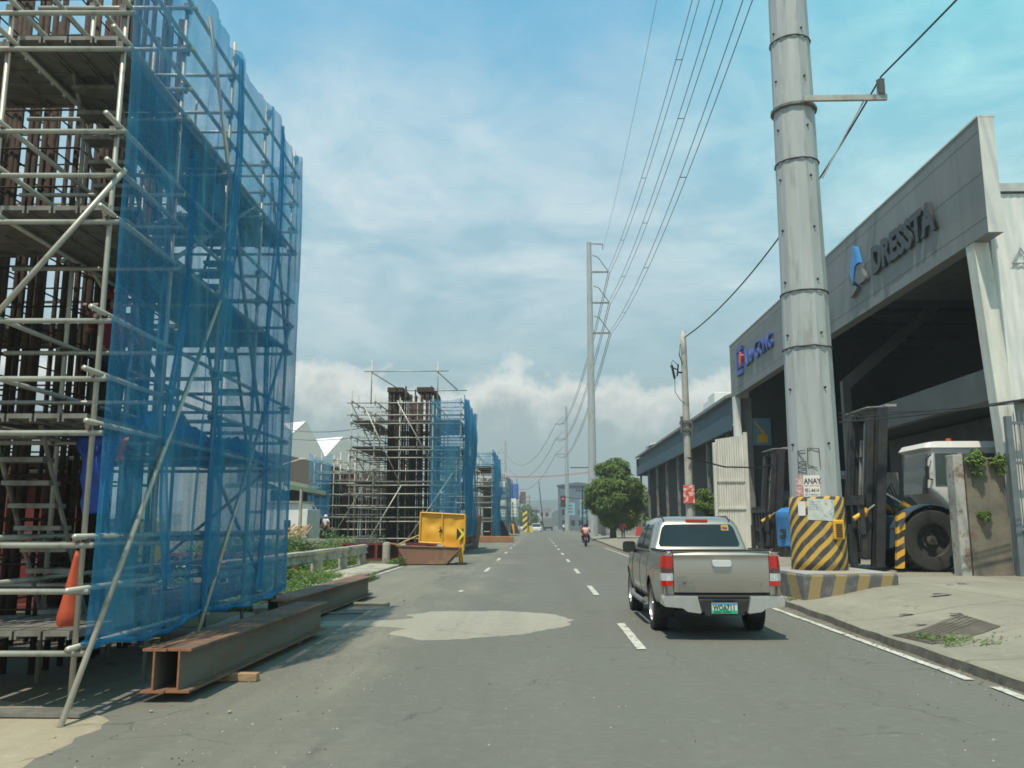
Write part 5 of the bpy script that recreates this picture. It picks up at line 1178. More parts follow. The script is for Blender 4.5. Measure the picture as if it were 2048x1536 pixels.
    # mast leaning back, two channels each side, cross members, carriage
    mast = MB(); ma = math.tan(R(5))
    for sy in (-.95, -.72, .72, .95):
        mast.prism([(1.15, sy - .07, .12), (1.38, sy - .07, .12), (1.38 - 4.2 * ma, sy - .07, 4.25), (1.15 - 4.2 * ma, sy - .07, 4.25)], (0, .14, 0))
        mast.prism([(1.42, sy * .8 - .05, .3), (1.56, sy * .8 - .05, .3), (1.56 - 4.0 * ma, sy * .8 - .05, 4.1), (1.42 - 4.0 * ma, sy * .8 - .05, 4.1)], (0, .10, 0))
    for z_ in (.4, 1.6, 2.9, 4.05): mast.box(1.12 - z_ * ma, 1.35 - z_ * ma, -.9, .9, z_, z_ + .14)
    B(mast, 'mast', DARK)
    mb = MB(); mb.tube((1.28, 0, .5), (1.28 - 3.4 * ma, 0, 3.9), .08); mb.tube((1.28, .38, .5), (1.28 - 3.2 * ma, .38, 3.5), .05); mb.tube((1.28, -.38, .5), (1.28 - 3.2 * ma, -.38, 3.5), .05); B(mb, 'lift_cylinder', GALVD)
    mb = MB(); mb.box(.55, .85, -1.0, 1.0, 4.28, 4.34); mb.box(.2, 1.0, -.9, .7, 4.342, 4.37, Matrix.Rotation(R(3), 4, 'Y')); B(mb, 'rain_sheet', GREYCON)
    ca = MB()
    for z_ in (.35, .95, 1.7): ca.box(1.62, 1.74, -1.15, 1.15, z_, z_ + .14)
    for sy in (-1.1, -.5, 0, .5, 1.0): ca.box(1.6, 1.72, sy - .05, sy + .1, .35, 1.95)
    B(ca, 'carriage', DARK)
    for sy in (-.7, .7):
        mb = MB(); mb.box(1.75, 1.87, sy - .12, sy + .12, .05, 1.2); mb.box(1.871, 3.0, sy - .12, sy + .12, .05, .11); B(mb, 'fork', DARK)
    mb = MB(); mb.prism([(.78, 1.20, .1), (.98, 1.20, .1), (.86, 1.20, 1.5), (.66, 1.20, 1.5)], (0, .12, 0)); B(mb, 'striped_guard', stripes_mat('guard_stripes', .6, 0, 1.0, .30, (.75, .40, .03), (.03, .03, .03), .5) if 'GS' not in globals() else GS)
    for sy in (-.62, .62):
        mb = MB(); mb.tube((-.2, sy, 1.3), (.45, sy, 1.75), .085, n=10); c_ = B(mb, 'tilt_cylinder', YEL, auto=40)
        mb = MB(); mb.tube((.45, sy, 1.75), (.98, sy, 2.1), .035); B(mb, 'cylinder_rod', CHROME, c_)
    mb = MB()
    for k in range(5): mb.path([(.2, -.3 + k * .12, 1.45), (.5, -.3 + k * .12, 1.9 + .1 * k), (.95, -.25 + k * .1, 1.6), (1.1, -.2 + k * .1, 2.4)], .02, 5)
    B(mb, 'hoses', BLACKR)
    mb = MB(); mb.box(.2, .8, -.5, -.05, 2.0, 2.6); B(mb, 'valve_box', GALVD)
    return t
GS = stripes_mat('guard_stripes2', .6, 0, 1.0, .30, (.75, .40, .03), (.03, .03, .03), .5)
loader('white cabbed loader with a tall dark mast, between the huge pole and the boundary wall', 10.05, 23.55, .44, mat('loader_blue', (.05, .095, .135), (.04, .07, .10), .6, 0, 3, c3=(.1, .08, .06), s3=3))
loader('farther loader with a tall dark mast, seen left of the striped pole', 10.9, 36.0, .41, BLUEP)
t = thing('blue_machine', 'blue machine body with a tan patch peeking out left of the striped pole', 'machine', (9.7, 34, 0))
mb = MB(); M = Matrix.Translation((9.75, 33.2, 0)); mb.lathe([(.02, 2.3), (.4, 2.25), (.60, 2.1), (.64, 1.9), (.62, 1.86), (.6, .85), (.55, .8), (.02, .8)], 24, M); mb.build('tank', BLUEP, t, auto=40)
mb = MB(); mb.box(9.5, 9.9, 32.56, 32.60, 1.9, 2.1); mb.build('tan_patch', YEL, t)
mb = MB(); mb.box(9.12, 9.3, 32.72, 32.80, 1.1, 1.25); mb.box(9.14, 9.32, 32.70, 32.80, 1.32, 1.47); mb.build('vent', DARK, t)
mb = MB(); mb.box(9.3, 10.3, 32.8, 33.7, .25, .795); mb.build('base', DARK, t)

# white sliding panel wall by the warehouse
t = thing('white_panel_gate', 'tall old white corrugated panel gate behind the pickup', 'gate', (9.4, 42, 0))
mb = MB(); rows = []
for i in range(60):
    x = 8.75 + i * .0235; rows.append([(x, 42 + .02 * math.sin(i * 1.3) , .2), (x, 42 + .02 * math.sin(i * 1.3), 5.75 + .15 * (x - 8.7))])
mb.grid(rows); mb.build('panel_sheet', WHITEOLD, t, fixn=False)
mb = MB(); mb.box(8.62, 8.75, 41.9, 42.1, .2, 5.6); mb.box(10.12, 10.3, 41.9, 42.1, .2, 6.1); mb.box(8.751, 10.119, 41.94, 42.06, 2.35, 2.45); mb.box(8.751, 10.119, 41.93, 41.975, 3.7, 3.74); mb.box(9.7, 10.118, 41.90, 41.935, .3, 2.2)
mb.build('panel_frame', WHITEOLD, t)
# long warehouse with the blue fascia
t = thing('warehouse', 'long dark warehouse with a blue painted eave beyond the showroom', 'building', (11.5, 70, 0))
BLF = mat('faded_blue_steel', (.055, .105, .14), (.045, .085, .115), .7, 0, .8, stretch=(1, .3, 2), c3=(.08, .09, .09), s3=.7)
mb = MB(); mb.box(11.0, 11.3, 48.0, 93, 7.75, 8.65); mb.box(10.8, 11.0, 48, 93, 6.85, 7.72); mb.build('blue_eave', BLF, t)
mb = MB(); mb.prism([(10.7, 48, 8.68), (10.7, 48, 8.86), (19, 48, 11.4), (19, 48, 11.2)], (0, 45.4, 0)); mb.build('roof', mat('grey_roof', (.25, .26, .26), (.2, .21, .21), .7), t)
WALLD = mat('dark_ribbed_wall', (.060, .066, .070), (.05, .054, .058), .8, 0, 2, stretch=(1, 6, .2))
mb = MB(); rows = []
for i in range(451):
    y = 48 + i * .1; rows.append([(12.2 + .04 * math.sin(i * 1.57), y, .1), (12.2 + .04 * math.sin(i * 1.57), y, 7.7)])
mb.grid(rows); mb.build('wall', WALLD, t, fixn=False)
mb = MB(); mb.prism([(10.8, 0, 6.8), (19, 0, 6.8), (19, 0, 11.1), (10.8, 0, 8.6)], (0, .2, 0), Matrix.Translation((0, 93, 0))); mb.box(12.2, 19, 93, 93.2, .1, 6.8); mb.build('end_wall', BLF, t)
for y in (50, 56, 62, 68, 74, 80, 86, 92.5): mb = MB(); mb.box(11.1, 11.3, y, y + .2, .1, 7.7); mb.build('post', GALVD, t)
mb = MB(); mb.box(11.55, 11.6, 78, 92, .15, 2.0); mb.build('low_cladding', WHITEOLD, t)
for i, (y, x) in enumerate(((62, 13.0), (66, 13.4))):
    mb = MB(); mb.box(x, x + 1.4, y, y + 2.4, 9.4, 11.2); tag(mb.build('rooftop_box', WHITE, bevel=.04), ['white box unit on the warehouse roof, the nearer one', 'white box unit on the warehouse roof, behind the nearer one'][i], 'roof unit', 'roof boxes')
mb = MB(); mb.prism([(10.6, 80, 8.95), (11.8, 80, 9.35), (11.8, 84, 9.35), (10.6, 84, 8.95)], (0, 0, .12)); tag(mb.build('roof_sheet', WHITE), 'loose bright sheet lying on the warehouse roof edge', 'sheet')
tree('small dark shrub between the service pole and the white panel gate', 9.3, 47, .2, 4.2, 1.2, 14, 1100, .22, .04, 14, .1, 'shrub', low=.1)
# drain strip sunk into the pavement
t = thing('drain_cover', 'sunken strip of old brown slats across the pavement', 'drain', (5.4, 11.4, 0))
DR = mat('drain_dirt', (.13, .11, .085), (.09, .078, .062), .95, 0, 3, bump=.5, c3=(.22, .2, .15), s3=2, f3=(.55, .68))
P = [Vector((4.98, 11.3)), Vector((4.86, 12.25)), Vector((6.35, 13.4)), Vector((6.25, 12.05))]
def dz_(x, y): return pave_z(x, y) + .010
mb = MB(); rows = []
for i in range(13):
    u = i / 12; rows.append([(lambda q: (q.x, q.y, dz_(q.x, q.y)))(P[0].lerp(P[3], u).lerp(P[1].lerp(P[2], u), j / 8)) for j in range(9)])
mb.grid(rows); mb.build('drain_bed', DR, t, fixn=False)
for j in range(5):
    w0 = .45 + j * .11; mb = MB(); pts = []
    for i in range(13):
        u = i / 12; q = P[0].lerp(P[3], u).lerp(P[1].lerp(P[2], u), w0); pts.append((q.x, q.y, dz_(q.x, q.y) + .002))
    mb.path(pts, .006, 4); mb.build('slat', mat('slat_brown', (.085, .07, .055), (.06, .05, .04), .95), t)
for i, (x, y, s_) in enumerate(((7.1, 15.6, .09), (5.85, 14.1, .06), (8.6, 17.9, .06), (5.6, 13.0, .04), (6.3, 13.4, .05), (8.2, 17.6, .04))):
    mb = MB(); rows = []
    for a in range(5): rows.append([(x + s_ * (a - 2) * .9 + .04 * mnoise.noise((a, b, i)), y + s_ * (b - 2) * .45 + .05 * mnoise.noise((a, b, i + 5)), pave_z(x, y) + .02 + s_ * .35 * abs(mnoise.noise((a * .9, b * .9, i)))) for b in range(5)])
    mb.grid(rows); tag(mb.build('litter', mat('dark_litter', (.08, .06, .045), (.05, .045, .04), .9), fixn=False), 'flat dark scrap of litter lying on the pavement', 'litter', 'litter scraps on the pavement')
rock(4.95, 11.35, .02, .09, 2, ROCKM, 'whitish broken piece at the mouth of the drain strip', None, 'rubble')
rnd = random.Random(9); mb = MB()
for i in range(260):
    y = rnd.uniform(7.5, 24); x = kerb_x(y) - rnd.random() ** 1.5 * .22; s_ = rnd.uniform(.008, .03); a = rnd.random() * 6.28
    mb.add([(x + s_ * math.cos(a + k * 1.2566) * rnd.uniform(.6, 1.3), y + s_ * math.sin(a + k * 1.2566) * rnd.uniform(.6, 1.3), .007) for k in range(5)] + [(x, y, .010 + s_ * .7)], [(k, (k + 1) % 5, 5) for k in range(5)])
tag(mb.build('gutter_dirt', mat('clod', (.19, .17, .13), (.1, .09, .07), .95, 0, 5)), 'loose dirt and grit gathered in the gutter along the right kerb', 'dirt', kind='stuff')

# ================================================================ VEHICLES
def car_paint(name, c, metal=.55):
    m = mat(name, c, tuple(x * .93 for x in c), .32, metal, 1.2, coat=.6); return m
SILV = car_paint('champagne_paint', (.46, .43, .375), .75); 
LRED = mat('lamp_red', (.50, .015, .012), (.42, .012, .01), .15, 0, 30, spec=.7, coat=.5); LWH = mat('lamp_clear', (.62, .63, .63), (.4, .4, .42), .1, 0, 25, spec=.8, coat=.5); LSM = mat('lamp_smoke', (.10, .035, .03), (.13, .07, .07), .12, 0, 25, coat=.5)
TRIM = mat('black_trim', (.022, .022, .023), (.03, .03, .03), .55, 0, 8)
PLATEW = mat('plate_paint', (.55, .66, .62), (.5, .62, .58), .5, 0, 8); PLG = mat('plate_green', (.03, .36, .20), (.04, .42, .26), .5); PLB = mat('plate_blue', (.10, .28, .50), None, .5)
def rring(z, y0, y1, w, r=.14, n=6, crown=0.0):
    out = []
    for cx, cy, a0 in ((w - r, y1 - r, 0), (-w + r, y1 - r, 90), (-w + r, y0 + r, 180), (w - r, y0 + r, 270)):
        for k in range(n): a = R(a0 + 90 * k / (n - 1)); out.append((cx + r * math.cos(a), cy + r * math.sin(a), z))
    return out
def wheel(t, x, y, r, w, side, spokes=6, rimcol=None):
    B = lambda mb, nm, m, p=t, **k: mb.build(nm, m, p, world=False, **k)
    M = Matrix.Translation((x, y, r)) @ Matrix.Rotation(R(90), 4, 'Y')
    mb = MB(); mb.lathe([(r * .66, -w * .46), (r * .85, -w * .5), (r * .96, -w * .46), (r, -w * .36), (r, -w * .12), (r * .985, -w * .11), (r * .985, -w * .06), (r, -w * .05), (r, w * .05), (r * .985, w * .06), (r * .985, w * .11), (r, w * .12), (r, w * .36), (r * .96, w * .46), (r * .85, w * .5), (r * .66, w * .46)], 40, M)
    for i in range(44):
        L = Matrix.Translation((x, y, r)) @ Matrix.Rotation(i / 44 * 2 * math.pi, 4, 'X')
        mb.box(-w * .46, -w * .14, -.008, .008, r * .985, r * 1.012, L); mb.box(w * .14, w * .46, -.008, .008, r * .985, r * 1.012, L)
    wh = B(mb, 'wheel', BLACKR, auto=40)
    mb = MB(); sg = side
    mb.lathe([(r * .67, -w * .3), (r * .62, 0), (r * .67, sg * w * .44), (r * .63, sg * w * .46), (r * .60, sg * w * .2)], 32, M)
    mb.lathe([(.02, sg * w * .40), (r * .16, sg * w * .38), (r * .18, sg * w * .1)], 16, M)
    for i in range(spokes):
        L = Matrix.Translation((x, y, r)) @ Matrix.Rotation(i / spokes * 2 * math.pi, 4, 'X')
        xx = sorted((sg * w * .28, sg * w * .36)); mb.box(xx[0], xx[1], -r * .08, r * .08, r * .12, r * .63, L)
    B(mb, 'rim', rimcol or mat('alloy', (.55, .55, .54), (.45, .45, .44), .3, .9, 4), wh, auto=35)
    mb = MB(); mb.lathe([(.01, sg * w * .05), (r * .6, sg * w * .02)], 20, M); B(mb, 'brake_disc', DARK, wh)
def sq(v): return math.copysign(abs(v) ** .45, v)
def pickup(x, y, z):
    t = thing('pickup_truck', 'champagne grey double cab pickup driving away in the right lane', 'pickup truck', (x, y, z)); t.scale = (.935, 1, 1)
    B = lambda mb, nm, m, p=t, **k: mb.build(nm, m, p, world=False, **k)
    YC = (1.33, 4.43); RA = .46; RW = .385
    def bot(yy):
        b = .47 if yy > .5 else .52
        if yy > 4.95: b = .42
        for c in YC:
            d = abs(yy - c)
            if d < RA: b = max(b, RW + math.sqrt(RA * RA - d * d))
        return b
    def top(yy):
        if yy < 1.62: return 1.235 - .01 * yy
        if yy < 4.0: return 1.16 - .02 * (yy - 1.62)
        return 1.11 - .16 * ((yy - 4.0) / 1.3) ** 1.6
    def hw(yy, zz):
        w = .915 - .55 * max(0, .78 - zz) ** 2 * 1.0 - .38 * max(0, zz - .86) ** 1.7
        w -= .16 * max(0, .35 - yy) ** 1.2 + .55 * max(0, (yy - 4.5)) ** 2.2
        for c in YC:
            d = math.hypot(yy - c, zz - RW)
            if d < .62: w += .028 * max(0, 1 - max(0, d - .47) / .15)
        # shoulder crease
        w += .012 * math.exp(-((zz - .98) / .035) ** 2)
        return w
    ys_ = []
    yy = .05
    while yy < 5.2: ys_.append(round(yy, 3)); yy += .055
    ys_.append(5.2); NZ = 14
    mb = MB()
    for sd in (-1, 1):
        rows = []
        for y_ in ys_:
            b, tp = bot(y_), top(y_); rows.append([(sd * hw(y_, b + (tp - b) * j / NZ), y_, b + (tp - b) * j / NZ) for j in range(NZ + 1)] + [(sd * (hw(y_, tp) - .05), y_, tp + .012)])
        mb.grid(rows)
    # hood, front and bed front, arch liners
    hood = []
    for y_ in [q for q in ys_ if q >= 3.9]:
        w = hw(y_, top(y_)) - .05; hood.append([(w * k / 6, y_, top(y_) + .012 + .06 * (1 - (k / 6) ** 2)) for k in range(-6, 7)])
    mb.grid(hood)
    w5 = hw(5.2, .8); mb.grid([[(w5 * k / 6, 5.2 - .0 * k, .42 + .1 * j) for k in range(-6, 7)] for j in range(7)])
    body = B(mb, 'body', SILV, auto=50, fixn=False)
    s_ = body.modifiers.new('thick', 'SOLIDIFY'); s_.thickness = .02; s_.offset = 0
    mb = MB()
    for sd in (-1, 1):
        for c in YC:
            mb.grid([[(sd * (.60 + .27 * k), c + RA * .99 * math.cos(R(a)), RW + RA * .99 * math.sin(R(a))) for k in (0, 1)] for a in range(-20, 201, 10)])
    mb.box(-.62, .62, .25, 5.1, .40, .62); mb.box(-.86, .86, 1.8, 3.9, .44, .5); mb.box(-.55, .55, .1, .3, .36, .6); mb.tube((-.6, 1.33, .36), (.6, 1.33, .36), .07); mb.tube((.45, .1, .40), (.45, .9, .42), .035)
    mb.lathe([(.02, -.13), (.14, -.08), (.16, 0), (.14, .08), (.02, .13)], 12, Matrix.Translation((0, 1.33, .37)) @ Matrix.Rotation(R(90), 4, 'Y')); B(mb, 'underbody', TRIM)
    mb = MB(); mb.box(-.80, .80, .12, 1.62, .66, .70); mb.box(-.82, -.78, .12, 1.62, .701, 1.2); mb.box(.78, .82, .12, 1.62, .701, 1.2); mb.box(-.779, .779, 1.58, 1.62, .701, 1.2); B(mb, 'bed_liner', TRIM)
    mb = MB(); mb.tube((-.85, .12, 1.262), (-.85, 1.6, 1.245), .022, n=6); mb.tube((.85, .12, 1.262), (.85, 1.6, 1.245), .022, n=6); mb.box(-.84, .84, 1.56, 1.60, 1.205, 1.24); B(mb, 'bed_rail_trim', TRIM)
    # tailgate, slightly domed
    mb = MB(); rows = []
    for i in range(25):
        u = -1 + 2 * i / 24; row = []
        for j in range(17):
            v = j / 16; zz = .67 + .57 * v; row.append((.735 * u, .035 - .030 * (1 - u * u) - .022 * math.sin(v * math.pi * .9 + .3) - .02 * math.exp(-((v - .93) / .05) ** 2), zz))
        rows.append(row)
    mb.grid(rows); mb.box(-.735, .735, .07, .12, .67, 1.238); mb.box(-.735, .735, .02, .12, 1.24, 1.258); tg = B(mb, 'tailgate', SILV, auto=40, fixn=False)
    mb = MB(); mb.box(-.745, .745, .0, .10, 1.26, 1.274); mb.box(-.76, .76, .05, .10, .62, .668); B(mb, 'tailgate_seal', TRIM, tg)
    mb = MB(); mb.rings([rring(0, -.05, .05, .15, .03, 4), rring(.03, -.045, .045, .14, .03, 4)]); hd = mb; hd.v = [(v[0], -.02 - v[2] - .012, 1.085 + v[1]) for v in hd.v]; B(hd, 'handle', mat('bright_chrome', (.80, .80, .79), (.72, .72, .71), .38, .45, 6), tg, auto=40)
    mb = MB(); mb.box(-.12, .12, -.056, -.053, 1.075, 1.10); B(mb, 'handle_slot', TRIM, tg)
    MT = Matrix(((1, 0, 0, 0), (0, 0, -1, -.035), (0, 1, 0, 0), (0, 0, 0, 1)))
    text_obj('badge', 'ISUZU', .055, .004, CHROME, Matrix.Translation((-.70, -.005, .86)) @ MT, tg, bold=.001, world=False)
    text_obj('badge', 'D-MAX', .075, .005, CHROME, Matrix.Translation((-.71, -.005, .79)) @ MT, tg, bold=.002, sx=1.15, world=False)
    text_obj('badge', 'LS 4x2', .05, .004, CHROME, Matrix.Translation((.52, -.0, .775)) @ MT, tg, bold=.001, sx=1.1, world=False)
    # rear corners and lamps
    for sd in (-1, 1):
        mb = MB(); mb.grid([[(sd * (.745 + .04 * i), .045 + .012 * i * i * .35, .58 + (1.235 - .58) * j / 4) for j in range(5)] for i in range(5)]); B(mb, 'corner_panel', SILV, fixn=False)
        mb = MB(); segs = ((1.19, 1.015, 0), (1.012, .945, 1), (.942, .835, 2), (.832, .76, 0))
        for z1, z0, mi in segs:
            mb.m = mi; q = lambda zz: .885 + .035 * (1 if .80 < zz < 1.08 else .0)
            P = []
            for zz in (z0, z1):
                wo = .925 if zz < 1.10 else .905; P.append([(sd * .748, .02, zz), (sd * .80, -.005, zz), (sd * .86, .005, zz), (sd * wo, .07, zz), (sd * (wo + .006), .20 if zz < 1.0 else .26, zz), (sd * .80, .1, zz)])
            mb.rings([P[0], P[1]])
        B(mb, 'tail_light', [LRED, LSM, LWH], auto=30)
    mb = MB(); mb.box(-.90, .90, -.06, .12, .585, .635); mb.box(-.45, .45, -.10, .10, .40, .584); B(mb, 'bumper_step', TRIM, bevel=.015)
    for sd in (-1, 1):
        out = [(.40, .625), (.91, .63), (.93, .60), (.93, .50), (.90, .475), (.64, .455), (.56, .40), (.37, .375), (.345, .39)]; mb = MB(); f = [(sd * a, -.105 + .05 * max(0, a - .55), b) for a, b in out]; f2 = [(sd * (.62 + (a - .62) * .97), -.13 + .05 * max(0, a - .55), .51 + (b - .51) * .9) for a, b in out]; k = [(sd * a, .05 if a < .8 else .22, b) for a, b in out]; mb.rings([f2, f, k]); B(mb, 'bumper_corner', mat('satin_chrome', (.66, .66, .65), (.58, .58, .57), .22, .75, 5), auto=35)
    mb = MB(); mb.box(-.30, .30, -.104, -.10, .36, .56); mb.box(-.16, .16, -.115, -.10, .565, .58); B(mb, 'plate_recess', TRIM)
    mb = MB(); mb.box(-.195, .195, -.118, -.110, 0.385, 0.535); mb.m = 1; mb.box(-.19, .19, -.1205, -.1181, 0.387, 0.432); mb.m = 2; mb.box(-.19, .19, -.1205, -.1181, 0.510, 0.533); pl = B(mb, 'number_plate', [PLATEW, PLG, PLB], bevel=0)
    MPn = Matrix(((1, 0, 0, 0), (0, 0, -1, -.1215), (0, 1, 0, 0), (0, 0, 0, 1)))
    text_obj('plate_text', 'WOA', .105, .001, mat('plate_ink', (.03, .12, .08), None, .6), Matrix.Translation((-.175, 0, .435)) @ MPn, pl, bold=.004, sx=.78, world=False); text_obj('plate_text', '711', .105, .001, MATS['plate_ink'], Matrix.Translation((.03, 0, .435)) @ MPn, pl, bold=.004, sx=.85, world=False)
    text_obj('plate_text', 'REGION    PILIPINAS', .028, .001, MATS['plate_ink'], Matrix.Translation((-.16, 0, .398)) @ MPn, pl, bold=.001, sx=1.0, world=False)
    mb = MB(); mb.prism([(-.018, -.121, .438), (.018, -.121, .438), (.004, -.121, .485), (-.004, -.121, .485)], (0, -.001, 0)); B(mb, 'plate_emblem', mat('plate_brown', (.25, .12, .08)), pl)
    # cab
    RG = [(1.10, 1.60, 4.30, .865, .10), (1.20, 1.615, 4.20, .86, .12), (1.24, 1.64, 4.10, .85, .14), (1.34, 1.69, 3.92, .825, .15), (1.46, 1.735, 3.70, .79, .16), (1.56, 1.775, 3.52, .76, .17), (1.66, 1.82, 3.33, .715, .18), (1.71, 1.86, 3.18, .68, .19), (1.745, 1.93, 3.02, .63, .20), (1.768, 2.05, 2.9, .55, .22), (1.78, 2.3, 2.75, .35, .15)]
    mb = MB(); mb.rings([rring(*q) for q in RG]); cab = B(mb, 'cab', SILV, auto=50)
    def prof(zz, k):
        for a, b in zip(RG, RG[1:]):
            if a[0] <= zz <= b[0]: return a[k] + (b[k] - a[k]) * (zz - a[0]) / (b[0] - a[0])
    mb = MB(); rows = []
    for j in range(9):
        zz = 1.285 + (1.645 - 1.285) * j / 8; rr = .03 * (1 if j in (0, 8) else 0); w = prof(zz, 3) - .115 - rr; rows.append([(w * k / 8, prof(zz, 1) - .006, zz) for k in range(-8, 9)])
    mb.grid(rows); o = B(mb, 'rear_window', GLASSD, cab, smooth=True, fixn=False)
    mb = MB(); mb.prism([(.42, prof(1.56, 1) - .012, 1.545), (.55, prof(1.56, 1) - .012, 1.545), (.545, prof(1.62, 1) - .012, 1.635), (.42, prof(1.62, 1) - .012, 1.635)], (0, .004, 0)); stc = B(mb, 'sticker', mat('sticker_orange', (.62, .36, .12), (.5, .3, .1), .6, 0, 30), o)
    text_obj('sticker_text', '7050', .06, .0, INK, Matrix(((1, 0, 0, .43), (0, 0, -1, prof(1.58, 1) - .02), (0, 1, 0, 1.565), (0, 0, 0, 1))), stc, bold=.002, sx=.8, world=False)
    for sd in (-1, 1):
        for y0, y1, nm in ((1.98, 2.72, 'side_window'), (2.80, 3.62, 'side_window')):
            mb = MB(); rows = []
            for j in range(7):
                zz = 1.23 + (1.64 - 1.23) * j / 6; a = y0 + (.10 * j / 6 if y0 < 2.5 else 0); b = min(y1, prof(zz, 2) - .22)
                rows.append([(sd * (prof(zz, 3) + .004), a + (b - a) * k / 5, zz) for k in range(6)])
            mb.grid(rows); B(mb, nm, GLASSD, cab, smooth=True, fixn=False)
        mb = MB(); mb.path([(sd * .875, 1.75, 1.205), (sd * .87, 3.95, 1.18)], .012, 5); mb.tube((sd * .865, 2.76, 1.22), (sd * .73, 2.78, 1.65), .014, n=4); B(mb, 'window_trim', TRIM, cab)
        mb = MB(); mb.rings([[(sd * (1.0 + .11 * sq(math.cos(R(a)))), 3.68 + dy_, 1.23 + .085 * sq(math.sin(R(a)))) for a in range(0, 360, 15)] for dy_ in (0, .05)]); mb.m = 1
        mb.rings([[(sd * (1.0 + .125 * sq(math.cos(R(a)))), 3.70 + dy_, 1.23 + .10 * sq(math.sin(R(a)))) for a in range(0, 360, 15)] for dy_ in (.001, .11)]); mr = B(mb, 'wing_mirror', [GLASSD, TRIM], auto=40)
        mb = MB(); mb.box(min(sd * .83, sd * .9), max(sd * .83, sd * .9), 3.72, 3.80, 1.12, 1.17); B(mb, 'mirror_arm', TRIM, mr)
        for y_ in (2.05, 2.95): mb = MB(); xx = hw(y_, 1.02); mb.tube((sd * (xx + .03), y_, 1.03), (sd * (xx + .028), y_ + .2, 1.03), .016, n=6); B(mb, 'door_handle', CHROME)
        for y_ in (1.80, 2.76, 3.88):
            mb = MB(); mb.path([(sd * (hw(y_, zz) + .011), y_, zz) for zz in [.5 + .08 * k for k in range(9)]], .005, 4); B(mb, 'door_gap', TRIM)
        mb = MB(); mb.path([(sd * .93, 1.9, .42), (sd * .95, 2.1, .37), (sd * .95, 3.6, .37), (sd * .93, 3.8, .42)], .045, 8); B(mb, 'side_step', mat('step_grey', (.25, .25, .25), None, .5, .4))
        mb = MB(); xx = sorted((sd * .62, sd * .90)); mb.box(xx[0] + (.12 if sd < 0 else .0), xx[1] - (.0 if sd < 0 else .12), .86, .88, .26, .60); B(mb, 'mud_flap', TRIM)
        for y_ in YC: wheel(t, sd * .80, y_, RW, .255, sd)
    mb = MB(); mb.rings([rring(0, -.028, .028, .20, .02, 4), rring(.02, -.02, .02, .19, .02, 4)]); mb.v = [(v[0], prof(1.70, 1) - .01 - v[2], 1.703 + v[1]) for v in mb.v]; B(mb, 'brake_light', LRED, cab, auto=40)
    for sd in (-1, 1): mb = MB(); mb.path([(sd * .585, prof(1.69, 1) - .0, 1.70), (sd * .58, 2.05, 1.775), (sd * .56, 2.9, 1.775)], .012, 5); B(mb, 'roof_seam', TRIM, cab)
    return t
pickup(2.67, 12.72, 0)
def sedan(label, x, y, rz, m, L=4.5, H=1.45, W=.86, name='sedan', cat='car', parts=True):
    t = thing(name, label, cat, (x, y, 0), rz)
    B = lambda mb, nm, mm, p=t, **k: mb.build(nm, mm, p, world=False, **k)
    mb = MB(); mb.rings([rring(.25, .05, L - .05, W - .06, .2), rring(.5, 0, L, W, .25), rring(.78, .02, L - .02, W, .25), rring(.92, .06, L - .15, W - .05, .25), rring(.95, .15, L - .4, W - .12, .25)]); b = B(mb, 'body', m, auto=45)
    mb = MB(); mb.rings([rring(.94, .35, L * .72, W - .1, .2), rring(1.2, .75, L * .62, W - .2, .2), rring(H - .06, 1.1, L * .52, W - .28, .2), rring(H, 1.4, L * .46, W - .45, .15)]); B(mb, 'cabin', m, auto=45)
    mb = MB(); mb.prism([(-W + .24, .50, 1.0), (W - .24, .50, 1.0), (W - .33, 1.0, H - .11), (-W + .33, 1.0, H - .11)], (0, -.03, .03)); B(mb, 'rear_window', GLASSD)
    for sd in (-1, 1):
        mb = MB(); mb.box(sd * (W - .2) - .1, sd * (W - .2) + .1, -.02, .1, .66, .84); B(mb, 'tail_light', LRED)
        for y_ in (.85, L - .95): mb = MB(); mb.tube((sd * (W - .18), y_, .31), (sd * (W + .01), y_, .31), .31, n=20); B(mb, 'wheel', BLACKR)
    mb = MB(); mb.box(-.26, .26, -.02, .0, .5, .62); B(mb, 'number_plate', PLATEW); return t
WCAR = car_paint('white_car_paint', (.74, .74, .74), .0)
sedan('white sedan driving away far up the road beside the striped barrier', -.25, 182, 0, WCAR, L=4.6, H=1.75, W=1.15)
sedan('white van standing beyond the striped barrier at the far left', -3.6, 215, 0, WCAR, H=2.1, W=1.2, name='van', cat='van')
t = thing('truck', 'grey boxed truck far up the road in the middle', 'truck', (3.0, 215, 0))
mb = MB(); mb.box(1.6, 3.9, 215, 221, .9, 3.1); mb.build('cargo_box', mat('truck_grey', (.24, .25, .25), (.18, .19, .19), .7, 0, 2), t, bevel=.05)
mb = MB(); mb.box(1.7, 3.8, 215.2, 222.6, .5, .89); mb.box(1.8, 3.7, 221.01, 222.8, .9, 2.6); mb.build('cab', DARK, t)
for sx in (1.9, 3.6): mb = MB(); mb.tube((sx - .15, 216, .45), (sx + .15, 216, .45), .45, n=14); mb.build('wheel', BLACKR, t)

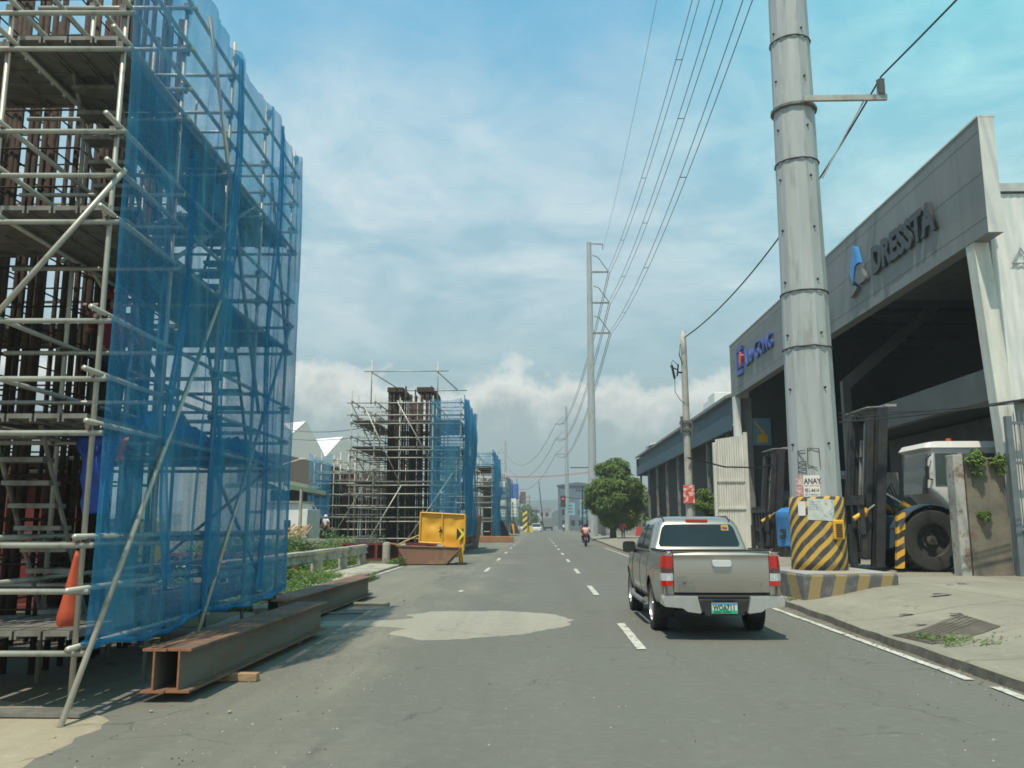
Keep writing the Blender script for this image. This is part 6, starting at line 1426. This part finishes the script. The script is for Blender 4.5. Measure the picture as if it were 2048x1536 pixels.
# ---------------------------------------------------------------- people
def skin_mesh(name, pts, edges, m, parent, root=0, sub=1):
    bm = bmesh.new(); sk = bm.verts.layers.skin.verify()
    vs = []
    for i, (p, r) in enumerate(pts):
        v = bm.verts.new(p); r = r if isinstance(r, tuple) else (r, r); v[sk].radius = r; v[sk].use_root = (i == root); vs.append(v)
    for a, b in edges: bm.edges.new((vs[a], vs[b]))
    me = bpy.data.meshes.new(name); bm.to_mesh(me); bm.free()
    o = bpy.data.objects.new(name, me); COL.objects.link(o); o.modifiers.new('s', 'SKIN').use_smooth_shade = True; q = o.modifiers.new('u', 'SUBSURF'); q.levels = sub; q.render_levels = sub
    bpy.context.view_layer.update()
    m2 = bpy.data.meshes.new_from_object(o.evaluated_get(bpy.context.evaluated_depsgraph_get())); bpy.data.objects.remove(o); bpy.data.meshes.remove(me)
    m2.materials.clear(); m2.materials.append(m); m2.name = name
    for p_ in m2.polygons: p_.use_smooth = True
    o = bpy.data.objects.new(name, m2); COL.objects.link(o); o.parent = parent; LOC[o] = absloc(parent); return o
SKINM = mat('skin', (.32, .17, .10), (.28, .145, .085), .6, 0, 5); HAIR = mat('dark_hair', (.015, .013, .012), None, .6)
def person(label, loc, rz, J, shirt, trousers, hat=None, group=None):
    """J: joint name -> local point"""
    t = thing('person', label, 'person', loc, rz, group)
    names = ['pelvis', 'waist', 'chest', 'neck', 'head', 'crown', 'lsh', 'lel', 'lwr', 'lhand', 'rsh', 'rel', 'rwr', 'rhand', 'lhip', 'lkn', 'lank', 'ltoe', 'rhip', 'rkn', 'rank', 'rtoe']
    rad = [(.13, .10), (.12, .09), (.15, .10), .055, (.085, .095), .06, .055, .042, .03, .035, .055, .042, .03, .035, .085, .06, .042, .04, .085, .06, .042, .04]
    E_ = [(0, 1), (1, 2), (2, 3), (3, 4), (4, 5), (2, 6), (6, 7), (7, 8), (8, 9), (2, 10), (10, 11), (11, 12), (12, 13), (0, 14), (14, 15), (15, 16), (16, 17), (0, 18), (18, 19), (19, 20), (20, 21)]
    body = skin_mesh('body', [(J[n], r) for n, r in zip(names, rad)], E_, SKINM, t)
    mid = lambda a, b, k=.5: tuple(Vector(J[a]).lerp(Vector(J[b]), k))
    # face, ears and fingers ride on the one body surface
    def up(r, k=1.16): return tuple(x * k for x in r) if isinstance(r, tuple) else r * k
    skin_mesh('shirt', [(mid('pelvis', 'waist', -.1), (.155, .125)), (J['waist'], (.145, .115)), (J['chest'], (.175, .125)), (mid('chest', 'neck', .75), .08), (J['lsh'], .078), (mid('lsh', 'lel', .75), .06), (J['rsh'], .078), (mid('rsh', 'rel', .75), .06)], [(0, 1), (1, 2), (2, 3), (2, 4), (4, 5), (2, 6), (6, 7)], shirt, t)
    skin_mesh('trousers', [(J['pelvis'], (.15, .12)), (J['lhip'], .105), (J['lkn'], .078), (mid('lkn', 'lank', .92), .06), (J['rhip'], .105), (J['rkn'], .078), (mid('rkn', 'rank', .92), .06)], [(0, 1), (1, 2), (2, 3), (0, 4), (4, 5), (5, 6)], trousers, t)
    h = Vector(J['head']); mb = MB(); M = Matrix.Translation(h + Vector((0, -.012, .03)))
    mb.lathe([(.125 if hat else .108, -.03), (.128 if hat else .11, .03), (.10, .095), (.05, .13), (.005, .14)], 16, M); mb.build('hat' if hat else 'hair', hat or HAIR, t, world=False, smooth=True)
    for s_ in ('l', 'r'):
        a, b = Vector(J[s_ + 'wr']), Vector(J[s_ + 'hand']); d = (b - a).normalized(); sd = d.cross(Vector((0, 0, 1))).normalized() if abs(d.z) < .95 else Vector((0, 1, 0)); mb = MB()
        for k in range(4): p = b + sd * (.012 * (k - 1.5) * 1.4); mb.path([p, p + d * .035, p + d * .055 + Vector((0, 0, -.012 - .003 * k))], [.009, .008, .006], 5)
        p = a.lerp(b, .6); mb.path([p, p + d * .02 + sd * .03, p + d * .045 + sd * .035], [.01, .009, .007], 5); mb.build('fingers', SKINM, t, world=False)
        a, b = Vector(J[s_ + 'ank']), Vector(J[s_ + 'toe']); mb = MB(); mb.path([a + Vector((0, 0, -.02)) - (b - a) * .3, a + Vector((0, 0, -.03)), b], [.045, .052, .04], 8); mb.build('shoe', DARK, t, world=False, smooth=True)
    return t
def stand(k=0.0, arm=.05):
    J = dict(pelvis=(0, 0, .93), waist=(0, 0, 1.08), chest=(0, .0, 1.30), neck=(0, .01, 1.47), head=(0, .02, 1.58), crown=(0, .02, 1.68))
    for s, sg in (('l', -1), ('r', 1)):
        J[s + 'sh'] = (sg * .19, 0, 1.40); J[s + 'el'] = (sg * (.24 + arm), -.02, 1.13); J[s + 'wr'] = (sg * (.25 + arm), .08, .90); J[s + 'hand'] = (sg * (.25 + arm), .11, .83)
        J[s + 'hip'] = (sg * .09, 0, .88); J[s + 'kn'] = (sg * .10, .05 + sg * k, .50); J[s + 'ank'] = (sg * .10, sg * k * 1.6, .09); J[s + 'toe'] = (sg * .11, sg * k * 1.6 + .15, .04)
    return J
WSH = mat('white_shirt', (.74, .74, .72), (.66, .66, .65), .8, 0, 8); PKSH = mat('pink_shirt', (.72, .52, .50), (.66, .40, .38), .8, 0, 7, c3=(.7, .15, .12), s3=5, f3=(.5, .6)); MARO = mat('maroon_shirt', (.18, .025, .03), (.13, .02, .025), .8); JEAN = mat('dark_trousers', (.04, .05, .07), (.03, .035, .05), .85)
def riding(dy=0, dz=0):
    J = dict(pelvis=(0, 0, .84), waist=(0, .03, .99), chest=(0, .10, 1.20), neck=(0, .14, 1.37), head=(0, .17, 1.48), crown=(0, .17, 1.58))
    for s, sg in (('l', -1), ('r', 1)):
        J[s + 'sh'] = (sg * .19, .10, 1.30); J[s + 'el'] = (sg * .30, .28, 1.12); J[s + 'wr'] = (sg * .33, .50, 1.06); J[s + 'hand'] = (sg * .33, .56, 1.05)
        J[s + 'hip'] = (sg * .12, .02, .82); J[s + 'kn'] = (sg * .24, .42, .70); J[s + 'ank'] = (sg * .20, .22, .34); J[s + 'toe'] = (sg * .22, .38, .30)
    return {k: (v[0], v[1] + dy, v[2] + dz) for k, v in J.items()}
def motorbike(label, x, y, rz=0, col=None):
    t = thing('motorcycle', label, 'motorcycle', (x, y, 0), rz, 'motorcycles on the road')
    B = lambda mb, nm, m, p=t, **k: mb.build(nm, m, p, world=False, **k)
    for y_ in (.0, 1.25):
        M = Matrix.Translation((0, y_, .30)) @ Matrix.Rotation(R(90), 4, 'Y'); mb = MB(); mb.lathe([(.22, -.04), (.27, -.055), (.30, -.03), (.305, 0), (.30, .03), (.27, .055), (.22, .04)], 24, M); w = B(mb, 'wheel', BLACKR, smooth=True)
        mb = MB(); mb.lathe([(.225, -.03), (.215, 0), (.225, .03)], 20, M)
        for k in range(8): L = Matrix.Translation((0, y_, .3)) @ Matrix.Rotation(k * R(45), 4, 'X'); mb.box(-.008, .008, -.008, .008, .02, .22, L)
        B(mb, 'rim', GALV, w)
    mb = MB(); mb.rings([rring(0, -.35, .35, .10, .08, 4), rring(.08, -.34, .33, .12, .08, 4)]); mb.v = [(a, b + .35, c + .74) for a, b, c in mb.v]; B(mb, 'seat', BLACKR)
    mb = MB(); mb.path([(0, -.05, .72), (0, .5, .70), (0, .85, .8), (0, 1.02, .95)], [.09, .12, .12, .06], 8); mb.box(-.10, .10, .3, .75, .3, .6); B(mb, 'body', col or REDP)
    mb = MB(); mb.tube((0, 1.02, .95), (0, 1.25, .3), .04); mb.tube((-.34, .86, 1.04), (.34, .86, 1.04), .018); mb.tube((0, .9, 1.04), (0, 1.02, .95), .03); mb.tube((-.07, 0, .3), (-.09, .4, .35), .03); mb.tube((.13, -.15, .35), (.12, .5, .3), .045); B(mb, 'handlebar', DARK)
    mb = MB(); mb.box(-.07, .07, -.25, -.20, .62, .72); B(mb, 'tail_light', LRED)
    mb = MB(); mb.box(-.09, .09, -.24, -.22, .48, .60); B(mb, 'number_plate', PLATEW); mb = MB(); mb.path([(0, -.3, .45), (0, -.28, .62), (0, 0, .68)], .05, 5); B(mb, 'rear_fender', DARK)
    for sd in (-1, 1): mb = MB(); mb.tube((sd * .2, .88, 1.05), (sd * .3, .86, 1.2), .01); mb.box(sd * .3 - .05, sd * .3 + .05, .84, .86, 1.17, 1.24); B(mb, 'mirror', DARK)
    return t
motorbike('motorcycle carrying two riders, keeping to the right of the road', 3.62, 64.5)
person('rider in a white shirt at the front of the motorcycle', (3.66, 64.5, 0), 0, riding(.36, .0), WSH, JEAN, HAIR, 'riders on the near motorcycle')
person('passenger in a pinkish red patterned shirt sitting behind the rider', (3.58, 64.5, 0), 0, riding(-.06, .03), PKSH, JEAN, HAIR, 'riders on the near motorcycle')
motorbike('far motorcycle with a rider in white, in front of the grey truck', 5.6, 185); person('far rider in a white shirt', (5.6, 185, 0), 0, riding(.2, 0), WSH, JEAN, WSH)
motorbike('far motorcycle at the right with a darker rider', 9.0, 175); person('far rider in a greyish shirt', (9.0, 175, 0), 0, riding(.2, 0), mat('grey_shirt', (.25, .24, .2)), JEAN, HAIR)
person('worker in a white shirt walking before the workshop, left of his mate', (-15.6, 60, .55), 1.2, stand(.12), WSH, JEAN, WSH, 'workers before the workshop')
person('worker in a white shirt and pale helmet before the workshop, right of his mate', (-14.6, 59, .55), 2.6, stand(.10, .1), WSH, JEAN, WSH, 'workers before the workshop')
J = stand(.1, .08)
J.update(lkn=(-.12, .32, .62), lank=(-.12, .22, .28), ltoe=(-.12, .36, .22), lwr=(-.2, .4, 1.45), lhand=(-.2, .44, 1.5), lel=(-.26, .22, 1.22))
person('worker in maroon climbing inside the nearest scaffold, behind its corner post', (-4.95, 9.6, 2.66), .6, J, MARO, JEAN, REDP)
person('person in red standing in the shade under the mango tree', (8.3, 84.0, .2), 0, stand(.0), mat('red_shirt', (.45, .05, .05)), JEAN, HAIR)

# ================================================================ FAR STREET
mb = MB(); mb.box(-5.6, -2.2, 78.6, 79.4, 0, .55); tag(mb.build('steel_trough', mat('orange_rust', (.36, .17, .08), (.26, .13, .07), .85, 0, 1.5, c3=(.4, .3, .1), s3=.8), bevel=.04), 'long low orange rusty trough at the foot of the third scaffold', 'trough')
mb = MB(); mb.prism([(-6.2, 57, 0), (-4.2, 57, 0), (-3.9, 57, 2.2), (-6.4, 57, 2.2)], (0, 4, 0)); tag(mb.build('steel_hopper', RS), 'dark rusty steel bin standing just beyond the second scaffold', 'bin')
for i, (x, y) in enumerate(((-4.35, 88.0), (-4.7, 148.0))):
    t = thing('barrier_sign', ['orange based post with a small white board beside the third scaffold', 'farther orange based barrier post near the fourth scaffold'][i], 'sign', (x, y, 0))
    mb = MB(); mb.prism([(x - .75, y, 0), (x + .55, y, 0), (x + .1, y, 2.1), (x - .3, y, 2.1)], (0, .5, 0)); mb.build('orange_base', mat('barrier_orange', (.75, .30, .04), (.66, .25, .04), .6), t)
    mb = MB(); mb.tube((x - .1, y + .25, 2.1), (x + .05, y + .25, 6.3), .07, n=6); mb.build('post', WHITEOLD, t)
    mb = MB(); mb.box(x - .9, x + 1.0, y + .1, y + .16, 5.4, 6.0); mb.build('board', WHITE, t)
    mb = MB(); mb.prism([(x + .6, y + .6, 0), (x + 1.7, y + .6, 0), (x + .8, y + .6, 2.0), (x + .5, y + .6, 2.0)], (0, .3, 0)); mb.build('back_stay', DARK, t)
BST = stripes_mat('barrier_stripes', -.8, 0, 1, 1.1, (.80, .58, .04), (.05, .05, .05), .5)
t = thing('striped_barrier', 'tall yellow and black striped barrier panel beside the white sedan', 'barrier', (-2.4, 160, 0))
mb = MB(); mb.box(-2.75, -1.9, 160, 160.2, .2, 4.0); mb.prism([(-2.75, 160, 4.002), (-1.9, 160, 4.002), (-2.5, 160, 4.5)], (0, .2, 0)); mb.build('panel', BST, t)
mb = MB(); mb.box(-1.85, -.9, 161, 161.5, .1, 1.3); mb.build('yellow_tub', mat('tub_yellow', (.8, .6, .05), None, .6), t)
for i in range(4):
    mb = MB(); x = -7.4 + i * .9; mb.prism([(x, 130 + i * 6, 0), (x + .8, 130 + i * 6, 0), (x + .65, 130 + i * 6, 1.7), (x + .15, 130 + i * 6, 1.7)], (0, .5, 0)); tag(mb.build('road_barrier', MATS['barrier_orange']), ['nearest of four orange plastic barriers far on the left', 'second of four orange plastic barriers far on the left', 'third of four orange plastic barriers far on the left', 'farthest of four orange plastic barriers far on the left'][i], 'barrier', 'orange barriers far on the left')
# left far clutter and street mass
rnd = random.Random(21)
def house(label, x0, x1, y, h, c, roofc=None, d=8, wins=3, name='house'):
    t = thing(name, label, 'building', ((x0 + x1) / 2, y, 0))
    mb = MB(); mb.box(x0, x1, y, y + d, 0, h); mb.build('wall', mat('hw_%d_%d' % (int(x0 * 10), int(y)), c, tuple(k * .75 for k in c), .8, 0, .5, stretch=(1, 1, .4)), t)
    mb = MB(); mb.prism([(x0 - .4, y - .4, h + .003), (x1 + .4, y - .4, h + .003), (x1 + .4, y - .4, h + .25), ((x0 + x1) / 2, y - .4, h + 1.1), (x0 - .4, y - .4, h + .25)], (0, d + .8, 0)); mb.build('roof', mat('hr_%d_%d' % (int(x0 * 10), int(y)), roofc or (.2, .18, .17), None, .8, 0, 1), t)
    for i in range(wins):
        for z_ in ([1.2] if h < 5 else [1.2, 4.4]):
            w = (x1 - x0) / (wins + .6); xx = x0 + w * (.4 + i); mb = MB(); mb.box(xx, xx + w * .55, y - .05, y - .01, z_, z_ + 1.6); mb.build('window', GLASSD, t)
    return t
house('blue grey block with a slanting dark front, behind the far slender pole', 6.5, 18, 262, 13.2, (.15, .19, .25), (.12, .14, .17), wins=4)
house('pale low shop row closing the street in the middle distance', -5.5, 5.0, 300, 6.5, (.38, .40, .40), (.34, .31, .36), wins=5)
house('grey shack with a rusty roof beside the power poles', 10.8, 14.5, 150, 5.2, (.22, .20, .17), (.22, .11, .08), wins=2, name='shack')
house('brown shack partly behind the mango tree', 13.2, 20, 140, 6.0, (.15, .13, .11), (.20, .17, .15), wins=2, name='shack')
house('teal shopfront far down on the left', -14, -6, 280, 7.0, (.14, .26, .26), (.15, .2, .22), wins=3)
house('beige two storey house far left beyond the scaffolds', -24, -15, 230, 9.0, (.42, .38, .30), (.3, .3, .3), wins=3)
house('grey store beyond the fourth scaffold', -20, -10, 160, 6.0, (.36, .37, .36), (.3, .32, .33), wins=3)
house('pale house far right behind the mango tree', 18, 30, 210, 8, (.40, .38, .33), (.25, .2, .18), wins=4)
mb = MB(); mb.box(10.6, 10.9, 112, 150, .1, 2.6); tag(mb.build('shack_fence', mat('old_board_fence', (.22, .19, .15), (.14, .12, .1), .9, 0, 2, stretch=(1, 6, .3))), 'old board fence along the pavement beyond the mango tree', 'fence')
mb = MB(); mb.box(7.6, 20, 103, 103.3, .1, 1.3); tag(mb.build('low_wall', GREYCON), 'low grey wall behind the foot of the mango tree', 'wall')
for i in range(3):
    mb = MB(); x = 11.2 + i * 1.0; mb.prism([(x, 99, .2), (x + .9, 99, .2), (x + .75, 99, 1.3), (x + .15, 99, 1.3)], (0, .5, 0)); tag(mb.build('road_barrier', mat('barrier_red', (.62, .06, .05), None, .6)), ['leftmost red plastic barrier under the mango tree', 'middle red plastic barrier under the mango tree', 'rightmost red plastic barrier under the mango tree'][i], 'barrier', 'red barriers under the mango tree')
for i, (x, y, w, h, z, c, lab) in enumerate(((6.6, 170, 1.6, 2.4, 3.4, (.25, .48, .58), 'light blue signboard on the left of the far pole'), (9.4, 172, 1.9, 3.6, 3.0, (.22, .46, .58), 'tall light blue signboard right of the far pole'), (12.0, 168, 1.2, 1.8, 2.2, (.6, .3, .14), 'orange shop sign near the grey shack'), (9.9, 148, .55, 1.3, 8.0, (.75, .77, .76), 'small white board high on a dark power pole'), (3.2, 296, 5, 1.6, 5.6, (.42, .38, .46), 'long purplish shop sign across the street end'), (-1.2, 297, 4.5, 2.0, 3.4, (.55, .58, .58), 'white shop sign at the street end'))):
    mb = MB(); mb.box(x - w / 2, x + w / 2, y, y + .12, z, z + h); mb.m = 1; mb.tube((x, y + .2, 0), (x, y + .2, z + h * .9), .08, n=5)
    for k in range(3): mb.box(x - w * .38, x + w * .30 - .1 * k, y - .02, y - .004, z + h * (.2 + .25 * k), z + h * (.32 + .25 * k))
    tag(mb.build('signboard', [mat('sb%d' % i, c, tuple(q * .8 for q in c), .6, 0, .8), GALVD]), lab, 'sign')
t = thing('traffic_light', 'traffic light showing red on a far arm over the road', 'traffic light', (7.0, 168, 0))
mb = MB(); mb.tube((9.6, 168, 0), (9.6, 168, 6.6), .12, n=6); mb.tube((9.6, 168, 6.4), (5.0, 168, 6.9), .08, n=6); mb.build('pole', DARK, t)
mb = MB(); mb.box(4.5, 5.5, 167.8, 168.1, 4.9, 7.1); mb.build('housing', DARK, t)
em = bpy.data.materials.new('red_signal'); em.use_nodes = True; eb = em.node_tree.nodes['Principled BSDF']; eb.inputs['Base Color'].default_value = (.8, .03, .03, 1); eb.inputs['Emission Color'].default_value = (1, .05, .04, 1); eb.inputs['Emission Strength'].default_value = .12
mb = MB(); mb.tube((5.0, 167.79, 6.5), (5.0, 167.6, 6.5), .27, n=14); mb.build('red_lamp', em, t)
# dark power poles behind the tree, leaning poles, bunting
for i, (x, y, h, lean, lab) in enumerate(((9.6, 112, 9.4, .1, 'dark power pole with crossed arms just left of the mango tree'), (9.4, 140, 10.8, 0, 'dark power pole with a long arm beyond the mango tree'), (7.8, 150, 8.2, .1, 'thin dark pole with small fittings beyond the mango tree'), (1.6, 225, 12.6, -1.2, 'leaning dark thin pole standing over the street end'), (-5.3, 190, 11.2, -.3, 'thin dark post above the white and blue wrapped pier'))):
    t = thing('power_pole', lab, 'utility pole', (x, y, 0), 0, 'dark thin poles in the distance')
    mb = MB(); mb.tube((x, y, 0), (x + lean, y, h), .16, .10, n=7); mb.build('shaft', DARK, t)
    if i < 3:
        mb = MB(); mb.box(x - 1.1, x + 1.0, y - .08, y + .08, h - .9, h - .75)
        if i == 1: mb.box(x - 4.0, x, y - .06, y + .06, h - .1, h + .05)
        for k in (-.9, -.4, .4, .8): mb.tube((x + k, y, h - .75), (x + k, y, h - .4), .06, n=5)
        mb.build('crossarm', DARK, t)
        if i == 0: mb = MB(); mb.tube((x + .5, y, h - 2.6), (x + .5, y, h - 1.6), .3, n=10); mb.build('transformer', GALVD, t)
mb = MB(); a, b = Vector((-9, 118, 8.6)), Vector((9.6, 112, 8.9)); n = 60
span(mb, a, b, .75, .025, 40)
for i in range(n):
    k = (i + .5) / n; p = a.lerp(b, k) + Vector((0, 0, -4 * .75 * k * (1 - k))); mb.add([p + Vector((-.11, 0, 0)), p + Vector((.11, 0, 0)), p + Vector((0, .02, -.26))], [(0, 1, 2)])
tag(mb.build('bunting', mat('faded_red_flags', (.62, .16, .12), (.5, .3, .25), .8, 0, 3), fixn=False), 'string of small faded red flags across the far road', 'bunting')
for i, (x, y, lab, c) in enumerate(((14.5, 128, 'trees behind the warehouse end', 0), (-12, 175, 'green tree behind the far left scaffolds', 1), (-3.5, 268, 'green tree at the far street end left of the shops', 2), (24, 190, 'tree behind the pale house far right', 3))):
    tree(['tree behind the end of the warehouse', 'green tree behind the fourth scaffold', 'green tree at the left of the street end', 'tree by the pale house far to the right'][i], x, y, 0, 7.5, 4.2, 26, 1300, .6, .16, 60 + i, name='tree', low=.1)
# haze: one closed box of thin even air round the whole scene
hz = bpy.data.materials.new('haze_air'); hz.use_nodes = True; hn = hz.node_tree.nodes; hn.clear()
ho = hn.new('ShaderNodeOutputMaterial'); hv = hn.new('ShaderNodeVolumePrincipled'); hv.inputs['Color'].default_value = (.80, .88, .90, 1); hv.inputs['Density'].default_value = .00095; hv.inputs['Anisotropy'].default_value = .2
hz.node_tree.links.new(hv.outputs[0], ho.inputs['Volume'])
mb = MB(); mb.box(-3100, 3100, -120, 4100, -1.1, 85); o = mb.build('haze', hz); tag(o, 'thin pale haze hanging over the whole street', 'haze', kind='stuff')
